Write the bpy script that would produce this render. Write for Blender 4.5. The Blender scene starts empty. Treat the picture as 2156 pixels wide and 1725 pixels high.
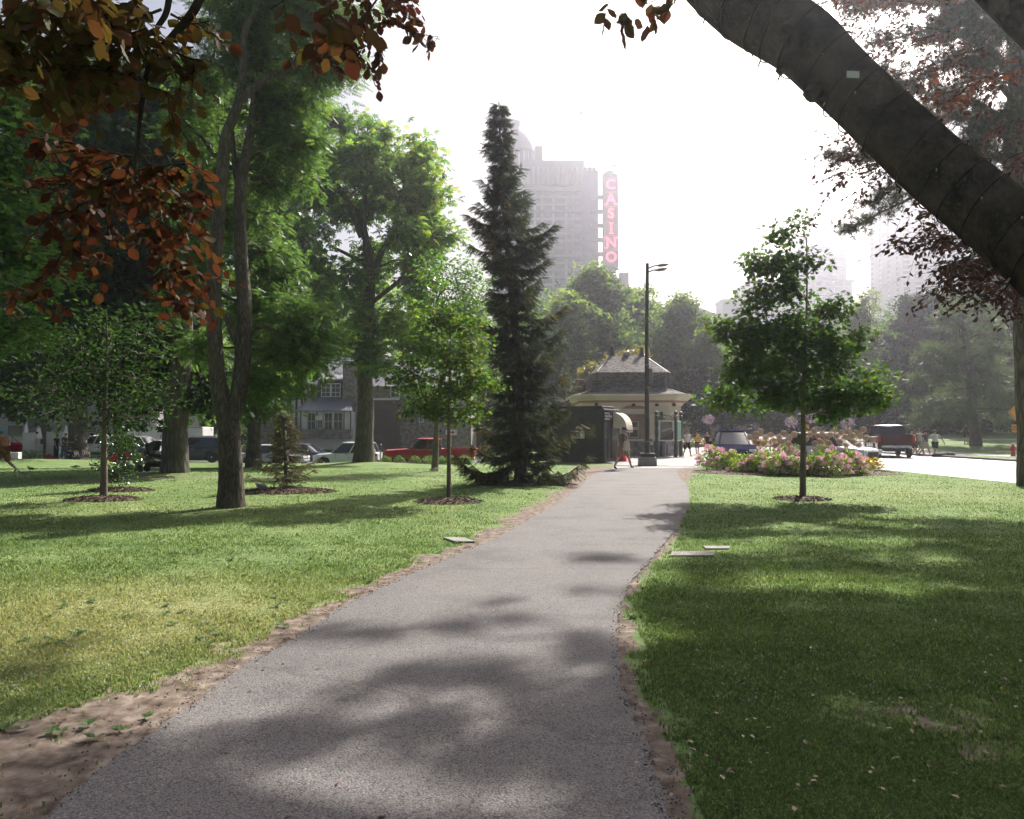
import bpy, bmesh, math, random
import numpy as np
from mathutils import Vector, Matrix

random.seed(7)
RNG = np.random.default_rng(11)
C = bpy.context.scene.collection
SC = bpy.context.scene

# ---------------------------------------------------------------- camera
F = 1557.0                 # focal length in units of a 2156 px wide picture
CX, CY, HORIZON, EYE = 1078.0, 862.5, 908.0, 1.6
PITCH = math.atan((HORIZON - CY) / F)
cam_d = bpy.data.cameras.new('camera'); cam = bpy.data.objects.new('camera', cam_d); C.objects.link(cam)
cam.location = (0, 0, EYE); cam.rotation_euler = (math.radians(90) + PITCH, 0, 0)
cam_d.sensor_width = 36; cam_d.lens = 36 * F / 2156; cam_d.clip_start = 0.05; cam_d.clip_end = 6000
SC.camera = cam

# ---------------------------------------------------------------- sky, sun, exposure
SUN_AZ, SUN_EL = math.radians(30), math.radians(41)      # azimuth from +Y towards +X
w = bpy.data.worlds.new('World'); SC.world = w; w.use_nodes = True
nt = w.node_tree; nt.nodes.clear()
wo = nt.nodes.new('ShaderNodeOutputWorld'); bg = nt.nodes.new('ShaderNodeBackground')
sky = nt.nodes.new('ShaderNodeTexSky'); sky.sky_type = 'NISHITA'; sky.sun_disc = False
sky.sun_elevation = SUN_EL; sky.sun_rotation = SUN_AZ
sky.altitude = 100; sky.air_density = 1.0; sky.dust_density = 6.0; sky.ozone_density = 0.6
nt.links.new(sky.outputs[0], bg.inputs[0]); bg.inputs[1].default_value = 0.05
nt.links.new(bg.outputs[0], wo.inputs[0])
sd = bpy.data.lights.new('sun', 'SUN'); sun = bpy.data.objects.new('sun', sd); C.objects.link(sun)
sd.energy = 5.0; sd.angle = math.radians(0.55); sd.color = (1.0, 0.95, 0.88)
SUNV = Vector((math.sin(SUN_AZ) * math.cos(SUN_EL), math.cos(SUN_AZ) * math.cos(SUN_EL), math.sin(SUN_EL)))
sun.rotation_euler = SUNV.to_track_quat('Z', 'Y').to_euler(); sun.location = SUNV * 100
SC.view_settings.view_transform = 'Standard'; SC.view_settings.look = 'None'
SC.view_settings.exposure = 1.2; SC.view_settings.gamma = 1.0
cy = SC.cycles
cy.max_bounces = 7; cy.diffuse_bounces = 3; cy.glossy_bounces = 2; cy.transmission_bounces = 5; cy.transparent_max_bounces = 6
cy.volume_bounces = 1; cy.caustics_reflective = False; cy.caustics_refractive = False
cy.use_denoising = True; cy.denoiser = 'OPENIMAGEDENOISE'; cy.sample_clamp_indirect = 6
cy.use_adaptive_sampling = True; cy.adaptive_threshold = 0.02
SC.render.film_transparent = False

# ---------------------------------------------------------------- from picture to place
def ray(x, y):
    cx, cyy = (x - CX) / F, (CY - y) / F
    return (cx, math.cos(PITCH) - math.sin(PITCH) * cyy, math.sin(PITCH) + math.cos(PITCH) * cyy)
def P(x, y, d):
    r = ray(x, y); t = d / r[1]
    return Vector((r[0] * t, d, EYE + r[2] * t))
def G(x, y, z=0.0):
    r = ray(x, y); t = (z - EYE) / r[2]
    return Vector((r[0] * t, r[1] * t, z))
def sstep(a, b, v):
    t = np.clip((np.asarray(v, float) - a) / (b - a), 0, 1); return t * t * (3 - 2 * t)
def terrain(x, y):
    x = np.asarray(x, float); y = np.asarray(y, float)
    z = (-0.38 * sstep(28, 45, y) - 0.47 * sstep(45.3, 47.6, y)) * sstep(4, -4, x)
    z = z + 0.55 * np.exp(-(((x + 31) / 9) ** 2 + ((y - 51) / 7) ** 2))
    z = z + 0.22 * np.exp(-(((x + 8.5) / 3) ** 2 + ((y - 42) / 2.4) ** 2))
    z = z + 0.16 * np.exp(-(((x + 12) / 2.5) ** 2 + ((y - 26) / 2) ** 2)) * sstep(18, 24, y)
    z = z + 1.3 * sstep(52, 85, y) * sstep(6, 14, x)
    z = z + 15 * sstep(78, 170, y) + 14 * sstep(200, 420, y)
    return z
def TZ(x, y): return float(terrain(x, y))
def GT(x, y, d):
    """the ground point straight below/above the picture column x at depth d"""
    p = P(x, y, d); return Vector((p.x, d, TZ(p.x, d)))

# ---------------------------------------------------------------- naming
def tag(o, label=None, cat=None, group=None, kind=None):
    if label: o['label'] = label
    if cat: o['category'] = cat
    if group: o['group'] = group
    if kind: o['kind'] = kind
    return o
def empty(name, loc, rz=0.0, label=None, cat=None, group=None):
    o = bpy.data.objects.new(name, None); C.objects.link(o); o.location = loc; o.rotation_euler = (0, 0, rz)
    o.empty_display_size = 0.2
    return tag(o, label, cat, group)
def copy_tree(o, parent=None):
    c = o.copy(); C.objects.link(c); c.parent = parent
    for ch in list(o.children): copy_tree(ch, c)
    return c

# ---------------------------------------------------------------- materials
MATS = {}
def nodes_of(m):
    m.use_nodes = True; n = m.node_tree; n.nodes.clear(); return n
def N(n, t, **kw):
    o = n.nodes.new(t)
    for k, v in kw.items():
        if k.startswith('i_'): o.inputs[int(k[2:]) if k[2:].isdigit() else k[2:].replace('_', ' ')].default_value = v
        else: setattr(o, k, v)
    return o
def c4(c): return (c[0], c[1], c[2], 1.0)
def ramp(n, src, stops):
    r = n.nodes.new('ShaderNodeValToRGB'); e = r.color_ramp.elements
    while len(e) < len(stops): e.new(0.5)
    for k, (p, col) in enumerate(stops): e[k].position = p; e[k].color = c4(col)
    n.links.new(src, r.inputs[0]); return r.outputs[0]
def mat(name, col, col2=None, rough=0.7, scale=6.0, bump=0.0, bscale=None, metal=0.0, spec=0.5, coat=0.0, stretch=(1, 1, 1), detail=5, emit=None, es=0.0, trans=0.0, lo=0.35, hi=0.65):
    if name in MATS: return MATS[name]
    m = bpy.data.materials.new(name); MATS[name] = m; n = nodes_of(m); L = n.links.new
    out = N(n, 'ShaderNodeOutputMaterial'); b = N(n, 'ShaderNodeBsdfPrincipled')
    L(b.outputs[0], out.inputs[0])
    tc = N(n, 'ShaderNodeTexCoord'); mp = N(n, 'ShaderNodeMapping'); mp.inputs['Scale'].default_value = stretch
    L(tc.outputs['Object'], mp.inputs[0])
    no = N(n, 'ShaderNodeTexNoise'); no.inputs['Scale'].default_value = scale; no.inputs['Detail'].default_value = detail
    L(mp.outputs[0], no.inputs['Vector'])
    col2 = col2 or tuple(c * 0.78 for c in col)
    L(ramp(n, no.outputs[0], [(lo, col2), (hi, col)]), b.inputs['Base Color'])
    b.inputs['Roughness'].default_value = rough; b.inputs['Metallic'].default_value = metal
    b.inputs['Specular IOR Level'].default_value = spec; b.inputs['Coat Weight'].default_value = coat
    b.inputs['Coat Roughness'].default_value = 0.05
    if trans: b.inputs['Transmission Weight'].default_value = trans
    if emit: b.inputs['Emission Color'].default_value = c4(emit); b.inputs['Emission Strength'].default_value = es
    if bump:
        nb = N(n, 'ShaderNodeTexNoise'); nb.inputs['Scale'].default_value = bscale or scale * 3; nb.inputs['Detail'].default_value = 6
        L(mp.outputs[0], nb.inputs['Vector'])
        bm = N(n, 'ShaderNodeBump'); bm.inputs['Strength'].default_value = 1.0; bm.inputs['Distance'].default_value = bump
        L(nb.outputs[0], bm.inputs['Height']); L(bm.outputs[0], b.inputs['Normal'])
    return m
def bark(name, col, col2, zs=0.25, scale=14, dist=0.02):
    if name in MATS: return MATS[name]
    m = bpy.data.materials.new(name); MATS[name] = m; n = nodes_of(m); L = n.links.new
    out = N(n, 'ShaderNodeOutputMaterial'); b = N(n, 'ShaderNodeBsdfPrincipled'); L(b.outputs[0], out.inputs[0])
    tc = N(n, 'ShaderNodeTexCoord'); mp = N(n, 'ShaderNodeMapping'); mp.inputs['Scale'].default_value = (1, 1, zs)
    L(tc.outputs['Object'], mp.inputs[0])
    v = N(n, 'ShaderNodeTexVoronoi', feature='DISTANCE_TO_EDGE'); v.inputs['Scale'].default_value = scale
    wn = N(n, 'ShaderNodeTexNoise'); wn.inputs['Scale'].default_value = scale * 0.4; wn.inputs['Detail'].default_value = 4
    L(mp.outputs[0], wn.inputs['Vector'])
    mx = N(n, 'ShaderNodeMixRGB', blend_type='ADD'); mx.inputs[0].default_value = 0.25
    L(mp.outputs[0], mx.inputs[1]); L(wn.outputs['Color'], mx.inputs[2]); L(mx.outputs[0], v.inputs['Vector'])
    n2 = N(n, 'ShaderNodeTexNoise'); n2.inputs['Scale'].default_value = 2.0; n2.inputs['Detail'].default_value = 6
    L(tc.outputs['Object'], n2.inputs['Vector'])
    c_a = ramp(n, v.outputs['Distance'], [(0.0, tuple(c * 0.35 for c in col2)), (0.25, col)])
    c_b = ramp(n, n2.outputs[0], [(0.35, col2), (0.7, col)])
    mm = N(n, 'ShaderNodeMixRGB', blend_type='MULTIPLY'); mm.inputs[0].default_value = 0.0
    mm.blend_type = 'MIX'; mm.inputs[0].default_value = 0.45
    L(c_a, mm.inputs[1]); L(c_b, mm.inputs[2]); L(mm.outputs[0], b.inputs['Base Color'])
    b.inputs['Roughness'].default_value = 0.9; b.inputs['Specular IOR Level'].default_value = 0.2
    mn = N(n, 'ShaderNodeMath', operation='MINIMUM'); mn.inputs[1].default_value = 0.3; L(v.outputs['Distance'], mn.inputs[0])
    bm = N(n, 'ShaderNodeBump'); bm.inputs['Distance'].default_value = dist; bm.inputs['Strength'].default_value = 1.0
    L(mn.outputs[0], bm.inputs['Height']); L(bm.outputs[0], b.inputs['Normal'])
    return m
def leafmat(name, stops, tr=0.42, trcol=(1.9, 1.8, 0.8), rough=0.45, spec=0.4):
    """stops: base colours over the leaf's own random number; translucent light keeps the leaf's colour, warmer"""
    if name in MATS: return MATS[name]
    m = bpy.data.materials.new(name); MATS[name] = m; n = nodes_of(m); L = n.links.new
    out = N(n, 'ShaderNodeOutputMaterial'); b = N(n, 'ShaderNodeBsdfPrincipled'); t = N(n, 'ShaderNodeBsdfTranslucent')
    at = N(n, 'ShaderNodeAttribute', attribute_name='v')
    col = ramp(n, at.outputs['Fac'], stops)
    L(col, b.inputs['Base Color'])
    b.inputs['Roughness'].default_value = rough; b.inputs['Specular IOR Level'].default_value = spec
    mu = N(n, 'ShaderNodeMixRGB', blend_type='MULTIPLY'); mu.inputs[0].default_value = 1.0; mu.inputs[2].default_value = c4(trcol)
    L(col, mu.inputs[1]); L(mu.outputs[0], t.inputs[0])
    mx = N(n, 'ShaderNodeMixShader'); mx.inputs[0].default_value = tr
    L(b.outputs[0], mx.inputs[1]); L(t.outputs[0], mx.inputs[2]); L(mx.outputs[0], out.inputs[0])
    return m

# ---------------------------------------------------------------- meshes
def mk(name, V, loops, sizes, material, parent=None, v=None, smooth=False, mats=None, midx=None, loc=None):
    V = np.asarray(V, np.float32); loops = np.asarray(loops, np.int32).ravel(); sizes = np.asarray(sizes, np.int32)
    me = bpy.data.meshes.new(name); me.vertices.add(len(V)); me.vertices.foreach_set('co', V.ravel())
    me.loops.add(len(loops)); me.loops.foreach_set('vertex_index', loops)
    me.polygons.add(len(sizes)); st = np.zeros(len(sizes), np.int32); st[1:] = np.cumsum(sizes)[:-1]
    me.polygons.foreach_set('loop_start', st); me.polygons.foreach_set('loop_total', sizes)
    if midx is not None: me.polygons.foreach_set('material_index', np.asarray(midx, np.int32))
    me.update(calc_edges=True)
    if smooth: me.polygons.foreach_set('use_smooth', np.ones(len(sizes), bool))
    if v is not None:
        a = me.attributes.new('v', 'FLOAT', 'POINT'); a.data.foreach_set('value', np.asarray(v, np.float32))
    for mm in (mats or [material]): me.materials.append(mm)
    o = bpy.data.objects.new(name, me); C.objects.link(o)
    if parent is not None: o.parent = parent
    if loc is not None: o.location = loc
    return o
class MB:
    """collects simple shapes, links them as ONE mesh"""
    def __init__(s): s.V = []; s.Fc = []; s.n = 0
    def add(s, V, Fc):
        s.V.extend([tuple(p) for p in V]); s.Fc.extend([tuple(i + s.n for i in f) for f in Fc]); s.n += len(V); return s
    def box(s, c, d, rz=0, rx=0, ry=0, bev=0.0, taper=1.0):
        x, y, z = d[0] / 2, d[1] / 2, d[2] / 2
        if bev:
            b = min(bev, x * .9, y * .9, z * .9); V = []
            for zz, ins in ((-z, b), (-z + b, 0), (z - b, 0), (z, b)):
                t = taper if zz > 0 else 1
                for sx, sy in ((-1, -1), (1, -1), (1, 1), (-1, 1)):
                    ax, ay = x * t - ins, y * t - ins
                    if sx * sy > 0: V += [(sx * ax, sy * (ay - b + ins * 0), zz), (sx * (ax - b), sy * ay, zz)]
                    else: V += [(sx * (ax - b), sy * ay, zz), (sx * ax, sy * (ay - b), zz)]
            # order per ring: 8 points going round
            V2 = []
            for k in range(4):
                r = V[k * 8:k * 8 + 8]; r.sort(key=lambda p: math.atan2(p[1] / max(y, 1e-6), p[0] / max(x, 1e-6))); V2 += r
            Fc = [tuple(range(7, -1, -1)), tuple(range(24, 32))]
            for k in range(3):
                for i in range(8): j = (i + 1) % 8; Fc.append((k * 8 + i, k * 8 + j, k * 8 + 8 + j, k * 8 + 8 + i))
            V = V2
        else:
            t = taper
            V = [(-x, -y, -z), (x, -y, -z), (x, y, -z), (-x, y, -z), (-x * t, -y * t, z), (x * t, -y * t, z), (x * t, y * t, z), (-x * t, y * t, z)]
            Fc = [(3, 2, 1, 0), (4, 5, 6, 7), (0, 1, 5, 4), (1, 2, 6, 5), (2, 3, 7, 6), (3, 0, 4, 7)]
        M = Matrix.Translation(c) @ Matrix.Rotation(rz, 4, 'Z') @ Matrix.Rotation(ry, 4, 'Y') @ Matrix.Rotation(rx, 4, 'X')
        return s.add([M @ Vector(p) for p in V], Fc)
    def tube(s, pts, rad, n=8, cap=True):
        pts = [Vector(p) for p in pts]; k = len(pts)
        rad = [rad] * k if not hasattr(rad, '__len__') else list(rad)
        V = []; u = None
        for i in range(k):
            t = (pts[min(i + 1, k - 1)] - pts[max(i - 1, 0)])
            t = t.normalized() if t.length > 1e-9 else Vector((0, 0, 1))
            if u is None: u = t.orthogonal().normalized()
            u = (u - t * u.dot(t)); u = u.normalized() if u.length > 1e-6 else t.orthogonal().normalized()
            w_ = t.cross(u)
            for j in range(n):
                a = 2 * math.pi * j / n; V.append(pts[i] + (u * math.cos(a) + w_ * math.sin(a)) * rad[i])
        Fc = [(i * n + j, i * n + (j + 1) % n, (i + 1) * n + (j + 1) % n, (i + 1) * n + j) for i in range(k - 1) for j in range(n)]
        if cap: Fc += [tuple(range(n - 1, -1, -1)), tuple(range((k - 1) * n, k * n))]
        return s.add(V, Fc)
    def lathe(s, prof, n=16, c=(0, 0, 0), axis='Z'):
        V = []
        for r, z in prof:
            for j in range(n):
                a = 2 * math.pi * j / n; p = (r * math.cos(a), r * math.sin(a), z)
                if axis == 'Y': p = (p[0], p[2], p[1])
                if axis == 'X': p = (p[2], p[0], p[1])
                V.append((p[0] + c[0], p[1] + c[1], p[2] + c[2]))
        k = len(prof)
        Fc = [(i * n + j, i * n + (j + 1) % n, (i + 1) * n + (j + 1) % n, (i + 1) * n + j) for i in range(k - 1) for j in range(n)]
        Fc += [tuple(range(n - 1, -1, -1)), tuple(range((k - 1) * n, k * n))]
        return s.add(V, Fc)
    def poly(s, pts, h=None, axis=None):
        """prism of a planar outline: pts 3-D, extruded by vector h"""
        n = len(pts); pts = [Vector(p) for p in pts]
        if h is None: return s.add(pts, [tuple(range(n))])
        h = Vector(h); V = pts + [p + h for p in pts]
        return s.add(V, [tuple(range(n - 1, -1, -1)), tuple(range(n, 2 * n))] + [(i, (i + 1) % n, n + (i + 1) % n, n + i) for i in range(n)])
    def quad(s, a, b, c, d): return s.add([a, b, c, d], [(0, 1, 2, 3)])
    def build(s, name, material, parent=None, smooth=False, loc=None, rz=None):
        me = bpy.data.meshes.new(name); me.from_pydata([tuple(p) for p in s.V], [], s.Fc); me.materials.append(material)
        bm = bmesh.new(); bm.from_mesh(me); bmesh.ops.recalc_face_normals(bm, faces=bm.faces); bm.to_mesh(me); bm.free()
        if smooth:
            me.polygons.foreach_set('use_smooth', np.ones(len(me.polygons), bool))
            try: me.set_sharp_from_angle(angle=math.radians(38))
            except Exception: pass
        o = bpy.data.objects.new(name, me); C.objects.link(o)
        if parent is not None: o.parent = parent
        if loc is not None: o.location = loc
        if rz is not None: o.rotation_euler = (0, 0, rz)
        return o
def lettering(name, text, size, material, parent, loc, rot, extrude=0.005, offset=0.0, align='CENTER', spacing=1.0, shear=0.0, line=1.0):
    cu = bpy.data.curves.new(name, 'FONT'); cu.body = text; cu.size = size; cu.extrude = extrude; cu.offset = offset
    cu.align_x = align; cu.align_y = 'CENTER'; cu.space_character = spacing; cu.shear = shear; cu.space_line = line
    cu.materials.append(material)
    tmp = bpy.data.objects.new(name + '_tmp', cu); me = bpy.data.meshes.new_from_object(tmp); me.name = name; bpy.data.objects.remove(tmp)
    o = bpy.data.objects.new(name, me); C.objects.link(o); o.parent = parent; o.location = loc; o.rotation_euler = rot
    return o
def vnoise(p, s=1.0, seed=0):
    """cheap smooth pseudo noise, p (N,3) -> -1..1"""
    p = np.asarray(p, float) * s + seed * 7.13; x, y, z = p[..., 0], p[..., 1], p[..., 2]
    return (np.sin(1.7 * x + 1.3 * np.sin(1.1 * y + 0.7)) + np.sin(1.9 * y + 1.7 * np.sin(0.9 * z + 1.3)) + np.sin(2.1 * z + 1.1 * np.sin(1.3 * x + 2.1)) + 0.6 * np.sin(3.7 * x + 2.9 * y + 3.1 * z)) / 3.6
# ================================================================ ground, path, roads
Lpx = [(98, 1725), (195, 1634), (405, 1487), (513, 1404), (625, 1346), (732, 1272), (879, 1204), (1053, 1131), (1120, 1092), (1175, 1060), (1212, 1030), (1243, 1005), (1262, 994), (1290, 987)]
Rpx = [(1411, 1725), (1360, 1564), (1309, 1452), (1296, 1339), (1305, 1285), (1324, 1232), (1400, 1145), (1432, 1103), (1450, 1068), (1452, 1045), (1445, 1020), (1428, 1002), (1424, 993), (1436, 987)]
Lg = np.array([G(*p)[:2] for p in Lpx]); Rg = np.array([G(*p)[:2] for p in Rpx])
Lg = np.vstack([[-2.0, -3.0], [-1.92, 0.0], Lg]); Rg = np.vstack([[0.45, -3.0], [0.55, 0.0], Rg])
Rg[1] = [0.62, 0.8]
def path_l(y): return np.interp(y, Lg[:, 1], Lg[:, 0])
def path_r(y): return np.interp(y, Rg[:, 1], Rg[:, 0])
PATH_END = 32.0
def road_l(y): return np.interp(y, [0, 33.4, 34.6, 58, 60, 62, 100], [15.5, 15.5, 4.9, 4.9, 14, 17, 18])
def road_r(y): return np.interp(y, [0, 60, 100], [26.2, 26.3, 28])
def strip(name, fl, fr, y0, y1, dy, material, dz, nx=8, jit=0.0, kind='structure'):
    ys = np.arange(y0, y1 + 1e-6, dy); V = []
    for y in ys:
        a, b = float(fl(y)), float(fr(y))
        if jit: a += jit * (math.sin(y * 13.1) + math.sin(y * 31.7 + 1)) / 2; b += jit * (math.sin(y * 11.3 + 2) + math.sin(y * 27.1)) / 2
        for t in np.linspace(0, 1, nx): x = a + (b - a) * t; V.append((x, y, TZ(x, y) + dz))
    n = len(ys); V = np.array(V)
    I = np.array([[i * nx + j, i * nx + j + 1, (i + 1) * nx + j + 1, (i + 1) * nx + j] for i in range(n - 1) for j in range(nx - 1)])
    o = mk(name, V, I, np.full(len(I), 4), material)
    return tag(o, kind=kind)

# asphalt: aged, fine aggregate showing
def asphalt(name, col, dark, rough=0.85, crack=True, spec=0.3):
    m = bpy.data.materials.new(name); n = nodes_of(m); L = n.links.new
    out = N(n, 'ShaderNodeOutputMaterial'); b = N(n, 'ShaderNodeBsdfPrincipled'); L(b.outputs[0], out.inputs[0])
    tc = N(n, 'ShaderNodeTexCoord'); geo = tc.outputs['Object']
    v = N(n, 'ShaderNodeTexVoronoi'); v.inputs['Scale'].default_value = 95; L(geo, v.inputs['Vector'])
    v2 = N(n, 'ShaderNodeTexVoronoi'); v2.inputs['Scale'].default_value = 240; L(geo, v2.inputs['Vector'])
    st = ramp(n, v.outputs['Color'], [(0.0, dark), (0.35, col), (0.75, col), (1.0, tuple(min(1, c * 1.75) for c in col))])
    gap = ramp(n, v.outputs['Distance'], [(0.0, (1, 1, 1)), (0.55, (0.8, 0.8, 0.8)), (0.85, (0.25, 0.25, 0.27))])
    m1 = N(n, 'ShaderNodeMixRGB', blend_type='MULTIPLY'); m1.inputs[0].default_value = 0.75; L(st, m1.inputs[1]); L(gap, m1.inputs[2])
    big = N(n, 'ShaderNodeTexNoise'); big.inputs['Scale'].default_value = 0.9; big.inputs['Detail'].default_value = 8; big.inputs['Roughness'].default_value = 0.65; L(geo, big.inputs['Vector'])
    br = ramp(n, big.outputs[0], [(0.3, (0.68, 0.67, 0.67)), (0.48, (0.95, 0.94, 0.93)), (0.7, (1.12, 1.10, 1.06))])
    m2 = N(n, 'ShaderNodeMixRGB', blend_type='MULTIPLY'); m2.inputs[0].default_value = 1; L(m1.outputs[0], m2.inputs[1]); L(br, m2.inputs[2])
    res = m2.outputs[0]
    if crack:
        mp = N(n, 'ShaderNodeMapping'); mp.inputs['Scale'].default_value = (0.35, 0.9, 1); L(geo, mp.inputs[0])
        wn = N(n, 'ShaderNodeTexNoise'); wn.inputs['Scale'].default_value = 3; wn.inputs['Detail'].default_value = 5; L(geo, wn.inputs['Vector'])
        ad = N(n, 'ShaderNodeMixRGB', blend_type='ADD'); ad.inputs[0].default_value = 0.35; L(mp.outputs[0], ad.inputs[1]); L(wn.outputs['Color'], ad.inputs[2])
        cv = N(n, 'ShaderNodeTexVoronoi', feature='DISTANCE_TO_EDGE'); cv.inputs['Scale'].default_value = 0.22; L(ad.outputs[0], cv.inputs['Vector'])
        cr = ramp(n, cv.outputs['Distance'], [(0.0, (0.35, 0.35, 0.35)), (0.005, (1, 1, 1))])
        m3 = N(n, 'ShaderNodeMixRGB', blend_type='MULTIPLY'); m3.inputs[0].default_value = 0.4; L(res, m3.inputs[1]); L(cr, m3.inputs[2]); res = m3.outputs[0]
    L(res, b.inputs['Base Color']); b.inputs['Roughness'].default_value = rough; b.inputs['Specular IOR Level'].default_value = spec
    bm = N(n, 'ShaderNodeBump'); bm.inputs['Distance'].default_value = 0.004; bm.inputs['Strength'].default_value = 0.9; bm.invert = True
    L(v.outputs['Distance'], bm.inputs['Height']); L(bm.outputs[0], b.inputs['Normal'])
    return m
M_PATH = asphalt('path_asphalt', (0.175, 0.163, 0.156), (0.055, 0.053, 0.057))
M_ROAD = asphalt('road_asphalt', (0.22, 0.215, 0.21), (0.12, 0.12, 0.12), rough=0.5, crack=False, spec=0.5)
M_LOT = asphalt('lot_asphalt', (0.12, 0.12, 0.125), (0.06, 0.06, 0.06), rough=0.8, crack=False)
M_CONC = mat('concrete', (0.31, 0.295, 0.275), (0.24, 0.225, 0.21), rough=0.85, scale=2.2, bump=0.003, bscale=60)
M_PAINT = mat('road_paint', (0.78, 0.78, 0.76), (0.6, 0.6, 0.58), rough=0.7, scale=9)

strip('path', path_l, path_r, -3, PATH_END, 0.08, M_PATH, 0.012, nx=14, jit=0.022)
strip('path_mouth', lambda y: np.interp(y, [32, 33, 35], [float(path_l(32)), 4.6, 4.9]), lambda y: np.interp(y, [32, 33.4], [float(path_r(32)), 9.5]), 32.0, 33.4, 0.2, M_CONC, 0.010)
strip('road', road_l, road_r, 6, 110, 0.4, M_ROAD, 0.008, nx=16)
strip('parking_lot', lambda y: -75, lambda y: 4.85, 47.5, 63.5, 0.5, M_LOT, 0.004, nx=60)
strip('plaza', lambda y: 4.3, lambda y: np.interp(y, [38, 40, 56], [9.0, 12.5, 14.5]), 37.6, 57, 0.4, M_CONC, 0.016, nx=10)
strip('sidewalk', lambda y: np.interp(y, [20, 48, 56, 80], [30.6, 30.6, 26.9, 26.9]), lambda y: np.interp(y, [20, 80], [32.9, 32.9]), 18, 80, 0.5, M_CONC, 0.02, nx=8)
strip('park_walk', lambda y: 33.0, lambda y: 75, 70, 71.6, 0.4, M_CONC, 0.02, nx=40)
for (a, b_, y0, y1) in [(7.6, 9.7, 35.0, 35.6), (7.4, 9.6, 36.3, 36.9), (7.2, 9.5, 33.9, 34.3)]:
    strip('road_marking', lambda y: a, lambda y: b_, y0, y1, 0.3, M_PAINT, 0.024, nx=3)
for y0 in range(12, 60, 6): strip('road_marking', lambda y: 20.8, lambda y: 20.95, y0, y0 + 3, 1, M_PAINT, 0.014, nx=2)
kb = MB()
for y0 in np.arange(10, 55, 1.5):
    for x0 in (26.32,): kb.box((x0, y0 + .74, TZ(x0, y0) + 0.05), (0.2, 1.48, 0.17), bev=0.02)
for x0 in np.arange(-60, 3.5, 1.5):
    zz = TZ(x0 + .75, 47.3); kb.box((x0 + .74, 47.35, zz + 0.04), (1.48, 0.18, 0.16), bev=0.02)
tag(kb.build('kerb', M_CONC), kind='structure')

# -------- lawn: one sheet to the horizon, worn to bare earth beside the path
def lines(segs):
    out = [segs[0][0]]
    for a, b_, s in segs:
        k = max(1, int(round((b_ - a) / s))); out += list(a + (b_ - a) * (np.arange(1, k + 1) / k))
    return np.array(out)
ys = lines([(-60, -3, 6), (-3, 0, .5), (0, 10, .09), (10, 20, .16), (20, 36, .3), (36, 66, .8), (66, 200, 5), (200, 1500, 60)])
xs = lines([(-1200, -80, 60), (-80, -24, 2), (-24, -9, .4), (-9, 7, .1), (7, 16, .3), (16, 40, .8), (40, 80, 3), (80, 1200, 60)])
XX, YY = np.meshgrid(xs, ys); X, Y = XX.ravel(), YY.ravel()
dl = path_l(Y) - X; dr = X - path_r(Y)
dist = np.where(X < (path_l(Y) + path_r(Y)) / 2, dl, dr)
nz = vnoise(np.stack([X, Y, 0 * X], 1), 1.7) * 0.5 + vnoise(np.stack([X, Y, 0 * X], 1), 5.1, 3) * 0.35 + vnoise(np.stack([X, Y, 0 * X], 1), 14.3, 5) * 0.2
wl = np.interp(Y, [0, 1.5, 3.4, 4.5, 6, 8, 10, 14, 20, 28, 33], [1.6, 1.4, 0.95, 0.66, 0.34, 0.24, 0.34, 0.42, 0.5, 0.9, 1.3])
wr = np.interp(Y, [0, 3, 5, 8, 11, 14, 20, 24, 29, 33], [0.26, 0.20, 0.13, 0.12, 0.06, -.03, -.05, .15, .8, 0.8])
wd = np.where(X < (path_l(Y) + path_r(Y)) / 2, wl, wr)
dirt = np.clip(0.5 + (wd - dist) / (0.6 * wd + 0.10) + nz * 1.5, 0, 1) * (Y < 34) * (dist < 3)
# the bare trail across the lawn, and thin ground beneath the trees
tr = np.interp(X, [-30, -14, -5, 0, 2.5], [21.0, 23.4, 26.2, 27.6, 29.5])
dirt = np.maximum(dirt, np.clip(0.9 - np.abs(Y - tr) / 0.55 + nz * 0.8, 0, 1) * (X < 3.2) * (X > -32))
dirt = np.maximum(dirt, 0.62 * np.clip(0.6 - np.hypot(X - 2.2, Y - 4.2) / 1.6 + nz * 0.9, 0, 1) * (dist > 0))
dry = np.clip(np.exp(-(((X + 3.8) / 2.6) ** 2 + ((Y - 6.2) / 1.9) ** 2)) * 1.2 + 0.25 * nz + 0.25 * np.exp(-((Y - 15.5) / 2.5) ** 2) * (X < -1) + 0.3 * np.exp(-((X - 11) / 5) ** 2 - ((Y - 19) / 3) ** 2), 0, 1)
Z = terrain(X, Y) + 0.012 * vnoise(np.stack([X, Y, 0 * X], 1), 1.3, 9) * (dist > 0.2) - 0.02 * (dist < -0.06) * (Y < 32.5)
nx, ny = len(xs), len(ys)
ii, jj = np.meshgrid(np.arange(ny - 1), np.arange(nx - 1), indexing='ij'); a = (ii * nx + jj).ravel()
Fq = np.stack([a, a + 1, a + 1 + nx, a + nx], 1)
m = bpy.data.materials.new('lawn_grass'); n = nodes_of(m); L = n.links.new
out = N(n, 'ShaderNodeOutputMaterial'); b = N(n, 'ShaderNodeBsdfPrincipled'); L(b.outputs[0], out.inputs[0])
tc = N(n, 'ShaderNodeTexCoord'); g = tc.outputs['Object']
n1 = N(n, 'ShaderNodeTexNoise'); n1.inputs['Scale'].default_value = 0.55; n1.inputs['Detail'].default_value = 8; n1.inputs['Roughness'].default_value = 0.7; L(g, n1.inputs['Vector'])
n2 = N(n, 'ShaderNodeTexNoise'); n2.inputs['Scale'].default_value = 26; n2.inputs['Detail'].default_value = 7; n2.inputs['Roughness'].default_value = 0.8; L(g, n2.inputs['Vector'])
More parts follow.
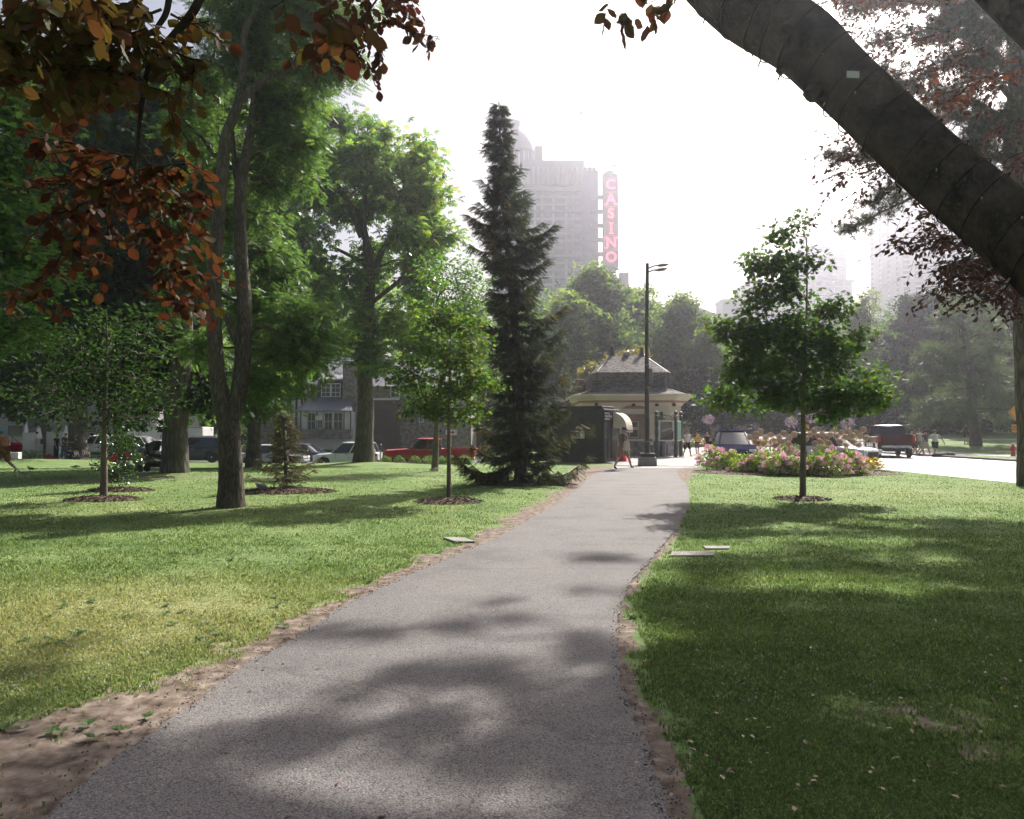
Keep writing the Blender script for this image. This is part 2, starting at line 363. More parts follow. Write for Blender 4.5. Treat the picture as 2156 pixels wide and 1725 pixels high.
gcol = ramp(n, n1.outputs[0], [(0.30, (0.080, 0.140, 0.046)), (0.50, (0.13, 0.20, 0.065)), (0.72, (0.21, 0.255, 0.10))])
fine = ramp(n, n2.outputs[0], [(0.30, (0.50, 0.55, 0.42)), (0.52, (1, 1, 1)), (0.74, (1.6, 1.5, 1.25))])
mg = N(n, 'ShaderNodeMixRGB', blend_type='MULTIPLY'); mg.inputs[0].default_value = 0.9; L(gcol, mg.inputs[1]); L(fine, mg.inputs[2])
ad = N(n, 'ShaderNodeAttribute', attribute_name='dry')
dm = N(n, 'ShaderNodeMixRGB'); L(ad.outputs['Fac'], dm.inputs[0]); L(mg.outputs[0], dm.inputs[1]); dm.inputs[2].default_value = (0.25, 0.26, 0.12, 1)
n3 = N(n, 'ShaderNodeTexNoise'); n3.inputs['Scale'].default_value = 9; n3.inputs['Detail'].default_value = 8; L(g, n3.inputs['Vector'])
dcol = ramp(n, n3.outputs[0], [(0.32, (0.075, 0.055, 0.042)), (0.50, (0.165, 0.128, 0.100)), (0.66, (0.27, 0.22, 0.18))])
at = N(n, 'ShaderNodeAttribute', attribute_name='dirt')
s1 = N(n, 'ShaderNodeMath', operation='MULTIPLY_ADD'); L(n3.outputs[0], s1.inputs[0]); s1.inputs[1].default_value = 1.7; s1.inputs[2].default_value = -0.85
s2 = N(n, 'ShaderNodeMath', operation='ADD'); L(at.outputs['Fac'], s2.inputs[0]); L(s1.outputs[0], s2.inputs[1])
s3 = N(n, 'ShaderNodeMapRange'); s3.inputs[1].default_value = 0.46; s3.inputs[2].default_value = 0.56; L(s2.outputs[0], s3.inputs[0])
dd = N(n, 'ShaderNodeMixRGB'); L(s3.outputs[0], dd.inputs[0]); L(dm.outputs[0], dd.inputs[1]); L(dcol, dd.inputs[2]); L(dd.outputs[0], b.inputs['Base Color'])
b.inputs['Roughness'].default_value = 0.95; b.inputs['Specular IOR Level'].default_value = 0.15
bm_ = N(n, 'ShaderNodeBump'); bm_.inputs['Distance'].default_value = 0.014; bm_.inputs['Strength'].default_value = 0.8; L(n2.outputs[0], bm_.inputs['Height']); L(bm_.outputs[0], b.inputs['Normal'])
M_LAWN = m
o = mk('lawn', np.stack([X, Y, Z], 1), Fq, np.full(len(Fq), 4), m, smooth=True)
for nm, arr in (('dirt', dirt), ('dry', dry)):
    aa = o.data.attributes.new(nm, 'FLOAT', 'POINT'); aa.data.foreach_set('value', arr.astype(np.float32))
tag(o, kind='structure')
def grid_lookup(arr, x, y):
    i = np.clip(np.searchsorted(ys_l, y) - 1, 0, len(ys_l) - 2); j = np.clip(np.searchsorted(xs_l, x) - 1, 0, len(xs_l) - 2)
    return arr.reshape(len(ys_l), len(xs_l))[i, j]
ys_l, xs_l = ys, xs; DIRT, DRY = dirt, dry

# -------- grass blades near the camera
def blades(name, n, dmin, dmax, hmin, hmax, material, wfac=0.09, pw=1.0):
    r = RNG.random(n * 3); d = 1 / (1 / dmin ** pw * (1 - r) + 1 / dmax ** pw * r) ** (1 / pw)
    px = RNG.uniform(-60, 2216, n * 3); x = (px - CX) / F * d; y = d
    D = np.where(x < (path_l(y) + path_r(y)) / 2, path_l(y) - x, x - path_r(y))
    k = (D > 0.015) & (grid_lookup(DIRT, x, y) + RNG.normal(0, .20, n * 3) + .28 * vnoise(np.stack([x, y, 0 * x], 1), 9.0, 6) < 0.46) & ~((x > 15.3) & (y < 60))
    x, y = x[k][:n], y[k][:n]; n = len(x)
    clump = vnoise(np.stack([x, y, 0 * x], 1), 4.0, 2) * 0.5 + 0.5
    h = RNG.uniform(hmin, hmax, n) * (0.6 + 0.7 * clump) * (1 + 0.012 * y)
    az = RNG.uniform(0, 2 * np.pi, n); lean = RNG.uniform(0.1, 1.0, n); w_ = h * wfac * (0.6 + RNG.random(n)) * (1 + 0.035 * y)
    z = terrain(x, y) + 0.0
    ax, ay = np.cos(az), np.sin(az); ba = RNG.uniform(0, 2 * np.pi, n)
    V = np.empty((n, 5, 3)); bx, by = np.cos(ba) * w_, np.sin(ba) * w_
    V[:, 0] = np.stack([x - bx, y - by, z - 0.004], 1); V[:, 1] = np.stack([x + bx, y + by, z - 0.004], 1)
    mx_, my = x + ax * h * lean * 0.35, y + ay * h * lean * 0.35
    V[:, 2] = np.stack([mx_ + bx * .8, my + by * .8, z + h * 0.62], 1); V[:, 3] = np.stack([mx_ - bx * .8, my - by * .8, z + h * 0.62], 1)
    V[:, 4] = np.stack([x + ax * h * lean, y + ay * h * lean, z + h * (1.05 - 0.35 * lean)], 1)
    base = np.arange(n)[:, None] * 5
    Lp = np.concatenate([base + np.array([[0, 1, 2, 3]]), base + np.array([[3, 2, 4]])], 1).ravel()
    v = np.clip(RNG.normal(0.42, 0.2, n) + grid_lookup(DRY, x, y) * 0.5, 0, 1)
    o = mk(name, V.reshape(-1, 3), Lp, np.tile([4, 3], n), material, v=np.repeat(v, 5))
    return o
M_BLADE = leafmat('grass_blade', [(0, (0.050, 0.100, 0.036)), (0.35, (0.10, 0.165, 0.056)), (0.65, (0.18, 0.24, 0.088)), (1.0, (0.34, 0.33, 0.18))], tr=0.35, rough=0.6, spec=0.2, trcol=(1.5, 1.5, .9))
o = blades('grass', 520000, 1.6, 34, 0.015, 0.034, M_BLADE, wfac=.12)
tag(o, kind='stuff', label='short mown grass and clover of the lawn either side of the path')
# ================================================================ trees and leaves
def shape_verts(kind):
    """a leaf in its own frame: x along the leaf 0..1, y across, z fold"""
    if kind == 'oval':      # broad beech leaf with a wavy edge and a folded midrib
        e = [(0, 0), (.12, .16), (.30, .30), (.5, .345), (.68, .30), (.84, .17), (.94, .06), (1.02, 0)]
        V = [(x, 0, -.015 * math.sin(x * 3)) for x, y in e]; n = len(e)
        up = [(x + (.02 if i % 2 else 0), y * (1.05 if i % 2 else .97), .10 * y + (.02 if i % 2 else -.01)) for i, (x, y) in enumerate(e)]
        V += up[1:-1] + [(x, -y, z) for x, y, z in up[1:-1]]
        m = n - 2; Fc = []
        Fc.append((0, 1, n)); Fc.append((0, n + m, 1))
        for i in range(m - 1):
            Fc.append((i + 1, i + 2, n + i + 1, n + i)); Fc.append((i + 1, n + m + i, n + m + i + 1, i + 2))
        Fc.append((m, n - 1, n + m - 1)); Fc.append((m, n + 2 * m - 1, n - 1))
        return V, Fc
    if kind == 'fold':      # four-sided leaf, folded along the midrib
        return [(0, 0, 0), (.45, .27, .07), (1, 0, -.04), (.45, -.27, .07)], [(0, 2, 1), (0, 3, 2)]
    if kind == 'lobed':     # deeply lobed oak or maple leaf
        V = [(0, 0, 0), (.22, .12, .02), (.30, .40, .05), (.48, .16, .02), (.66, .42, .04), (.74, .14, .0), (1, 0, -.08), (.74, -.14, 0), (.66, -.42, .04), (.48, -.16, .02), (.30, -.40, .05), (.22, -.12, .02)]
        return V, [(0, 6, 5, 3, 1), (1, 3, 2), (3, 5, 4), (0, 11, 9, 7, 6), (11, 10, 9), (9, 8, 7)]
    if kind == 'star':      # chestnut / sycamore hand of leaflets
        V = [(0, 0, 0)]; Fc = []
        for k, a in enumerate((-1.9, -1.0, -.3, .4, 1.1, 1.95)):
            L_ = (.42, .62, .8, .8, .6, .42)[k]; b_ = len(V)
            V += [(math.cos(a - .28) * L_ * .62, math.sin(a - .28) * L_ * .62, .02), (math.cos(a) * L_, math.sin(a) * L_, -.16), (math.cos(a + .28) * L_ * .62, math.sin(a + .28) * L_ * .62, .02)]
            Fc.append((0, b_, b_ + 1, b_ + 2))
        return V, Fc
    if kind == 'spray':     # feather of narrow leaflets
        V = []; Fc = []
        for k in range(6):
            x = .12 + .15 * k; s = 1 if k % 2 else -1
            for s in (1, -1):
                b_ = len(V); L_ = .34 - .02 * k
                V += [(x, 0, 0), (x + L_ * .5, s * L_ * .42, -.02), (x + L_ * .75, s * L_ * .92, -.09), (x + L_ * .22, s * L_ * .62, -.03)]
                Fc.append((b_, b_ + 1, b_ + 2, b_ + 3))
        return V, Fc
    if kind == 'clump':     # small cluster of five crossed leaves, for far crowns
        V = []; Fc = []
        for k in range(4):
            a = k * 1.62; b_ = len(V); c, s = math.cos(a), math.sin(a); z = .25 * math.sin(k * 2.3)
            V += [(0, 0, z * .4), (.42 * c + .2 * s, .42 * s - .2 * c, z), (.8 * c, .8 * s, z - .12), (.42 * c - .2 * s, .42 * s + .2 * c, z + .08)]
            Fc.append((b_, b_ + 1, b_ + 2, b_ + 3))
        return V, Fc
    if kind == 'needles':   # spruce twig: two crossed serrated strips
        V = []; Fc = []
        for k in range(7):
            x = k / 7.0
            for s in (1, -1):
                b_ = len(V); V += [(x, 0, 0), (x + .07, 0, 0), (x + .20, s * .17, .05)]; Fc.append((b_, b_ + 1, b_ + 2))
            b_ = len(V); V += [(x + .05, 0, 0), (x + .12, 0, 0), (x + .22, 0, .15)]; Fc.append((b_, b_ + 1, b_ + 2))
        b_ = len(V); V += [(0, -.025, 0), (1, -.01, 0), (1, .01, .02), (0, .025, .02)]; Fc.append((b_, b_ + 1, b_ + 2, b_ + 3))
        return V, Fc
    if kind == 'tuft':      # pine tuft: a burst of long needles
        V = []; Fc = []
        for k in range(12):
            a = k * 2.4; el = -.5 + 1.7 * ((k * 7) % 12) / 12; c = math.cos(el)
            d = Vector((math.sin(el) * .6 + .35, math.cos(a) * c, math.sin(a) * c)).normalized(); t = d.cross(Vector((.3, .5, .8))).normalized() * .035
            b_ = len(V); V += [tuple(-t), tuple(t), tuple(d * (.75 + .25 * ((k * 5) % 4) / 3))]; Fc.append((b_, b_ + 1, b_ + 2))
        return V, Fc
def unit(a): return a / np.maximum(np.linalg.norm(a, axis=1, keepdims=True), 1e-9)
def leaves(name, pos, size, kind, material, parent=None, out=None, droop=0.25, flat=0.6, v=None, dirs=None, center=None):
    """leaves at pos; they point outwards and droop, and lie more or less flat"""
    pos = np.asarray(pos, float); n = len(pos)
    size = np.broadcast_to(np.asarray(size, float), (n,)).copy() * RNG.uniform(.7, 1.25, n)
    if dirs is None:
        dirs = RNG.normal(size=(n, 3)); dirs[:, 2] *= 0.5
        if center is not None: dirs += unit(pos - center) * 0.9
        dirs[:, 2] -= droop
    A = unit(dirs); up = RNG.normal(size=(n, 3)) * (1 - flat); up[:, 2] += flat + .05
    B = unit(np.cross(up, A)); U = np.cross(A, B)
    sv, sf = shape_verts(kind); sv = np.array(sv); k = len(sv)
    V = pos[:, None, :] + size[:, None, None] * (sv[None, :, 0:1] * A[:, None] + sv[None, :, 1:2] * B[:, None] + sv[None, :, 2:3] * U[:, None])
    lp = np.array([i for f in sf for i in f]); sz = [len(f) for f in sf]
    Lp = (np.arange(n)[:, None] * k + lp[None]).ravel()
    v = RNG.random(n) if v is None else v
    return mk(name, V.reshape(-1, 3), Lp, np.tile(sz, n), material, parent, v=np.repeat(v, k))
def tubes(name, paths, material, parent=None, n=6):
    """paths: list of (points (k,3), radii (k)) -> ONE mesh"""
    Vs, Ls, off = [], [], 0
    for pts, rad in paths:
        pts = np.asarray(pts, float); rad = np.asarray(rad, float); k = len(pts)
        T = np.gradient(pts, axis=0); T = unit(T)
        ref = np.array([0.31, 0.17, 0.94]) if abs(T[0, 2]) < .8 else np.array([1.0, 0.1, 0.0])
        Uv = unit(np.cross(T, ref)); Wv = np.cross(T, Uv); a = np.linspace(0, 2 * np.pi, n, endpoint=False)
        V = pts[:, None] + rad[:, None, None] * (np.cos(a)[None, :, None] * Uv[:, None] + np.sin(a)[None, :, None] * Wv[:, None])
        i, j = np.meshgrid(np.arange(k - 1), np.arange(n), indexing='ij'); i, j = i.ravel(), j.ravel(); j2 = (j + 1) % n
        Ls.append(np.stack([i * n + j, i * n + j2, (i + 1) * n + j2, (i + 1) * n + j], 1) + off); Vs.append(V.reshape(-1, 3)); off += k * n
    V = np.concatenate(Vs); Lq = np.concatenate(Ls)
    return mk(name, V, Lq, np.full(len(Lq), 4), material, parent, smooth=True)
def smooth_line(pts, k=6):
    """Catmull-Rom through rows of pts (any width)"""
    pts = np.asarray(pts, float); Pp = np.vstack([2 * pts[0] - pts[1], pts, 2 * pts[-1] - pts[-2]]); out = []
    for i in range(1, len(Pp) - 2):
        p0, p1, p2, p3 = Pp[i - 1:i + 3]
        for t in np.linspace(0, 1, k, endpoint=False):
            out.append(.5 * ((2 * p1) + (-p0 + p2) * t + (2 * p0 - 5 * p1 + 4 * p2 - p3) * t * t + (-p0 + 3 * p1 - 3 * p2 + p3) * t ** 3))
    out.append(Pp[-2]); return np.array(out)
def trunk_mesh(name, lines_, material, parent, n=20, flare=1.5, rough=0.06):
    """lines_: list of (k,4) rows x,y,z,r; knobbly round section, flared foot on the first one"""
    Vs, Ls, off = [], [], 0
    for q, ln in enumerate(lines_):
        s = smooth_line(ln, 7); pts, rad = s[:, :3], s[:, 3]; k = len(s)
        T = unit(np.gradient(pts, axis=0)); Uv = unit(np.cross(T, np.array([0.1, 1.0, 0.05]))); Wv = np.cross(T, Uv)
        a = np.linspace(0, 2 * np.pi, n, endpoint=False)
        h = np.arange(k) / max(1, k - 1)
        R = rad[:, None] * (1 + rough * vnoise(np.stack([np.cos(a)[None] * 2 + 0 * h[:, None], np.sin(a)[None] * 2 + 0 * h[:, None], (pts[:, 2] * 1.6)[:, None] + 0 * a[None]], 2), 1.0, q))
        if flare and q == 0:
            fz = np.exp(-(pts[:, 2] - pts[0, 2]) / (rad[0] * 1.1)); R = R * (1 + (flare - 1) * fz[:, None] * (0.7 + .5 * np.cos(a * 5 + 1)[None] * .5))
        V = pts[:, None] + R[:, :, None] * (np.cos(a)[None, :, None] * Uv[:, None] + np.sin(a)[None, :, None] * Wv[:, None])
        i, j = np.meshgrid(np.arange(k - 1), np.arange(n), indexing='ij'); i, j = i.ravel(), j.ravel(); j2 = (j + 1) % n
        Ls.append(np.stack([i * n + j, i * n + j2, (i + 1) * n + j2, (i + 1) * n + j], 1) + off); Vs.append(V.reshape(-1, 3)); off += k * n
    V = np.concatenate(Vs); Lq = np.concatenate(Ls)
    return mk(name, V, Lq, np.full(len(Lq), 4), material, parent, smooth=True)
def grow(trunks, targets, tip=0.006, gain=0.55, rise=0.15, wig=0.06):
    """join every target (a leaf cluster) to the nearest wood; returns branch paths"""
    nodes = []; rad = []
    for ln in trunks:
        s = smooth_line(ln, 5)
        for r in s[2:]: nodes.append(r[:3]); rad.append(r[3])
    Pn = np.array(nodes); base = np.array(rad); kids = np.zeros(len(Pn)); par = -np.ones(len(Pn), int)
    targets = np.asarray(targets, float)
    d0 = np.array([np.min(np.linalg.norm(Pn - t, axis=1)) for t in targets]); paths = []
    Pn = list(Pn); par = list(par); kids = list(kids); ntr = len(Pn)
    for q in np.argsort(d0):
        t = targets[q]; A = np.array(Pn); dv = t - A; ds = np.linalg.norm(dv, axis=1) + np.maximum(0, -dv[:, 2]) * 1.3
        i = int(np.argmin(ds)); p0 = A[i]; L_ = np.linalg.norm(t - p0)
        m_ = max(2, int(L_ / 0.5) + 1) if L_ < 6 else 8
        ts = np.linspace(0, 1, m_ + 1)[1:]; idx = [i]
        off = RNG.normal(0, wig * L_, 3)
        for tt in ts:
            p = p0 + (t - p0) * tt + np.array([0, 0, 1]) * rise * L_ * math.sin(math.pi * tt) * .6 + off * math.sin(math.pi * tt)
            Pn.append(p); par.append(idx[-1]); kids.append(0); idx.append(len(Pn) - 1)
        paths.append(idx)
        j = idx[-1]
        while j >= 0: kids[j] += 1; j = par[j]
    R = np.array([tip * (max(k, 1)) ** gain for k in kids]); R[:ntr] = np.minimum(base, np.maximum(R[:ntr] * 1.5, tip))
    A = np.array(Pn); out = []
    for idx in paths:
        r = R[idx].copy(); r[0] = min(R[idx[0]], R[idx[1]] * 1.25); out.append((A[idx], r))
    return out
def blob_points(blobs, n, squash=0.8, edge=0.35, gapn=0.0, seed=0):
    """points through a crown given as balls (x,y,z,r[,squash]); more towards the shell"""
    B = np.array([(b + (squash,))[:5] if len(b) == 4 else b for b in blobs], float); wgt = B[:, 3] ** 2.2; wgt /= wgt.sum()
    k = RNG.choice(len(B), n * 3, p=wgt); u = unit(RNG.normal(size=(n * 3, 3))); r = RNG.random(n * 3) ** edge
    p = B[k, :3] + u * (r * B[k, 3])[:, None] * np.stack([np.ones(n * 3), np.ones(n * 3), B[k, 4]], 1)
    if gapn: p = p[vnoise(p, 1.1 / max(.3, np.median(B[:, 3])) * 1.6, seed) > -1 + gapn]
    return p[:n]
def scatter(targets, per, rad, flat=0.6):
    """leaf positions round each cluster"""
    n = len(targets) * per; p = np.repeat(np.asarray(targets), per, axis=0)
    o = RNG.normal(size=(n, 3)) * rad * 0.5; o[:, 2] *= flat
    return p + o
def pxblobs(lst, d, dspread=1.0):
    """crown outline measured in the picture -> balls at the tree's own distance, spread in depth"""
    out = []
    for t in lst:
        x, y, r = t[:3]; dd = d + (t[3] if len(t) > 3 else 0.0); p = P(x, y, dd); out.append((p.x, p.y, p.z, r * dd / F))
    return out
def broadleaf(name, label, cat, base, trunks, blobs, nclus, per, lsize, kind, lmat, bmat, crad=0.4, tip=0.008, group=None, flare=1.5, gap=0.5, droop=0.25, flat=0.6, tn=18, edge=0.35, extra=None, vfun=None, squash=.8):
    """base: world foot. trunks: rows x,y,z,r in world. blobs: world balls"""
    b = Vector(base); t = empty(name, b, 0, label, cat, group); bb = np.array(b)
    tl = [np.array([(r[0] - b.x, r[1] - b.y, r[2] - b.z, r[3]) for r in ln]) for ln in trunks]
    bl = [(x[0] - b.x, x[1] - b.y, x[2] - b.z, x[3]) for x in blobs]
    trunk_mesh('trunk', tl, bmat, t, n=tn, flare=flare)
    tg = blob_points(bl, nclus, gapn=gap, seed=nclus % 17, edge=edge, squash=squash)
    tubes('branches', grow(tl, tg, tip=tip), bmat, t, n=5)
    pos = scatter(tg, per, crad); cen = np.repeat(tg, per, axis=0)
    v = np.clip(RNG.normal(.45, .22, len(pos)) + (vfun(pos + bb) if vfun is not None else 0), 0, 1)
    leaves('crown', pos, lsize, kind, lmat, t, droop=droop, flat=flat, center=cen, v=v)
    return t

M_BARK = bark('grey_bark', (0.15, 0.122, 0.096), (0.07, 0.056, 0.044), zs=0.22, scale=16, dist=0.03)
M_BARKFAR = bark('grey_bark_big', (0.145, 0.125, 0.105), (0.075, 0.064, 0.053), zs=0.2, scale=7, dist=0.05)
M_BARKTHIN = mat('young_bark', (0.17, 0.135, 0.10), (0.10, 0.078, 0.06), rough=0.85, scale=14, stretch=(1, 1, .25), bump=0.006, bscale=40)
M_BEECHBARK = mat('beech_bark', (0.070, 0.056, 0.042), (0.014, 0.013, 0.011), rough=.95, scale=4.5, bump=.04, bscale=14, spec=.0)
LF = {}
LF['ash'] = leafmat('ash_leaf', [(0, (0.036, 0.085, 0.036)), (.5, (0.075, 0.145, 0.055)), (1, (0.14, 0.22, 0.080))], tr=.5, spec=.25)
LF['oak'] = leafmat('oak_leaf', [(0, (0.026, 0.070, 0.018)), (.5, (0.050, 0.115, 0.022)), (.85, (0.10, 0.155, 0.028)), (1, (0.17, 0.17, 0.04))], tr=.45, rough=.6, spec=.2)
LF['chestnut'] = leafmat('chestnut_leaf', [(0, (0.040, 0.105, 0.034)), (.5, (0.085, 0.18, 0.045)), (.8, (0.17, 0.25, 0.055)), (1, (0.26, 0.29, 0.08))], tr=.6, spec=.2, rough=.6)
LF['plane'] = leafmat('plane_leaf', [(0, (0.045, 0.11, 0.028)), (.6, (0.08, 0.17, 0.04)), (1, (0.13, 0.22, 0.06))], tr=.5, rough=.32, spec=.6)
LF['dark'] = leafmat('dark_leaf', [(0, (0.010, 0.026, 0.010)), (.6, (0.020, 0.048, 0.016)), (1, (0.055, 0.10, 0.03))], tr=.4, rough=.65, spec=.12)
LF['bronze'] = leafmat('bronze_leaf', [(0, (0.030, 0.030, 0.012)), (.5, (0.055, 0.055, 0.018)), (1, (0.12, 0.10, 0.03))], tr=.4)
LF['maple'] = leafmat('maple_leaf', [(0, (0.040, 0.095, 0.036)), (.5, (0.075, 0.16, 0.052)), (1, (0.14, 0.24, 0.075))], tr=.55)
LF['hill'] = leafmat('hill_leaf', [(0, (0.048, 0.095, 0.040)), (.5, (0.10, 0.165, 0.065)), (1, (0.19, 0.26, 0.10))], tr=.5, spec=.1, rough=.7)
LF['hilldark'] = leafmat('hill_dark_leaf', [(0, (0.010, 0.020, 0.012)), (.5, (0.017, 0.034, 0.015)), (1, (0.035, 0.065, 0.022))], tr=.3, spec=.1, rough=.7)
LF['gold'] = leafmat('golden_leaf', [(0, (0.09, 0.10, 0.03)), (.5, (0.17, 0.15, 0.035)), (1, (0.28, 0.20, 0.05))], tr=.45)
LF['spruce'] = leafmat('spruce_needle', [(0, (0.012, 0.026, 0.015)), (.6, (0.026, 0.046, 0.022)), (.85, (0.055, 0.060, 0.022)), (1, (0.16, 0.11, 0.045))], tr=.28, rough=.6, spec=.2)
LF['brownspruce'] = leafmat('dry_spruce_needle', [(0, (0.035, 0.050, 0.025)), (.5, (0.080, 0.070, 0.036)), (1, (0.16, 0.11, 0.06))], tr=.25, rough=.6)
LF['pine'] = leafmat('pine_needle', [(0, (0.012, 0.026, 0.015)), (.6, (0.028, 0.048, 0.024)), (.9, (0.06, 0.07, 0.03)), (1, (0.13, 0.07, 0.03))], tr=.22, rough=.5)
LF['palepine'] = leafmat('pale_pine_needle', [(0, (0.045, 0.085, 0.045)), (.6, (0.075, 0.120, 0.060)), (1, (0.12, 0.15, 0.075))], tr=.3, rough=.5)
LF['copper'] = leafmat('copper_beech_leaf', [(0, (0.055, 0.020, 0.014)), (.3, (0.090, 0.036, 0.020)), (.55, (0.090, 0.058, 0.024)), (.8, (0.060, 0.064, 0.018)), (1, (0.12, 0.10, 0.03))], tr=.34, trcol=(1.1, .8, .5), rough=.7, spec=.08)
LF['purple'] = leafmat('purple_beech_leaf', [(0, (0.030, 0.016, 0.014)), (.5, (0.060, 0.032, 0.020)), (1, (0.125, 0.062, 0.032))], tr=.35, trcol=(1.3, .75, .6), rough=.5, spec=.2)

def W(x, y, d, r): p = P(x, y, d); return (p.x, p.y, p.z, r)
# ---- the forked ash in the lawn
ab = G(485, 1068); d = ab.y
def A(x, y, r, dd=0): return W(x, y, d + dd, r)
M_ = [(ab.x, ab.y, -0.1, .30), A(486, 1000, .245), A(484, 940, .235), A(480, 890, .23)]
tl = [M_ + [A(463, 830, .175, -.05), A(455, 760, .165, -.1), A(450, 660, .15, -.1), A(452, 560, .145, -.1), A(460, 450, .135), A(470, 340, .12), A(475, 290, .11), A(500, 220, .095, .1), A(512, 150, .085, .2), A(516, 70, .075, .3), A(540, 20, .06, .3), A(570, -60, .05, .4)],
      [A(488, 880, .20), A(503, 830, .18, .05), A(512, 750, .165, .1), A(515, 650, .155, .2), A(508, 540, .14, .3), A(505, 430, .13, .3), A(512, 360, .115, .4), A(527, 280, .09, .5), A(535, 200, .06, .6)],
      [A(508, 735, .10, .1), A(490, 700, .085), A(475, 660, .07, -.1)],
      [A(503, 215, .075, .1), A(560, 165, .07, .2), A(620, 145, .06, .3), A(680, 115, .045, .5), A(740, 60, .03, .6)],
      [A(505, 420, .07, .3), A(495, 350, .06, .6), A(487, 270, .05, .8)],
      [A(513, 700, .05, .2), A(560, 690, .04, .4), A(620, 720, .03, .5)]]
bl = pxblobs([(480, 40, 70, 1.5), (560, 10, 90, 1.5), (640, 40, 90, 1), (720, 30, 70, 0.8), (540, 120, 70, 1.5), (600, 190, 85, 1.5), (680, 130, 70, 0.4), (430, 160, 60, 1.5), (415, 260, 60, 1.5), (570, 270, 65, 1.5), (620, 290, 60, 1), (590, 360, 70, 1.5), (470, 330, 50, 1.5), (430, 420, 50, 1.6), (500, 460, 60, 1.9), (430, 560, 60, 1.8), (400, 640, 45, 1), (580, 560, 70, 1.5), (570, 640, 70, 1.5), (620, 680, 65, 0.8), (640, 740, 55, 0.5), (600, 760, 60, 1.5), (560, 800, 45, 0.4), (425, 720, 40, 1.5), (540, 480, 50, 1.8), (680, 700, 35, 0.5)], d)
broadleaf('ash_tree', 'tall ash whose trunk forks into two stems, feathery light green leaves', 'tree', (ab.x, ab.y, 0), tl, bl, 640, 30, .24, 'spray', LF['ash'], M_BARK, crad=.40, tip=.007, gap=.8, droop=.35, flat=.55, tn=26, flare=1.12)

# ---- young oak right of the path and its like
def young(name, label, px, py, ptop, blobs, nclus, per, ls, lm, kind='lobed', r=.075, lean=0, crad=.3, gap=.5, zz=0.0, d=None, **kw):
    b_ = G(px, py, zz) if d is None else GT(px, py, d); d_ = b_.y
    top = W(px + lean, ptop, d_, .012); lo = W(px + lean * .3, py - (py - ptop) * .45, d_, r * .62)
    tl_ = [[(b_.x, b_.y, b_.z - .05, r * 1.05), W(px + lean * .1, py - (py - ptop) * .15, d_, r * .9), lo, W(px + lean * .7 + 3, py - (py - ptop) * .75, d_, r * .33), top]]
    return broadleaf(name, label, 'tree', b_, tl_, pxblobs(blobs, d_), nclus, per, ls, kind, lm, M_BARKTHIN, crad=crad, gap=gap, tip=.0045, flare=1.25, tn=12, **kw)
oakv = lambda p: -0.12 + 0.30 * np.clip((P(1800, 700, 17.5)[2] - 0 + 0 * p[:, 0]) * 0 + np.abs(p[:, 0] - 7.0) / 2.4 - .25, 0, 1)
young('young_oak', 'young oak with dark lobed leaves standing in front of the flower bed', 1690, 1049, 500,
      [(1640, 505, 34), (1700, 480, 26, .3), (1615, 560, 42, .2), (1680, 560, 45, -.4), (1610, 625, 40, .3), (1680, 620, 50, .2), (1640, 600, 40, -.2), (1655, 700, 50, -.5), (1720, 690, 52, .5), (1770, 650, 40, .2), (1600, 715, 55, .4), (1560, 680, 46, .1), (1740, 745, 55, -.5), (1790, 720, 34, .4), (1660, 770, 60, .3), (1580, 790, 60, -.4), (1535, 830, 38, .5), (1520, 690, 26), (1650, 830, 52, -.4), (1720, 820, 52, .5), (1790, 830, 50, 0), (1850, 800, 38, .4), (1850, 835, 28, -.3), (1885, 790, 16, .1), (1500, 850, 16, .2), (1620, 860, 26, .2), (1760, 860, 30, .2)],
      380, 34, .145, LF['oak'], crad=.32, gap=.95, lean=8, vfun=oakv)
young('young_maple', 'young light green tree in a round mulch ring left of the spruce', 945, 1055, 640,
      [(930, 660, 34), (980, 690, 30, .3), (900, 700, 40, .3), (955, 730, 50, -.4), (1000, 730, 36, .4), (890, 760, 48, .2), (960, 790, 55, .4), (1020, 790, 38, -.2), (870, 810, 40, -.3), (920, 830, 50, .4), (990, 830, 44, -.3), (1035, 810, 22), (860, 860, 26, .2), (905, 870, 34, -.2), (960, 880, 30, .3), (840, 800, 24), (1000, 870, 22)],
      210, 24, .115, LF['oak'], r=.055, crad=.27, gap=.95, vfun=lambda p: .15 + 0 * p[:, 0])
young('young_elm', 'slender tree with a bare stem just left of the red flowering shrub', 218, 1051, 660,
      [(230, 660, 40), (180, 700, 50, .5), (270, 700, 60, .4), (120, 750, 60, .6), (210, 760, 70, -.3), (300, 770, 60, .5), (80, 810, 50, .6), (160, 830, 60, -.4), (250, 830, 60, .5), (330, 830, 45, .6), (120, 860, 35, .3), (200, 880, 36, .2), (290, 870, 36, .4)],
      230, 16, .13, LF['dark'], kind='fold', r=.085, crad=.6, lean=6, gap=.9, vfun=lambda p: .05 + 0 * p[:, 0])
young('small_tree', 'small leaning tree with a dark stem behind the young mulched tree', 915, 995, 700,
      [(940, 720, 40), (900, 760, 44, .6), (960, 800, 46, .4), (900, 830, 40, .6), (1000, 650, 60, 2), (930, 640, 50, 2), (980, 580, 50, 3), (920, 570, 44, 3)],
      200, 22, .18, LF['plane'], kind='fold', r=.14, crad=.6, lean=22, gap=.4, d=29.7)
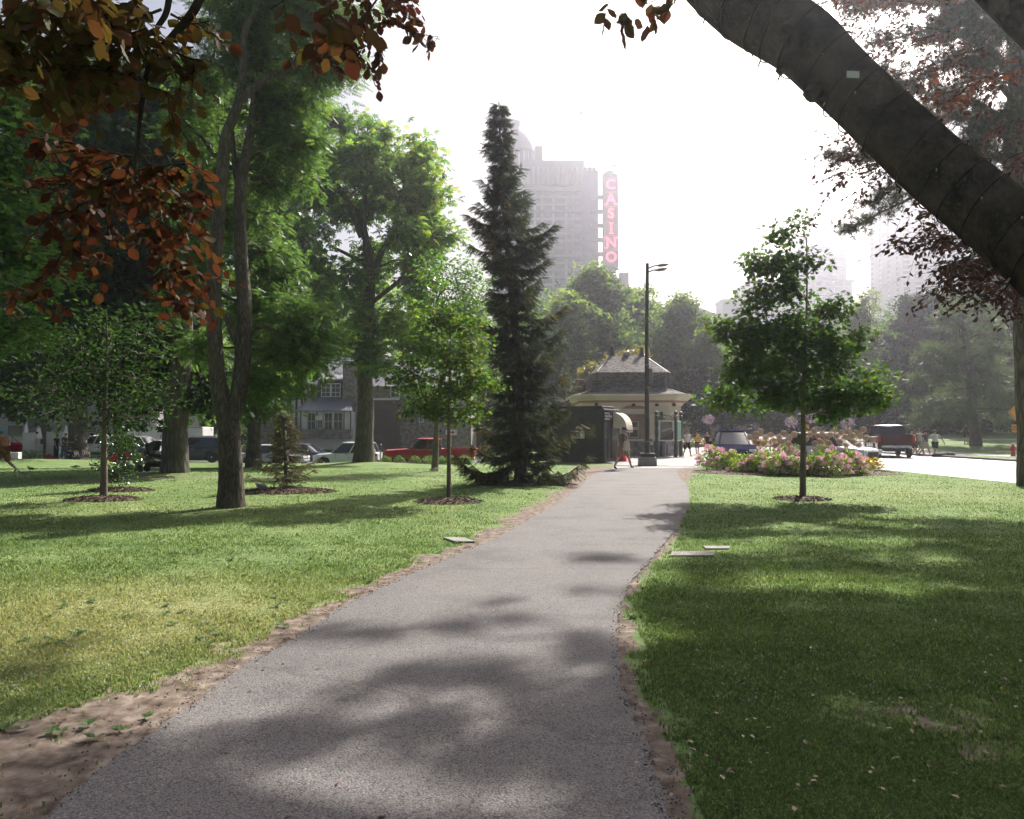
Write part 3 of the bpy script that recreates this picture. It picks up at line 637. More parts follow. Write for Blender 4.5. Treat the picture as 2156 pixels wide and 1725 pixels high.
# ---- horse chestnut
d = 42.0; cb = GT(765, 976, d)
tl = [[(cb.x, d, cb.z - .1, .62), A(767, 930, .52), A(770, 860, .46), A(768, 780, .42), A(773, 690, .38), A(778, 600, .32), A(775, 530, .24), A(765, 470, .18), A(770, 400, .12), A(790, 330, .08)],
      [A(778, 600, .22), A(800, 540, .19, .5), A(830, 480, .15, 1), A(850, 400, .1, 1.5)],
      [A(762, 500, .2), A(735, 430, .17, -.6), A(700, 370, .13, -1), A(680, 300, .09, -1.2), A(700, 270, .06, -1.4)],
      [A(775, 560, .16), A(740, 540, .12, 1.2), A(700, 520, .08, 1.6)], [A(780, 640, .14), A(830, 600, .11, -1), A(880, 560, .07, -1.6)]]
bl = pxblobs([(690, 270, 46), (700, 330, 56, 1), (670, 400, 44, -1), (760, 290, 50, 1.5), (770, 350, 62, -1.5), (850, 320, 66, .5), (830, 400, 75, 1.5), (900, 390, 56, -.5), (900, 460, 60, 1.5), (860, 500, 70, -1.8), (740, 440, 55, 2), (700, 480, 45, .5), (930, 500, 45), (880, 570, 62, .5), (800, 560, 66, 2.4), (740, 590, 46, -1), (900, 640, 55, 1), (830, 660, 60, -2), (760, 660, 52, 2), (720, 720, 40, 0), (790, 740, 55, -1.5), (860, 720, 55, 1.5), (710, 640, 34, .5), (955, 470, 24), (640, 390, 18), (740, 760, 26, -1), (900, 720, 40, 2)], d)
broadleaf('horse_chestnut', 'tall horse chestnut with a massive grey trunk beside the white car', 'tree', cb, tl, bl, 640, 20, .40, 'star', LF['chestnut'], M_BARKFAR, crad=.82, tip=.016, gap=.95, flare=1.12, droop=.5, flat=.75, vfun=lambda p: .10 * np.clip((p[:, 0] + 8.2) / 2.5, -1, 1) + .08 * np.clip((p[:, 2] - 11) / 5, -1, 1))
# ---- plane tree, bright leaves behind the ash
d = 37.0; pb = GT(533, 984, d)
tl = [[(pb.x, d, pb.z - .1, .42), A(535, 930, .34), A(536, 860, .31), A(545, 760, .27), A(560, 640, .2), A(580, 520, .12), A(590, 440, .07)], [A(545, 750, .2), A(600, 680, .14, 1), A(640, 620, .08, 1)]]
bl = pxblobs([(570, 440, 50), (540, 500, 60, 1), (610, 500, 55, -1), (570, 560, 66, -1.5), (640, 570, 55, 1), (600, 630, 70, 1.5), (660, 650, 50, -1), (550, 680, 60, -1), (640, 710, 60, 1), (570, 750, 55, 1.5), (620, 780, 50, -1), (540, 820, 40, 0), (500, 850, 40, 0), (560, 850, 36, .5), (430, 850, 40, 1), (395, 820, 50, 1)], d)
broadleaf('plane_tree', 'tree with large bright pale green leaves behind the forked ash', 'tree', pb, tl, bl, 520, 18, .42, 'lobed', LF['plane'], M_BARKFAR, crad=.85, tip=.014, gap=.45, flare=1.08, droop=.5, flat=.5)
# ---- dark maple on the lawn with the wire round its trunk
d = 26.0; db = GT(367, 1005, d)
tl = [[(db.x, d, db.z - .1, .50), A(368, 960, .44), A(371, 880, .41), A(378, 800, .38), A(385, 700, .34), A(380, 600, .3), A(360, 480, .22), A(350, 350, .14), A(345, 250, .08)], [A(383, 700, .22), A(330, 600, .16, 1), A(280, 500, .1, 1.5)], [A(380, 600, .18), A(430, 500, .13, 1.5), A(470, 400, .08, 2)]]
bl = pxblobs([(330, 200, 90, 2), (420, 230, 80, 2), (240, 270, 90, 2), (330, 330, 100), (430, 380, 80, 2), (220, 400, 100, 1), (300, 470, 110, -1), (400, 480, 80, 2.5), (180, 520, 90, 1), (280, 590, 110, 1), (380, 600, 80, 2), (160, 640, 90), (250, 690, 100, -1), (350, 720, 90, 2), (420, 770, 60, 1.5), (330, 800, 60, 1), (440, 830, 40, .5), (300, 860, 35, 0), (200, 780, 60, 1)], d)
broadleaf('maple_tree', 'dark shady maple with a thick trunk behind the flowering shrub', 'tree', db, tl, bl, 1100, 30, .32, 'lobed', LF['dark'], M_BARKFAR, crad=.75, tip=.012, gap=.3, flare=1.1, vfun=lambda p: .25 * np.clip((2.8 - p[:, 2]), 0, 1))
# ---- great tree on the knoll
d = 51.5; kb_ = GT(164, 966, d)
tl = [[(kb_.x, d, kb_.z - .1, .72), A(163, 930, .58), A(165, 870, .55), A(168, 780, .5), A(160, 650, .42), A(150, 500, .3), A(140, 350, .2), A(130, 200, .1)], [A(168, 780, .3), A(90, 680, .2, 1), A(30, 600, .12, 1)], [A(165, 700, .3), A(230, 600, .2, 1), A(290, 500, .1, 2)]]
bl = pxblobs([(120, 150, 90), (60, 230, 90, 1), (200, 230, 100, -1), (100, 330, 110, 1), (210, 360, 110, 2), (20, 400, 100, 0), (130, 460, 120, -2), (250, 500, 100, 2), (30, 540, 100, -1), (150, 600, 120, 1), (260, 640, 100, 0), (40, 680, 90, 1), (150, 730, 90, -1), (60, 790, 70), (240, 770, 70, 1), (10, 830, 60, -1), (130, 840, 45, 0), (300, 800, 60, 2), (-40, 700, 80), (-40, 500, 90)], d)
broadleaf('knoll_tree', 'huge dark tree on the grassy knoll where people rest', 'tree', kb_, tl, bl, 1200, 22, .6, 'fold', LF['dark'], M_BARKFAR, crad=1.5, tip=.025, gap=.25, flare=1.35)
# ---- light maple at the edge of the picture
d = 12.5; mb = G(-150, 1130)
mb = Vector((P(-150, 1000, d).x, d, 0))
tl = [[(mb.x, d, -.1, .28), A(-150, 900, .24), A(-160, 700, .2), A(-150, 500, .16), A(-130, 300, .11), A(-120, 120, .06)], [A(-155, 700, .1), A(-80, 600, .07), A(0, 560, .03)], [A(-150, 520, .1), A(-70, 420, .06), A(10, 380, .03)]]
bl = pxblobs([(-60, 150, 90), (-20, 240, 60, .4), (-100, 300, 100, -.5), (0, 330, 55, .3), (-40, 420, 90, -.3), (40, 430, 60, .4), (-20, 520, 80, .3), (60, 540, 50, .5), (50, 250, 60, .3), (60, 350, 50, .2), (90, 690, 44, .3), (20, 610, 60, -.3), (90, 600, 36, .5), (140, 590, 26, .6), (-20, 700, 60, .2), (40, 690, 36, .5), (40, 740, 30, 0), (-60, 780, 50, .2), (-140, 500, 110), (-200, 300, 110), (-200, 650, 100)], d)
broadleaf('sugar_maple', 'maple with layered light green leaves reaching in from beyond the frame edge', 'tree', mb, tl, bl, 420, 26, .15, 'lobed', LF['maple'], M_BARK, crad=.42, tip=.006, gap=.5, flat=.8, droop=.15)
# ---- bronze-leaved maple behind
d = 46.0; bb_ = GT(590, 970, d)
tl = [[(bb_.x, d, bb_.z, .4), A(590, 850, .35), A(590, 600, .28), A(580, 400, .15), A(570, 300, .08)]]
bl = pxblobs([(590, 290, 40), (560, 330, 46, 1), (610, 340, 34, -1), (600, 400, 46, 1), (560, 430, 50, -1), (640, 420, 20, 0), (610, 470, 34, 1), (520, 370, 60, 1), (460, 300, 70, 2), (440, 200, 70, 2), (500, 450, 60, 2), (380, 180, 70, 2), (620, 300, 22, 0)], d)
broadleaf('bronze_maple', 'bronze green maple behind the two stems of the ash', 'tree', bb_, tl, bl, 420, 18, .42, 'star', LF['bronze'], M_BARKFAR, crad=1.0, tip=.016, gap=.3)
# ================================================================ conifers
def conifer(name, label, base, top, prof, nb, lmat, bmat, r0, nl, ns, droop=.35, vfun=None, lift=0.15, hang=.3, seed=1, cat='tree', zlow=0.02, leftp=None, wh=0):
    """base, top world points; prof: [(height fraction, reach)]; boughs with hanging twigs"""
    rg = np.random.default_rng(seed); b = Vector(base); t = empty(name, b, 0, label, cat)
    H = top[2] - b.z; tx, ty = top[0] - b.x, top[1] - b.y
    ax = lambda h: np.array([tx * h + .02 * H * math.sin(h * 5) * (1 - h), ty * h, H * h])
    ln = [[(*ax(h), r0 * (1 - h) ** .85 + .012) for h in (0, .15, .3, .45, .6, .75, .9, 1)]]
    trunk_mesh('trunk', ln, bmat, t, n=14, flare=1.3)
    hp, rp = zip(*prof); paths, pos, dirs = [], [], []
    for k in range(nb):
        h = zlow + (1 - zlow - .01) * ((k + rg.random()) / nb) ** .92; h = (round(h * wh) + rg.normal(0, .10)) / wh if wh else h; h = min(.985, max(zlow, h)); az = k * 2.39996 + rg.normal(0, .35)
        reach = float(np.interp(h, hp, rp)) * (.42 + .85 * rg.random() ** 1.3)
        if leftp is not None and math.cos(az) < 0: reach *= float(np.interp(h, hp, leftp))
        o = np.array([math.cos(az), math.sin(az), 0]); p0 = ax(h); m_ = 9; ts = np.linspace(0, 1, m_)
        dr = droop * (1 - h * .75) * reach
        pts = p0 + o * (reach * ts)[:, None]; pts[:, 2] += -dr * np.sin(ts * 2.2) + lift * reach * ts ** 2.5
        rr = (.004 + .016 * reach) * (1 - ts * .85); paths.append((pts, rr))
        side = np.array([-o[1], o[0], 0]); q = int(nl * (0.35 + reach))
        for j in range(q):
            tt = min(1, .12 + .9 * (j + rg.random()) / q); p = np.array([np.interp(tt, ts, pts[:, c]) for c in range(3)])
            s = 1 if j % 2 else -1; L_ = (.16 + .34 * reach * (1 - tt) * .55) * rg.uniform(.6, 1.3); L_ = min(L_, .75)
            dv = o * .75 + side * s * rg.uniform(.2, 1.0) + np.array([0, 0, -hang * rg.uniform(.1, 1.6)]); dv /= np.linalg.norm(dv)
            for i in range(max(1, int(L_ / .13))):
                pos.append(p + dv * i * .13 + np.array([0, 0, -.05 * i * i * hang])); dirs.append(dv + rg.normal(0, .25, 3))
    tubes('branches', paths, bmat, t, n=5)
    pos = np.array(pos); dirs = np.array(dirs); v = np.clip(rg.normal(.42, .2, len(pos)) + (vfun(pos) if vfun else 0), 0, 1)
    leaves('crown', pos, ns, 'needles', lmat, t, dirs=dirs, flat=.5, v=v)
    return t
sb = G(1095, 1018); stp = P(1050, 212, sb.y)
_v = lambda p: .16 * (vnoise(p, 1.6, 4) > .35) + .30 * np.clip(vnoise(p, .9, 8) - .25, 0, 1) + .22 * np.clip((np.hypot(p[:, 0], p[:, 1]) - .75) / .6, 0, 1)  # last term: outer needles coloured lighter, standing in for sunlit bough edges
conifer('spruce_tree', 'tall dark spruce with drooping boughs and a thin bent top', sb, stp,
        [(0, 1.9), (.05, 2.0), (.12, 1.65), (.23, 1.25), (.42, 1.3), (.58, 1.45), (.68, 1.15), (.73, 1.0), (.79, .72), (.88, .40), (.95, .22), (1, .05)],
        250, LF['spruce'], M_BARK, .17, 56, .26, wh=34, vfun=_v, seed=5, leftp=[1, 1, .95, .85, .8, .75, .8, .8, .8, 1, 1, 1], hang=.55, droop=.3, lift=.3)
bs = G(600, 1033); btp = P(598, 866, bs.y)
conifer('dry_spruce', 'young browning spruce with thin see-through boughs in a mulch ring', bs, btp, [(0, .85), (.1, .95), (.25, .8), (.5, .6), (.75, .35), (1, .05)], 64, LF['brownspruce'], M_BARKTHIN, .05, 34, .17, seed=8, hang=.5, droop=.16, lift=.25, zlow=.07)

def pine(name, label, trunk, boughs, lmat, bmat, tuft, per, vv=0.0, bl_=.5):
    """boughs: lists of world rows (x,y,z,r): every bough carries tufted twigs"""
    b = Vector(trunk[0][:3]); bb = np.array(b); t = empty(name, b, 0, label, 'tree')
    sh = lambda ln: [(r[0] - b.x, r[1] - b.y, r[2] - b.z, r[3]) for r in ln]
    trunk_mesh('trunk', [sh(trunk)], bmat, t, n=18, flare=1.08)
    paths, pos, dirs = [], [], []
    for ln in boughs:
        s = smooth_line(sh(ln), 6); paths.append((s[:, :3], s[:, 3])); L_ = np.linalg.norm(s[-1, :3] - s[0, :3]); k = max(3, int(L_ * per))
        for q in range(k):
            f = .25 + .78 * RNG.random(); f = min(f, 1); i = f * (len(s) - 1); i0 = int(i); i1 = min(i0 + 1, len(s) - 1); p = s[i0, :3] + (s[i1, :3] - s[i0, :3]) * (i - i0)
            d_ = RNG.normal(size=3) * np.array([1, 1, .55]) + (s[i1, :3] - s[max(0, i0 - 1), :3]) * 1.2 + np.array([0, 0, .15]); d_ /= np.linalg.norm(d_); tw = bl_ * RNG.uniform(.4, 1.2) * (1.15 - f * .6)
            e = p + d_ * tw; paths.append((np.array([p, (p + e) / 2 + [0, 0, .03], e]), np.array([.016, .011, .006]) * tuft * 4.5))
            for z in range(5): pos.append(p + (e - p) * (.45 + .14 * z) + RNG.normal(0, .04, 3)); dirs.append(d_ + RNG.normal(0, .5, 3))
    tubes('branches', paths, bmat, t, n=5)
    pos = np.array(pos); v = np.clip(RNG.normal(.45, .22, len(pos)) + vv, 0, 1)
    leaves('crown', pos, tuft, 'tuft', lmat, t, dirs=np.array(dirs), flat=.3, v=v)
    return t
M_PINEBARK = bark('pine_bark', (0.17, 0.135, 0.115), (0.085, 0.068, 0.058), zs=0.3, scale=5, dist=0.06)
d = 21.5
R_ = lambda x, y, r, dd=0.0: W(x, y, d + dd, r)
pt = P(2184, 1000, d)
trunkp = [(pt.x, d, -.1, .5), R_(2180, 900, .46), R_(2172, 780, .43), R_(2166, 640, .4), R_(2150, 480, .36), R_(2138, 330, .33), R_(2146, 180, .29), R_(2150, 20, .25), R_(2140, -160, .2), R_(2130, -320, .12)]
bgh = []
for (y0, x1, y1, x2, y2, dd) in [(330, 2000, 330, 1830, 430, -1), (300, 2040, 250, 1900, 240, 2), (200, 2020, 130, 1880, 190, -2), (150, 1990, 60, 1850, 90, 1), (60, 1980, -20, 1800, 20, -1), (20, 2040, -60, 1930, -120, 2), (400, 1960, 400, 1790, 480, .5),
                                 (380, 1950, 330, 1760, 330, -.5), (250, 1960, 200, 1790, 130, .5), (100, 2090, 60, 2010, 40, -3), (200, 2210, 160, 2330, 140, 1), (330, 2230, 300, 2340, 330, -1), (420, 2220, 420, 2320, 480, 1), (-60, 2000, -140, 1900, -150, 0), (-100, 2080, -200, 2000, -260, -2), (-160, 2200, -220, 2280, -240, 0), (-40, 2230, -60, 2330, -60, 2),
                                 (0, 2060, 0, 1960, 80, -4), (300, 2100, 260, 2030, 330, -4), (180, 2080, 120, 1960, 260, 3.5), (-200, 2060, -280, 1990, -330, 1), (-260, 2180, -330, 2230, -380, 0), (-120, 1960, -160, 1830, -60, 1.5)]:
    yb = float(np.interp(y0, [-320, 1000], [-320, 1000])); xb = float(np.interp(y0, [-320, 20, 330, 640], [2130, 2150, 2150, 2168]))
    bgh.append([R_(xb, y0 + 30, .12), R_((xb + x1) / 2, (y0 + y1) / 2 - 6, .09, dd * .3), R_(x1, y1, .06, dd * .7), R_(x2, y2, .02, dd)])
pine('pine_tree', 'tall pine with dark scaly bark and long tufted boughs behind the beech limb', trunkp, bgh, LF['pine'], M_PINEBARK, .21, 34, bl_=1.0)
# pale pine by the far walk
d = 63.0; pb = GT(2055, 947, d)
tp = [(pb.x, d, pb.z - .1, .5), W(2052, 900, d, .42), W(2045, 830, d, .36), W(2042, 760, d, .28), W(2030, 700, d, .18), W(2022, 660, d, .1), W(2020, 640, d, .05)]
bg2 = []
for (y0, x1, y1, dd) in [(850, 1950, 860, 1), (840, 2130, 830, -1), (800, 1930, 800, -2), (800, 2150, 790, 2), (770, 1960, 740, 2), (760, 2110, 740, -2), (730, 1940, 760, 0), (720, 2100, 700, 1), (690, 1980, 670, -1), (690, 2080, 670, 0), (660, 2000, 645, 1), (660, 2060, 650, -1), (860, 2000, 880, -3), (860, 2110, 880, 2), (820, 1990, 830, 3), (820, 2090, 830, -3), (780, 2000, 760, -3), (740, 2080, 760, 3), (710, 2010, 690, 2), (880, 1930, 885, 1), (870, 2170, 870, 0)]:
    xb = float(np.interp(y0, [640, 950], [2020, 2055])); bg2.append([W(xb, y0, d, .13), W((xb + x1) / 2, (y0 + y1) / 2 - 8, d + dd * .6, .09), W(x1, y1, d + dd * 1.3, .03)])
pine('pale_pine', 'pale green layered pine standing alone beyond the road', tp, bg2, LF['palepine'], M_BARKFAR, .62, 9, bl_=2.0)
# ================================================================ the great copper beech overhead
d = 3.6
be = empty('copper_beech', (5.2, 2.7, 0), 0, 'copper beech overhead, its huge smooth grey limb wound with a cable of lights', 'tree')
o0 = np.array([5.2, 2.7, 0])
Bw = lambda x, y, dd, r: tuple(np.array(W(x, y, dd, r)) - np.array([*o0, 0]))
trunk_mesh('trunk', [[(0, 0, -.1, .75), (0, 0, .9, .62), (-.15, .25, 1.8, .55), (-.35, .5, 2.5, .50), (-.2, .9, 4.2, .46), (.2, 1.6, 6.5, .42), (.6, 3, 9.5, .34), (1.2, 5, 13, .24), (1.6, 7, 16, .12)]], M_BEECHBARK, be, n=26, flare=1.4)
limb = [Bw(2430, 740, 3.6, .24), Bw(2265, 590, 3.8, .205), Bw(2155, 498, 4.0, .192), Bw(2068, 432, 4.15, .190), Bw(1963, 347, 4.3, .190), Bw(1838, 231, 4.45, .188), Bw(1752, 150, 4.55, .194), Bw(1677, 78, 4.65, .208), Bw(1570, 12, 4.75, .205), Bw(1470, -75, 4.9, .19), Bw(1380, -170, 5.1, .17), Bw(1200, -250, 5.4, .14), Bw(1000, -280, 5.6, .11), Bw(760, -250, 5.5, .08)]
trunk_mesh('limb', [limb], M_BEECHBARK, be, n=34, flare=0, rough=.11)
lb = MB()       # swellings and the knob under the limb
for (x, y, dd, r) in [(1588, 76, 4.70, .085), (1644, 148, 4.52, .030), (1712, 196, 4.45, .055)]:
    lb = MB(); c = Bw(x, y, dd, r); pr = [(r * math.sin(a) * (1 + .12 * math.sin(5 * a)), -r * math.cos(a)) for a in np.linspace(0.05, math.pi - .05, 9)]
    lb.lathe(pr, n=14, c=c[:3]); lb.build('burl', M_BEECHBARK, be, smooth=True)
trunk_mesh('limb', [[Bw(2420, 200, 4.2, .22), Bw(2250, 75, 4.3, .19), Bw(2150, -5, 4.4, .165), Bw(2050, -90, 4.6, .14), Bw(1920, -190, 5, .1)]], M_BEECHBARK, be, n=20, flare=0)
# cable of lights wound round the limb
M_CABLE = mat('black_cable', (0.010, 0.010, 0.011), rough=.95, spec=.05); M_BULB = mat('amber_bulb', (0.30, 0.24, 0.10), rough=.2, spec=.7)
s = smooth_line(limb, 24); T = unit(np.gradient(s[:, :3], axis=0)); Uv = unit(np.cross(T, np.array([.1, 1, .05]))); Wv = np.cross(T, Uv)
cab = []; ph = 0; prev = s[0, :3]; bulbs = MB(); sock = MB(); nb_ = 0
for i in range(20, 230):
    ph += np.linalg.norm(s[i, :3] - prev) / (.21 + .07 * math.sin(i * .13) + .04 * math.sin(i * .37)) * 2 * np.pi; prev = s[i, :3]
    sub = 1
    rr = s[i, 3] * 1.045 + .004; cab.append(s[i, :3] + (Uv[i] * math.cos(ph) + Wv[i] * math.sin(ph)) * rr)
cs = smooth_line(np.array(cab), 5)
# straighten the chords: push every cable point out to the bark
tubes('light_cable', [(cs, np.full(len(cs), .0044))], M_CABLE, be, n=6)
for i in range(8, len(cab) - 4, 7):
    p = Vector(cab[i]); c = Vector(s[20 + i, :3]); out = (p - c).normalized()
    sk = MB().tube([p, p + out * .02 + Vector((0, 0, -.018))], [.006, .006], n=7); so = sk.build('bulb_socket', M_CABLE, be)
    q = p + out * .02 + Vector((0, 0, -.018)); bu = MB().tube([q, q + Vector((0, 0, -.010)) + out * .01, q + Vector((0, 0, -.018)) + out * .016], [.0048, .0052, .002], n=7).build('bulb', M_BULB, so)
tg_ = MB(); pl = P(1796, 157, 4.27) - Vector(o0); tg_.box(pl, (.074, .004, .040), ry=.05, bev=.0015); tg_.build('name_tag', mat('plastic_tag', (.55, .55, .54), rough=.4), be)
# near leaves: twigs written as (x, y, depth) rows; leaves alternate along them
def twig_leaves(rows, per_m, size, spread=.07, vmu=.4, vs=.2):
    paths, pos, dirs, vv = [], [], [], []
    for ln in rows:
        wv = [Bw(x, y, dd, r) for x, y, dd, r in ln]; q = smooth_line(wv, 6); paths.append((q[:, :3], q[:, 3]))
        L_ = np.sum(np.linalg.norm(np.diff(q[:, :3], axis=0), axis=1)); k = max(2, int(L_ * per_m / 5))
        for j in range(k):
            f = (j + RNG.random()) / k * (len(q) - 1); i0 = min(int(f), len(q) - 2); p = q[i0, :3] + (q[i0 + 1, :3] - q[i0, :3]) * (f - i0)
            tdir = unit((q[i0 + 1, :3] - q[i0, :3])[None])[0]; sd_ = RNG.normal(size=3) * np.array([1, .8, .45]) + tdir * .5 + np.array([0, 0, -.25]); sd_ /= np.linalg.norm(sd_)
            L2 = spread * RNG.uniform(.6, 2.2); e = p + sd_ * L2 + np.array([0, 0, -.2 * L2]); paths.append((np.array([p, (p + e) / 2, e]), np.array([.0022, .0016, .001])))
            for z in range(5):
                g_ = (z + .6) / 5; a = p + (e - p) * g_; side = np.cross(sd_, [0, 0, 1]); side = side / max(1e-6, np.linalg.norm(side)) * (1 if z % 2 else -1)
                dv = sd_ * .6 + side * (.8 if z < 4 else 0) + RNG.normal(0, .25, 3) + np.array([0, 0, -.35]); pos.append(a); dirs.append(dv); vv.append(RNG.normal(vmu, vs))
    return paths, np.array(pos), np.array(dirs), np.clip(vv, 0, 1)
def foliage(rows, per_m, size, spread, vmu, vs, material, kind='oval', name='foliage', vf=None):
    pa, po, di, vv = twig_leaves(rows, per_m, size, spread, vmu, vs)
    if vf is not None: vv = np.clip(vv + vf(po), 0, 1)
    f = leaves(name, po, size, kind, material, be, dirs=di, flat=.45, v=vv)
    tubes('twigs', pa, M_BEECHBARK, f, n=4)
    return f
br = []
main = [[(800, -60, 2.9, .016), (760, 40, 2.8, .013), (700, 120, 2.7, .010), (640, 190, 2.6, .007), (600, 260, 2.6, .004)]]
# limb seen dark at the upper left, branching downwards
boughL = [[(470, -120, 2.4, .017), (415, 10, 2.4, .015), (370, 70, 2.4, .013), (318, 130, 2.4, .010), (300, 210, 2.45, .008), (290, 300, 2.5, .006), (284, 380, 2.5, .005)],
          [(360, -60, 2.3, .012), (352, 20, 2.3, .010), (330, 60, 2.3, .008)]]
tubes('bough', [((lambda q: q[:, :3])(smooth_line([Bw(*t) for t in ln], 8)), smooth_line([Bw(*t) for t in ln], 8)[:, 3]) for ln in boughL], M_BEECHBARK, be, n=8)
top_left = [[(330, -40, 2.1, .005), (200, 10, 2.0, .004), (90, 40, 1.9, .003), (10, 60, 1.85, .002)], [(340, 20, 2.2, .005), (240, 60, 2.15, .004), (150, 110, 2.1, .003), (70, 120, 2.0, .002)], [(330, 60, 2.3, .005), (270, 100, 2.3, .004), (220, 150, 2.3, .003), (130, 175, 2.3, .002), (80, 190, 2.3, .002)],
            [(240, -60, 1.9, .005), (130, -20, 1.8, .004), (40, 10, 1.7, .003)], [(360, 30, 2.4, .005), (400, 50, 2.4, .003), (440, 45, 2.4, .002)], [(350, 100, 2.4, .005), (390, 120, 2.4, .004), (425, 130, 2.4, .002)],
            [(318, 130, 2.4, .005), (250, 170, 2.4, .004), (190, 190, 2.4, .003), (120, 200, 2.4, .002)], [(300, 180, 2.45, .005), (350, 200, 2.45, .003), (370, 270, 2.45, .002)], [(300, 170, 2.3, .004), (200, 140, 2.2, .003), (120, 150, 2.1, .002), (30, 130, 2.0, .002)],
            [(290, 40, 2.2, .004), (230, 20, 2.2, .003), (180, 60, 2.2, .002)], [(340, 90, 2.4, .004), (380, 160, 2.4, .003), (410, 150, 2.4, .002)], [(70, 60, 1.9, .003), (20, 110, 1.9, .002), (-20, 180, 1.9, .002)], [(310, 60, 2.2, .004), (200, 90, 2.2, .003), (110, 80, 2.1, .002)], [(300, 0, 2.1, .004), (180, 40, 2.05, .003), (60, 30, 2, .002)]]
foliage(top_left, 240, .048, .07, .66, .2, LF['copper'], name='foliage')
low_left = [[(295, 230, 2.6, .005), (240, 215, 2.6, .003), (150, 240, 2.6, .002)], [(288, 330, 2.6, .005), (220, 320, 2.7, .004), (140, 300, 2.7, .003), (70, 290, 2.7, .002)], [(284, 360, 2.7, .005), (340, 350, 2.7, .003), (400, 345, 2.7, .002)], [(284, 380, 2.7, .005), (330, 420, 2.7, .004), (390, 440, 2.7, .003), (430, 470, 2.7, .002)],
            [(284, 380, 2.8, .005), (220, 410, 2.9, .004), (150, 440, 2.9, .003), (90, 460, 2.9, .002)], [(300, 400, 2.9, .005), (320, 480, 3.0, .004), (350, 540, 3.0, .003), (390, 600, 3.0, .002)], [(310, 450, 3.0, .004), (360, 480, 3.0, .003), (420, 500, 3.0, .002)], [(330, 520, 3.1, .004), (380, 560, 3.1, .003), (430, 580, 3.1, .002)],
            [(340, 560, 3.1, .003), (350, 620, 3.1, .002), (400, 650, 3.1, .002)], [(200, 420, 3.0, .004), (160, 500, 3.1, .003), (110, 560, 3.2, .003), (70, 620, 3.2, .002)], [(230, 420, 3.0, .003), (225, 500, 3.0, .002), (220, 560, 3.0, .002)], [(270, 340, 2.7, .004), (180, 370, 2.8, .003), (110, 400, 2.8, .002)], [(290, 320, 2.6, .004), (370, 400, 2.8, .003), (430, 420, 2.8, .002)], [(60, 600, 3.2, .003), (30, 640, 3.2, .002)], [(280, 340, 2.7, .004), (250, 380, 2.7, .003), (200, 390, 2.7, .002)]]
foliage(low_left, 180, .050, .085, .32, .2, LF['copper'], name='foliage')
top_mid = [[(700, -80, 3.4, .012), (690, 0, 3.3, .008), (700, 40, 3.2, .004), (720, 60, 3.1, .002)]]
foliage(top_mid + [[(560, -60, 3.0, .006), (600, -10, 3.0, .004), (570, 20, 3.0, .002)], [(700, 20, 3.3, .003), (690, 70, 3.2, .002), (670, 90, 3.2, .001)]], 60, .085, .07, .5, .2, LF['copper'], name='foliage')
tm2 = [[(860, -80, 4.6, .010), (800, -10, 4.6, .008), (760, 50, 4.6, .006), (720, 100, 4.6, .004), (680, 120, 4.6, .002)], [(780, 20, 4.6, .005), (830, 40, 4.6, .004), (880, 70, 4.6, .003), (925, 78, 4.6, .002)], [(800, -10, 4.5, .005), (840, 10, 4.5, .004), (870, 50, 4.5, .002)], [(760, 50, 4.7, .004), (790, 90, 4.7, .003), (810, 120, 4.7, .002)], [(740, 80, 4.7, .004), (760, 120, 4.7, .003), (770, 140, 4.7, .002)], [(780, 0, 4.6, .004), (720, 0, 4.6, .003), (690, 30, 4.6, .002)], [(820, 0, 4.6, .004), (850, -20, 4.6, .003), (880, 30, 4.6, .002)], [(760, 50, 4.6, .004), (700, 60, 4.6, .003), (660, 110, 4.6, .002)]]
foliage(tm2, 130, .062, .08, .25, .22, LF['copper'], name='foliage')
tm3 = [[(1460, -60, 3.4, .005), (1400, -10, 3.4, .004), (1330, 20, 3.4, .002), (1290, 35, 3.4, .001)], [(1430, -10, 3.4, .003), (1400, 30, 3.4, .002), (1370, 50, 3.4, .001)], [(1340, -30, 3.5, .003), (1290, 0, 3.5, .002), (1262, 10, 3.5, .001)]]
foliage(tm3, 55, .072, .05, .42, .25, LF['copper'], name='foliage')
# purple sprays hanging beyond the limb on the right
def sprays(dist, specs, per_m, size, spread, vmu, material):
    rows = []
    for (x0, y0, x1, y1, nn) in specs:
        for k in range(nn):
            j = lambda s_: RNG.normal(0, s_); e = (x1 + j(26), y1 + j(22)); m_ = ((x0 + e[0]) / 2 + j(10), (y0 + e[1]) / 2 + j(10) - 6); dz = RNG.normal(0, .7)
            rows.append([(x0 + j(8), y0 + j(8), dist + dz * .4, .008), (*m_, dist + dz, .005), (*e, dist + dz * 1.3, .002)])
    return foliage(rows, per_m, size, spread, vmu, .22, material, kind='fold', name='foliage')
sprays(7.2, [(2130, 470, 1960, 450, 3), (2130, 520, 1890, 512, 3), (2140, 540, 1990, 560, 5), (2140, 560, 1960, 600, 4), (2130, 590, 2040, 620, 4), (2140, 600, 2110, 660, 3), (2080, 480, 2010, 510, 3), (2160, 500, 2050, 560, 4), (1990, 560, 1970, 630, 2), (2000, 520, 1930, 450, 3)], 85, .064, .16, .5, LF['purple'])
sprays(8.5, [(1900, 330, 1770, 300, 3), (1880, 340, 1740, 350, 3), (1850, 310, 1760, 270, 3), (1900, 350, 1800, 410, 2), (1780, 380, 1720, 440, 1)], 80, .06, .16, .45, LF['purple'])
sprays(9.0, [(2000, -40, 1760, 10, 4), (1960, 0, 1750, 60, 3), (2000, 60, 1830, 110, 3), (2060, 100, 1860, 190, 3), (2150, 150, 1980, 200, 3), (2160, 250, 2060, 290, 3), (2170, 330, 2090, 370, 3), (2190, 420, 2110, 440, 3)], 70, .07, .2, .6, LF['purple'])
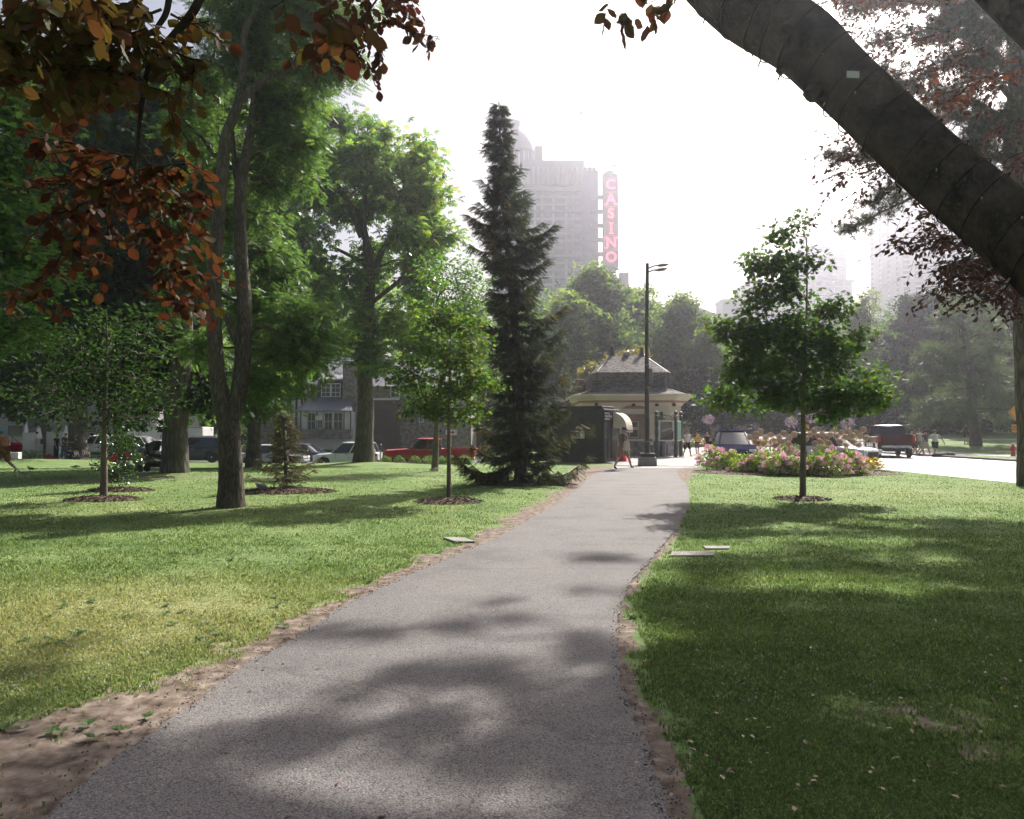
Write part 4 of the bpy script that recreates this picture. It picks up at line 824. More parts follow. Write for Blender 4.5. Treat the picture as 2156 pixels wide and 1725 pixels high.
# the high crown, above the frame: what dapples the path and shades the lawn
def caster(px, py, h):
    g = G(px, py); k = h / math.tan(SUN_EL); return (g.x + k * math.sin(SUN_AZ), g.y + k * math.cos(SUN_AZ), h)
tg = []; near_ = []
def shade(px, py, rx, ry, n_, h=None, rot=0.0):
    for _ in range(n_):
        a, b_ = RNG.normal(0, .5, 2); x = px + (a * math.cos(rot) * rx - b_ * math.sin(rot) * ry); y = max(940, py + a * math.sin(rot) * rx + b_ * math.cos(rot) * ry)
        if RNG.random() < .34 and x < 1330: continue
        g = G(x, min(y, 1760)); hh = (h or 1.25 * g.y + 5.5) + RNG.uniform(-.4, 1.4); (near_ if x < 1330 and y > 1200 else tg).append(caster(x, min(y, 1760), hh))
for t in [(820, 1330, 220, 12, 7, None, -.10), (1150, 1290, 130, 22, 8), (1010, 1265, 60, 12, 2), (860, 1440, 200, 14, 7, None, -.2), (1010, 1425, 110, 14, 5), (1200, 1440, 60, 16, 3), (620, 1560, 260, 14, 8, None, -.14), (900, 1535, 150, 12, 6, None, -.22), (1120, 1495, 90, 18, 5, None, .4), (1200, 1590, 120, 34, 9), (980, 1615, 130, 14, 4, None, -.15), (1310, 1640, 70, 60, 8), (1230, 1240, 70, 14, 3), (1255, 1180, 60, 12, 4), (1300, 1150, 90, 16, 4), (1240, 1225, 50, 8, 2), (1260, 1380, 50, 24, 4), (1210, 1340, 70, 16, 3),
          (120, 1640, 180, 60, 10), (300, 1690, 160, 40, 6), (60, 1420, 90, 40, 6), (40, 1500, 70, 40, 4), (1370, 1115, 80, 10, 4), (1320, 1090, 60, 6, 2), (1600, 1650, 260, 80, 46), (1900, 1620, 300, 90, 50), (1500, 1450, 150, 80, 34), (1750, 1430, 260, 70, 48), (2050, 1430, 160, 90, 34), (1450, 1290, 90, 50, 20), (1650, 1280, 200, 45, 30), (1900, 1310, 200, 45, 26), (2100, 1250, 110, 40, 14), (1500, 1190, 100, 20, 12), (1700, 1150, 120, 12, 5), (1950, 1150, 120, 12, 7), (2080, 1180, 80, 20, 8), (1420, 1600, 60, 80, 14), (1600, 1100, 60, 10, 4)]:
    shade(*t)
_f = lambda t_: (lambda q_: q_[(q_[:, 2] - EYE) / np.maximum(q_[:, 1], .1) > .600] - o0)(np.array(t_))
tg_far, tg_near = _f(tg), _f(near_); tgl = np.vstack([tg_far, tg_near])
hl = [[(.6, 3, 9.5, .30), (-1, 6, 11.5, .2), (-3, 9, 13.5, .1)], [(1.2, 5, 12.5, .22), (4, 8, 15, .15), (6, 12, 18, .08)], [(.3, 2, 8, .28), (-3.5, 4.5, 9.8, .18), (-6.5, 7.5, 11.2, .09)], [(.4, 2, 7.5, .25), (3.5, 5, 11, .17), (5, 9, 14, .08)]]
trunk_mesh('limb', [[tuple(r) for r in ln] for ln in hl[:1]], M_BEECHBARK, be, n=12, flare=0)
for ln in hl[1:]: trunk_mesh('limb', [ln], M_BEECHBARK, be, n=12, flare=0)
tubes('branches', grow(hl + [[(-.2, .9, 4.2, .4), (.2, 1.6, 6.5, .4), (.6, 3, 9.5, .34), (1.2, 5, 13, .24), (1.6, 7, 16, .12)]], tgl, tip=.009), M_BEECHBARK, be, n=5)
pos = np.vstack([scatter(tg_far, 95, .36, flat=.5), scatter(tg_near, 100, .27, flat=.4)])
leaves('crown', pos, np.concatenate([np.full(len(tg_far) * 95, .17), np.full(len(tg_near) * 100, .10)]), 'fold', LF['purple'], be, flat=.75, droop=.1)
# ================================================================ wooded slope and towers in the haze
def far_tree(name, label, x, ytop, d, rad, lmat, kind='clump', n=260, per=14, ls=None, group=None, squash=1.0, yb=None, seedv=0, cat='tree', wide=1.0, vv=0.0):
    """one tree of the slope: stands on the terrain at depth d, its top at picture row ytop"""
    b_ = GT(x, 900, d); tp = P(x, ytop, d); H = tp.z - b_.z; r = rad * d / F
    bl = []
    k = 9; rg = np.random.default_rng(int(x * 7 + d))
    for i in range(k):
        h = .30 + .62 * (i + .5) / k; rr = r * math.sin(math.pi * (.18 + .78 * (h - .2) / .8)) ** .7 * .62; a = rg.uniform(0, 6.28); q = r * .45 * rg.random()
        bl.append((b_.x + math.cos(a) * q * wide, d + math.sin(a) * q, b_.z + H * h, max(.8, rr)))
    bl.append((tp.x, d, tp.z - r * .3, r * .36))
    tl = [[(b_.x, d, b_.z - .2, .02 * H + .1), (b_.x, d, b_.z + H * .35, .014 * H + .06), (b_.x + .3, d, b_.z + H * .6, .008 * H), (tp.x, d, tp.z - .12 * H, .05)]]
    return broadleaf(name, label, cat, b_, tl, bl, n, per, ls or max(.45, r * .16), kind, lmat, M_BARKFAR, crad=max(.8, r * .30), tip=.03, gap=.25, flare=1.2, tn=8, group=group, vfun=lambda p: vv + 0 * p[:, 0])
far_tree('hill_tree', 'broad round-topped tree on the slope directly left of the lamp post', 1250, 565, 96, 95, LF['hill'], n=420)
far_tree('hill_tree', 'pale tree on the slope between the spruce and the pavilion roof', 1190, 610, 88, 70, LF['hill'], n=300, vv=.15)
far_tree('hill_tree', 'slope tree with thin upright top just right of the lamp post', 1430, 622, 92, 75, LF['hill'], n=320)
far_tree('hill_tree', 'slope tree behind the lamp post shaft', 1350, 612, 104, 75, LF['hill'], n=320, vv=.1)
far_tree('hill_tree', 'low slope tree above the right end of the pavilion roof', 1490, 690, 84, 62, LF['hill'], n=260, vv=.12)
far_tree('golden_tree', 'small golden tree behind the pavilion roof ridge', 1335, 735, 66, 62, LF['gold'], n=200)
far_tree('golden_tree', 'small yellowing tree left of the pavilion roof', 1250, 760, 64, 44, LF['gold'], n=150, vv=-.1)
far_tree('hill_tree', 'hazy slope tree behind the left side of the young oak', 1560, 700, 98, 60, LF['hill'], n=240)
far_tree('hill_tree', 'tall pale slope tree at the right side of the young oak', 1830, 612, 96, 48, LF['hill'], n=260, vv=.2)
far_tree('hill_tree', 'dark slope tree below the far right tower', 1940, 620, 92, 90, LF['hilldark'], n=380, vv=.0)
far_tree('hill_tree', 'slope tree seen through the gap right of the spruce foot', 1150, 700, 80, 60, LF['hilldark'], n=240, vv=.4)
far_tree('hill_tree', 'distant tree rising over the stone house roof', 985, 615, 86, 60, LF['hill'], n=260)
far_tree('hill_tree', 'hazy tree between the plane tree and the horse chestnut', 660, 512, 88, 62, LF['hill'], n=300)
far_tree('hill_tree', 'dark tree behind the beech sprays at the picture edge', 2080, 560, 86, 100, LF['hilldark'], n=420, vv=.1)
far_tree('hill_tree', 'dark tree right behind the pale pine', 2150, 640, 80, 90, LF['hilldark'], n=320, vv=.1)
# the wood behind: one mass that nobody could count
pp = []; rgw = np.random.default_rng(3)
for k in range(330):
    x = rgw.uniform(-90, 120); y = rgw.uniform(84, 150); px = CX + x / y * F
    if px < -200 or px > 2500: continue
    hmax = np.interp(px, [-200, 300, 600, 700, 900, 1020, 1150, 1300, 1420, 1480, 1560, 1700, 1800, 1900, 2000, 2500], [500, 520, 560, 560, 620, 640, 620, 600, 660, 720, 720, 700, 650, 640, 600, 560])
    top = (HORIZON - hmax - rgw.uniform(0, 60)) / F * y + EYE; z0 = TZ(x, y); H = top - z0
    if H < 3: continue
    r = rgw.uniform(2.5, 4.2)
    for h in np.linspace(.15, .95, 7): a = rgw.uniform(0, 6.28); pp.append((x + math.cos(a) * r * .4, y + math.sin(a) * r * .4, z0 + H * h, r * (.55 + .5 * math.sin(math.pi * h))))
pts_ = blob_points(pp, 52000, squash=.9, edge=.3, gapn=.2)
o = leaves('woodland', pts_, .85, 'clump', LF['hill'], None, flat=.5, v=np.clip(RNG.normal(.3, .18, len(pts_)) - .35 * (pts_[:, 0] > 32) - .25 * (pts_[:, 0] < -25), 0, 1))
tag(o, kind='stuff', label='thick wood of leafy trees covering the slope behind the park')

pp = []; rgw = np.random.default_rng(8)
for k in range(260):
    px = rgw.uniform(1440, 2400) if k % 4 else rgw.uniform(-100, 1440); y = rgw.uniform(80, 96); x = (px - CX) / F * y
    for h in (.8, 2.2, 3.8, 5.5): pp.append((x + rgw.normal(0, .8), y + rgw.normal(0, .8), TZ(x, y) + h, 1.7))
pts_ = blob_points(pp, 26000, squash=.9, edge=.3)
o = leaves('undergrowth', pts_, .6, 'clump', LF['hilldark'], None, flat=.4)
tag(o, kind='stuff', label='dark shrubby undergrowth along the foot of the wooded slope')
# towers
M_STONE = mat('tower_stone', (0.40, 0.375, 0.35), (0.35, 0.33, 0.31), rough=.8, scale=.2)
M_STONE2 = mat('tower_pale_stone', (0.26, 0.235, 0.245), (0.22, 0.20, 0.21), rough=.8, scale=.2)
M_GLASS = mat('tower_glass', (0.05, 0.075, 0.13), (0.04, 0.055, 0.10), rough=.25, scale=.1, spec=.6)
M_ROOFM = mat('tower_metal', (0.09, 0.10, 0.125), rough=.5, scale=.3, metal=.3)
M_BROWN = mat('tower_brown', (0.16, 0.12, 0.11), rough=.7, scale=.4)
def px_rect(x0, y0, x1, y1, d):
    a, b_ = P(x0, y1, d), P(x1, y0, d); return a.x, a.z, b_.x, b_.z
def tower(name, label, d, x0, x1, ytop, yb, depth, cols, floor, bands=(), wm=M_GLASS, sm=M_STONE, top_px=0, wfrac=.55, hfrac=.6):
    ax_, az, bx, bz = px_rect(x0, ytop, x1, yb, d); z0 = min(az, TZ((ax_ + bx) / 2, d)) - 3
    t = empty(name, ((ax_ + bx) / 2, d + depth / 2, z0), 0, label, 'tower'); ox, oy, oz = (ax_ + bx) / 2, d + depth / 2, z0
    m_ = MB(); m_.box((0, 0, (bz - z0) / 2), (bx - ax_, depth, bz - z0)); m_.build('wall', sm, t)
    fl = MB(); nfl = int((bz - az - top_px) / floor)
    for i in range(nfl + 1):
        z = bz - top_px - (i + .65) * floor - oz
        for (c, wd) in cols:
            cx_ = ax_ + (bx - ax_) * c - ox
            fl.box((cx_, -depth / 2 - .12, z), (wd, .5, floor * hfrac))
        for sx in (-1, 1):
            for yy in np.linspace(-depth / 2 + 3, depth / 2 - 3, 4): fl.box((sx * (bx - ax_) / 2, yy, z), (.5, 2.2, floor * hfrac))
    o = fl.build('windows', wm, t); tag(o, kind='stuff')
    for yb_ in bands:
        zz = P(x0, yb_, d).z - oz; MB().box((0, 0, zz), (bx - ax_ + 1.6, depth + 1.6, 1.2)).build('cornice', M_BROWN, t)
    return t, (ax_, bx, bz, ox, oy, oz)
d = 300.0
ct, (ax_, bx, bz, ox, oy, oz) = tower('casino_tower', 'broad hazy hotel tower with a glass dome drum and buff stone face', d, 1042, 1255, 352, 600, 30, [(.05, 3.4), (.13, 1.6), (.21, 3.4), (.34, 3.6), (.43, 1.8), (.52, 3.6), (.64, 4.2), (.74, 2.0), (.83, 4.0)], 3.0, bands=(392, 408, 446, 545), top_px=9)
sx_ = lambda px: P(px, 500, d).x - ox; sz_ = lambda py: P(1100, py, d).z - oz
MB().box((sx_(1242), -1.0, sz_(352) / 2 - 1), (6.5, 31, sz_(352) - 2)).build('corner_bay', M_GLASS, ct)
m_ = MB(); m_.box((sx_(1170), 0, sz_(346)), (sx_(1232) - sx_(1110), 28, 4)); m_.box((sx_(1200), 0, sz_(340)), (6, 20, 3)); m_.build('parapet', M_STONE2, ct)
rb = MB()
for k in range(14): rb.box((sx_(1118 + k * 10.3), -15.6, sz_(372)), (.7, .6, 7))
rb.build('fin', M_BROWN, ct)
cx_, R0 = sx_(1083), (P(1130, 500, d).x - P(1036, 500, d).x) / 2
m_ = MB(); m_.lathe([(R0, 0), (R0, sz_(300)), (R0 * 1.08, sz_(299)), (R0 * 1.08, sz_(295))], n=28, c=(cx_, 2, 0)); m_.build('drum', M_GLASS, ct, smooth=True)
m_ = MB(); m_.lathe([(R0 * .98, sz_(295)), (R0 * .98, sz_(280)), (R0 * .86, sz_(262)), (R0 * .68, sz_(250)), (R0 * .42, sz_(240)), (R0 * .36, sz_(228)), (R0 * .34, sz_(222)), (.5, sz_(219))], n=28, c=(cx_, 2, 0)); m_.build('dome', M_ROOFM, ct, smooth=True)
rb = MB()
for k in range(28):
    a = 2 * math.pi * k / 28
    rb.box((cx_ + math.cos(a) * R0 * 1.01, 2 + math.sin(a) * R0 * 1.01, sz_(300) / 2), (.6, .6, sz_(300)), rz=a)
rb.build('rib', M_STONE2, ct)
MB().box((sx_(1138), 6, sz_(274) / 2), (3.2, 8, sz_(274))).build('chimney', M_BROWN, ct)
# sign tower
st, dd_ = None, 292.0
a, b_ = P(1270, 560, dd_), P(1300, 378, dd_); sw = b_.x - a.x; cxs = (a.x + b_.x) / 2
sg = empty('casino_sign', (cxs, dd_, a.z), 0, 'tall vertical sign with red capitals reading CASINO beside the hotel tower', 'sign')
sh_ = b_.z - a.z
M_SIGN = mat('sign_board', (0.15, 0.11, 0.11), rough=.6, scale=.5); M_RED = mat('sign_red', (0.80, 0.035, 0.06), rough=.5, scale=2, emit=(1.0, .06, .10), es=1.6)
MB().box((0, 0, sh_ / 2), (sw, 4, sh_)).build('board', M_SIGN, sg)
fm = MB()
for k in range(7): fm.box((0, -2.05, sh_ * k / 6), (sw * .98, .3, .28))
for s_ in (-1, 1): fm.box((s_ * sw * .47, -2.05, sh_ / 2), (.22, .3, sh_))
fm.build('frame', M_STONE2, sg)
lh = sh_ / 6
for k, chh in enumerate('CASINO'):
    zc = sh_ - lh * (k + .5)
    lo_ = lettering('letter', chh, lh * .95, M_RED, sg, (0, -2.35, zc), (math.pi / 2, 0, 0), extrude=.15, offset=.055)
    se = MB(); w2, h2 = lh * .33, lh * .36
    if chh == 'A': rr = [(-w2, -h2, 1.5), (w2, -h2, 1.5), (0, h2, 1.3)]
    elif chh == 'N': rr = [(-w2, -h2, 1.3), (-w2, h2, 1.3), (w2, h2, 1.3)]
    elif chh == 'I': rr = [(0, -h2, 1.9), (0, h2, 1.9)]
    elif chh == 'C': rr = []
    else: rr = []
    for (x_, z_, w_) in rr: se.box((x_, -2.34, zc + z_ + (0 if z_ < 0 else 0)), (w_ * .9, .32, .34))
    if rr: se.build('serif', M_RED, lo_).matrix_parent_inverse = (Matrix.Translation(lo_.location) @ lo_.rotation_euler.to_matrix().to_4x4()).inverted()
m_ = MB(); m_.lathe([(sw * .55, 0), (sw * .55, 1.4), (sw * .42, 2.6), (sw * .2, 3.2)], n=16, c=(0, 0, sh_))
m_.build('cap', M_ROOFM, sg); m_ = MB(); m_.lathe([(.4, -6), (.6, -3.4), (sw * .3, -2.6), (sw * .52, -1.2), (sw * .55, 0)], n=16); m_.build('foot', M_ROOFM, sg)
m_ = MB()
for k, (x_, h_) in enumerate([(-1.6, 4.4), (-.6, 5.2), (0, 8), (.8, 5.6), (1.6, 4.6)]): m_.box((x_, 0, sh_ + h_ / 2 + 1.5), (.28, .28, h_))
m_.box((4.0, 0, sh_ + 5.6), (7, .2, .4)); m_.build('mast', M_ROOFM, sg)
for k in range(5): MB().box((-sw * .5 - 2.3, 1, sh_ * (.14 + .165 * k)), (4.6, 1.2, 1.5)).build('bracket', M_ROOFM, sg)
MB().box((0, 0, -30), (1.4, 1.4, 52)).build('mast', M_ROOFM, sg)
tower('hotel_tower', 'hazy pale hotel tower seen behind the crown of the young oak', 420, 1584, 1795, 590, 760, 34, [(.05, 3.2), (.13, 3.2), (.25, 3.2), (.34, 3.2), (.46, 3.2), (.56, 3.2), (.66, 3.2), (.76, 3.2), (.86, 4.6), (.96, 2)], 3.1, sm=M_STONE2, bands=(592,), wfrac=.5)
t2, q = tower('hotel_block', 'stepped upper block of the pale tower behind the oak', 424, 1688, 1782, 512, 600, 26, [(.2, 5), (.5, 7), (.8, 6)], 5.5, sm=M_STONE2, bands=(540, 560), hfrac=.5)
m_ = MB(); m_.box((-4, 0, q[2] - q[5] + 2.5), (12, 14, 5)); m_.box((-4, 0, q[2] - q[5] + 6), (7, 9, 3)); m_.build('roof', M_ROOFM, t2)
t3, q = tower('apartment_tower', 'tallest hazy pale tower at the picture edge partly hidden by the beech limb', 400, 1898, 2135, 330, 700, 34, [(.05, 3.4), (.16, 4.0), (.28, 3.6), (.40, 4.0), (.52, 3.4), (.64, 4), (.76, 3.4), (.9, 4.4)], 2.95, sm=M_STONE2, bands=(480, 590))
m_ = MB(); m_.box((0, 0, q[2] - q[5] + 8), (40, 26, 16)); m_.box((4, 0, q[2] - q[5] + 22), (24, 18, 12)); m_.build('penthouse', M_STONE2, t3)
t4 = empty('glass_block', P(1543, 690, 360), 0, 'small flat-topped hazy glass block on the slope crest left of the oak', 'building')
MB().box((0, 0, 2.0), (13, 12, 20)).build('wall', M_GLASS, t4); MB().box((0, 0, 12.4), (14, 13, .9)).build('roof', M_ROOFM, t4)
t5 = empty('long_building', P(1470, 700, 330), 0, 'long low hazy building with a sloping roof behind the slope trees', 'building')
MB().poly([(-12, -6, -6), (14, -6, -6), (14, -6, 3), (-2, -6, 9.5), (-12, -6, 11)], (0, 14, 0)).build('wall', M_STONE2, t5); MB().poly([(-2, -6.3, 9.7), (14.4, -6.3, 3.1), (14.4, -6.3, 4.0), (-2, -6.3, 10.6)], (0, 14.6, 0)).build('roof', M_ROOFM, t5)
t6 = empty('rooftop_stacks', P(1300, 612, 285), 0, 'pair of dark rooftop stacks rising over the trees under the sign', 'stack')
for x_, w_, h_ in ((-2.4, 3.0, 5.6), (2.4, 3.4, 6.6)): MB().box((x_, 0, h_ / 2), (w_, 3.4, h_ * 1.0)).build('stack', M_BROWN, t6)
MB().box((0, 0, -5), (11, 9, 10)).build('wall', M_STONE2, t6)
t7 = empty('annex_block', P(1325, 640, 280), 0, 'low grey annex block peeping over the trees below the sign', 'building')
MB().box((0, 0, 0), (6.4, 6, 9)).build('wall', M_STONE2, t7); MB().box((0, 0, 4.7), (6.9, 6.5, .5)).build('roof', M_ROOFM, t7)
# ================================================================ vehicles
M_TYRE = mat('tyre_rubber', (0.022, 0.022, 0.023), rough=.85, scale=20); M_RIM = mat('alloy', (0.55, 0.56, 0.58), rough=.28, metal=.9, scale=5); M_RIMD = mat('dark_alloy', (0.05, 0.05, 0.055), rough=.4, metal=.5)
M_WIN = mat('car_glass', (0.020, 0.024, 0.028), (0.016, 0.018, 0.022), rough=.06, spec=.9, scale=1); M_TRIM = mat('black_trim', (0.02, 0.02, 0.021), rough=.6); M_LAMP = mat('headlamp', (0.75, 0.78, 0.8), (0.55, 0.57, 0.6), rough=.12, spec=.9, scale=12)
M_TAIL = mat('tail_lamp', (0.50, 0.012, 0.018), (0.35, 0.01, 0.012), rough=.2, spec=.8, scale=10); M_CHROME = mat('chrome', (0.7, 0.7, 0.7), rough=.12, metal=1); M_PLATE = mat('number_plate', (0.62, 0.64, 0.68), rough=.5, scale=30)
def paint(name, c): return mat(name, c, tuple(x * .94 for x in c), rough=.16, scale=2, coat=.0, spec=.5, metal=.0)
def loft_body(name, st, material, parent, wheels, wr, smooth=True):
    """st rows: x, z bottom, z shoulder, z top, half width at waist, half width on top. Wheel arches are cut by raising the sill along them"""
    st = np.array(st, float); xs_ = np.arange(st[0, 0], st[-1, 0] + 1e-6, .035); R = wr + .065; V = []; nsec = 0
    for x in xs_:
        zb, zs, zt, hw, ht = [np.interp(x, st[:, 0], st[:, k]) for k in range(1, 6)]
        zc = zb
        for wx in wheels:
            if abs(x - wx) < R: zc = max(zc, wr + math.sqrt(max(0, R * R - (x - wx) ** 2)) * .98)
        zc = min(zc, zs - .06)
        half = [(hw * .80, zc), (hw * .965, zc), (hw * 1.0, zc + .10 * (zs - zc)), (hw * 1.005, zc + .45 * (zs - zc)), (hw * .985, zs - .04), (hw * .955, zs), (hw * .6 + ht * .4 - .0, zs + (zt - zs) * .55), (ht * .86, zt - .006), (ht * .45, zt + .008)]
        sec = [(x, y, z) for y, z in half] + [(x, -y, z) for y, z in reversed(half)]; nsec = len(sec); V += sec
    n = len(xs_); Fq = [(i * nsec + j, i * nsec + (j + 1) % nsec, (i + 1) * nsec + (j + 1) % nsec, (i + 1) * nsec + j) for i in range(n - 1) for j in range(nsec)]
    m_ = MB(); m_.add(V, Fq + [tuple(range(nsec)), tuple(range((n - 1) * nsec, n * nsec))])
    return m_.build(name, material, parent, smooth=smooth)
def wheel(parent, x, y, r, s, rim=M_RIM, wd=.22):
    m_ = MB(); m_.lathe([(r * .60, -wd / 2), (r * .93, -wd / 2), (r, -wd * .35), (r, wd * .35), (r * .93, wd / 2), (r * .60, wd / 2)], n=26, axis='Y')
    t = m_.build('wheel', M_TYRE, parent, smooth=True); t.location = (x, y, r)
    m_ = MB(); yy = s * wd * .42
    m_.lathe([(r * .69, yy - .02 * s), (r * .69, yy + .014 * s), (r * .62, yy + .018 * s), (r * .60, yy - .01 * s)], n=24, axis='Y')
    for k in range(5):
        a = k * 2 * math.pi / 5 + .3
        for da in (-.14, .14): m_.box((math.cos(a + da) * r * .36, yy, math.sin(a + da) * r * .36), (r * .56, .022, r * .07), ry=-(a + da))
    m_.lathe([(r * .16, yy - .02 * s), (r * .15, yy + .02 * s)], n=12, axis='Y'); m_.build('rim', rim, t)
    return t
def greenhouse(parent, base, roof, hwb, hwt, zb, zr, paintm, pillars, closed_rear=True):
    """base (x rear, x front) at the waist, roof (x rear, x front) on top"""
    xr0, xf0 = base; xr1, xf1 = roof
    def sec(t):   # t 0 at waist, 1 at roof
        z = zb + (zr - zb) * t; a = xr0 + (xr1 - xr0) * t; b_ = xf0 + (xf1 - xf0) * t; h = hwb + (hwt - hwb) * t; return a, b_, h, z
    V = []; ring = 0
    for t in (0, .33, .66, .93):
        a, b_, h, z = sec(t); bow = .07 * (1 - .3 * t)
        rg_ = [(a - bow * .6, 0, z), (a, -h * .8, z), (a + .06, -h, z), (b_ - .25, -h, z), (b_, -h * .78, z), (b_ + bow, 0, z), (b_, h * .78, z), (b_ - .25, h, z), (a + .06, h, z), (a, h * .8, z)]
        ring = len(rg_); V += rg_
    m_ = MB(); m_.add(V, [(i * ring + j, i * ring + (j + 1) % ring, (i + 1) * ring + (j + 1) % ring, (i + 1) * ring + j) for i in range(3) for j in range(ring)])
    m_.build('windows', M_WIN, parent, smooth=True)
    # roof panel
    a, b_, h, z = sec(.90); V = []
    for (ins, dz) in ((0, -.01), (0, .035), (.09, .075), (.30, .098)):
        V += [(a - .05 + ins, 0, z + dz), (a + ins * .9, -(h * .82 - ins), z + dz), (a + .06 + ins, -(h + .012 - ins * .7), z + dz), (b_ - .25 - ins, -(h + .012 - ins * .7), z + dz), (b_ - ins * .9, -(h * .8 - ins * .6), z + dz), (b_ + .07 - ins, 0, z + dz), (b_ - ins * .9, h * .8 - ins * .6, z + dz), (b_ - .25 - ins, h + .012 - ins * .7, z + dz), (a + .06 + ins, h + .012 - ins * .7, z + dz), (a + ins * .9, h * .82 - ins, z + dz)]
    m_ = MB(); m_.add(V, [(i * 10 + j, i * 10 + (j + 1) % 10, (i + 1) * 10 + (j + 1) % 10, (i + 1) * 10 + j) for i in range(3) for j in range(10)] + [tuple(range(9, -1, -1)), tuple(range(30, 40))])
    m_.build('roof', paintm, parent, smooth=True)
    m_ = MB()
    for s in (-1, 1):
        for (f, wdt) in pillars:      # f along the side 0 rear .. 1 front, leaning with the glass
            a0, b0, h0, z0 = sec(-.02); a1, b1, h1, z1 = sec(.95)
            p0 = Vector((a0 + .06 + (b0 - .25 - a0 - .06) * f, s * (h0 + .006), z0)); p1 = Vector((a1 + .06 + (b1 - .25 - a1 - .06) * f, s * (h1 + .006), z1))
            if f >= 1: p0 = Vector((b0 - .02, s * h0 * .80, z0)); p1 = Vector((b1 - .02, s * h1 * .80, z1))
            dx = Vector((wdt / 2, 0, 0)); m_.poly([p0 - dx, p0 + dx, p1 + dx, p1 - dx], (0, -s * .035, 0))
    m_.build('pillar', paintm, parent)
def car(name, label, loc, heading, col, L=4.6, Wd=1.86, H=1.65, kind='suv', cat='car', rim=M_RIM, roofm=None, rails=False, wr=.36, dims=None, badge=None):
    """heading: angle of the nose measured from +X"""
    t = empty(name, loc, heading, label, cat); pm = col; hw = Wd / 2; h = L / 2
    wb = L * .585; wf, wrr = wb / 2 + .02 * L, -wb / 2 + .02 * L
    if kind == 'suv': waist, hood, zb = H * .60, H * .585, .22
    elif kind == 'sedan': waist, hood, zb = H * .62, H * .58, .18
    else: waist, hood, zb = H * .68, H * .66, .48
    if kind == 'suv':
        st = [(-h, .42, waist * .80, waist - .06, hw * .80, hw * .70), (-h + .10, .30, waist * .84, waist, hw * .93, hw * .80), (-h + .5, zb, waist * .86, waist, hw, hw * .88), (h - 1.45, zb, waist * .84, waist - .02, hw, hw * .86), (h - 1.1, zb, waist * .82, hood - .02, hw, hw * .84), (h - .35, zb + .02, hood * .80, hood - .09, hw * .97, hw * .78), (h - .1, .28, hood * .74, hood - .18, hw * .88, hw * .70), (h, .34, hood * .62, hood - .33, hw * .72, hw * .60)]
    elif kind == 'sedan':
        st = [(-h, .42, waist * .78, waist - .10, hw * .78, hw * .66), (-h + .12, .28, waist * .84, waist - .02, hw * .92, hw * .78), (-h + .7, zb, waist * .88, waist, hw, hw * .86), (h - 1.5, zb, waist * .86, waist - .02, hw, hw * .86), (h - 1.1, zb, waist * .82, hood - .03, hw, hw * .84), (h - .35, zb + .02, hood * .78, hood - .13, hw * .95, hw * .76), (h - .1, .26, hood * .7, hood - .22, hw * .86, hw * .68), (h, .32, hood * .58, hood - .36, hw * .7, hw * .6)]
    else:
        st = [(-h, .62, waist * .90, waist, hw * .96, hw * .90), (-h + .06, .58, waist * .92, waist + .01, hw * .98, hw * .93), (h - 1.7, zb, waist * .90, waist, hw, hw * .90), (h - 1.3, zb, waist * .88, hood, hw, hw * .88), (h - .3, zb + .02, hood * .84, hood - .06, hw * .98, hw * .84), (h - .08, .42, hood * .80, hood - .12, hw * .94, hw * .80), (h, .48, hood * .70, hood - .26, hw * .86, hw * .74)]
    loft_body('body', st, pm, t, [wf, wrr], wr)
    m_ = MB(); m_.box((.0, 0, .30 if kind != 'pickup' else .50), (L * .90, Wd * (.78 if kind != 'pickup' else .5), .26)); m_.build('chassis', M_TRIM, t)
    if kind == 'suv': greenhouse(t, (-h + .14, h - 1.25), (-h + .50, h - 2.05), hw * .88, hw * .64, waist - .03, H, roofm or pm, [(0.0, .16), (.30, .07), (.62, .07), (1.0, .07)])
    elif kind == 'sedan': greenhouse(t, (-h + .62, h - 1.30), (-h + 1.35, h - 2.25), hw * .88, hw * .66, waist - .03, H, roofm or pm, [(0.04, .14), (.45, .07), (1.0, .07)])
    elif kind == 'pickup': greenhouse(t, (-h + 2.05, h - 1.55), (-h + 2.30, h - 2.25), hw * .90, hw * .76, waist - .03, H, roofm or pm, [(0.03, .12), (.50, .09), (1.0, .08)])
    for wx in (wf, wrr):
        for s in (-1, 1): wheel(t, wx, s * (hw - .115), wr, s, rim)
    for s in (-1, 1):
        fz = hood - (.24 if kind != 'pickup' else .26)
        MB().box((h - .16, s * hw * .70, fz), (.26, hw * .34, .15), bev=.04, rz=-s * .25).build('headlight', M_LAMP, t)
        if kind == 'pickup': MB().box((-h + .05, s * hw * .90, waist - .24), (.16, .17, .42), bev=.03).build('tail_light', M_TAIL, t)
        else: MB().box((-h + .12, s * hw * .78, waist * .86), (.22, hw * .32, .17), bev=.04, rz=s * .22).build('tail_light', M_TAIL, t)
        mr = MB(); mx = (h - 1.75) if kind != 'pickup' else h - 2.0
        mr.box((mx, s * (hw + .09), waist + .05), (.12, .22, .16), bev=.04); mr.build('mirror', M_TRIM if kind != 'pickup' else pm, t)
        doors = [(h - 2.35, .02), (h - 3.25, .02)] if kind != 'sedan' else [(h - 2.3, .02), (h - 3.2, .02)]
        for (dx, _) in doors:
            MB().box((dx, s * (hw * 1.0 + .002), waist - .16), (.20, .03, .035), bev=.01).build('handle', M_CHROME, t)
        # door seams and sill moulding
        ln = MB()
        for xx in (h - 1.62, h - 2.52, h - 3.42): ln.box((xx, s * (hw * 1.004), (waist + .42) / 2), (.012, .012, waist - .52))
        ln.box(((wf + wrr) / 2, s * hw * .985, zb + .07), (wf - wrr - 2 * wr - .16, .05, .13), bev=.015); ln.build('trim', M_TRIM, t)
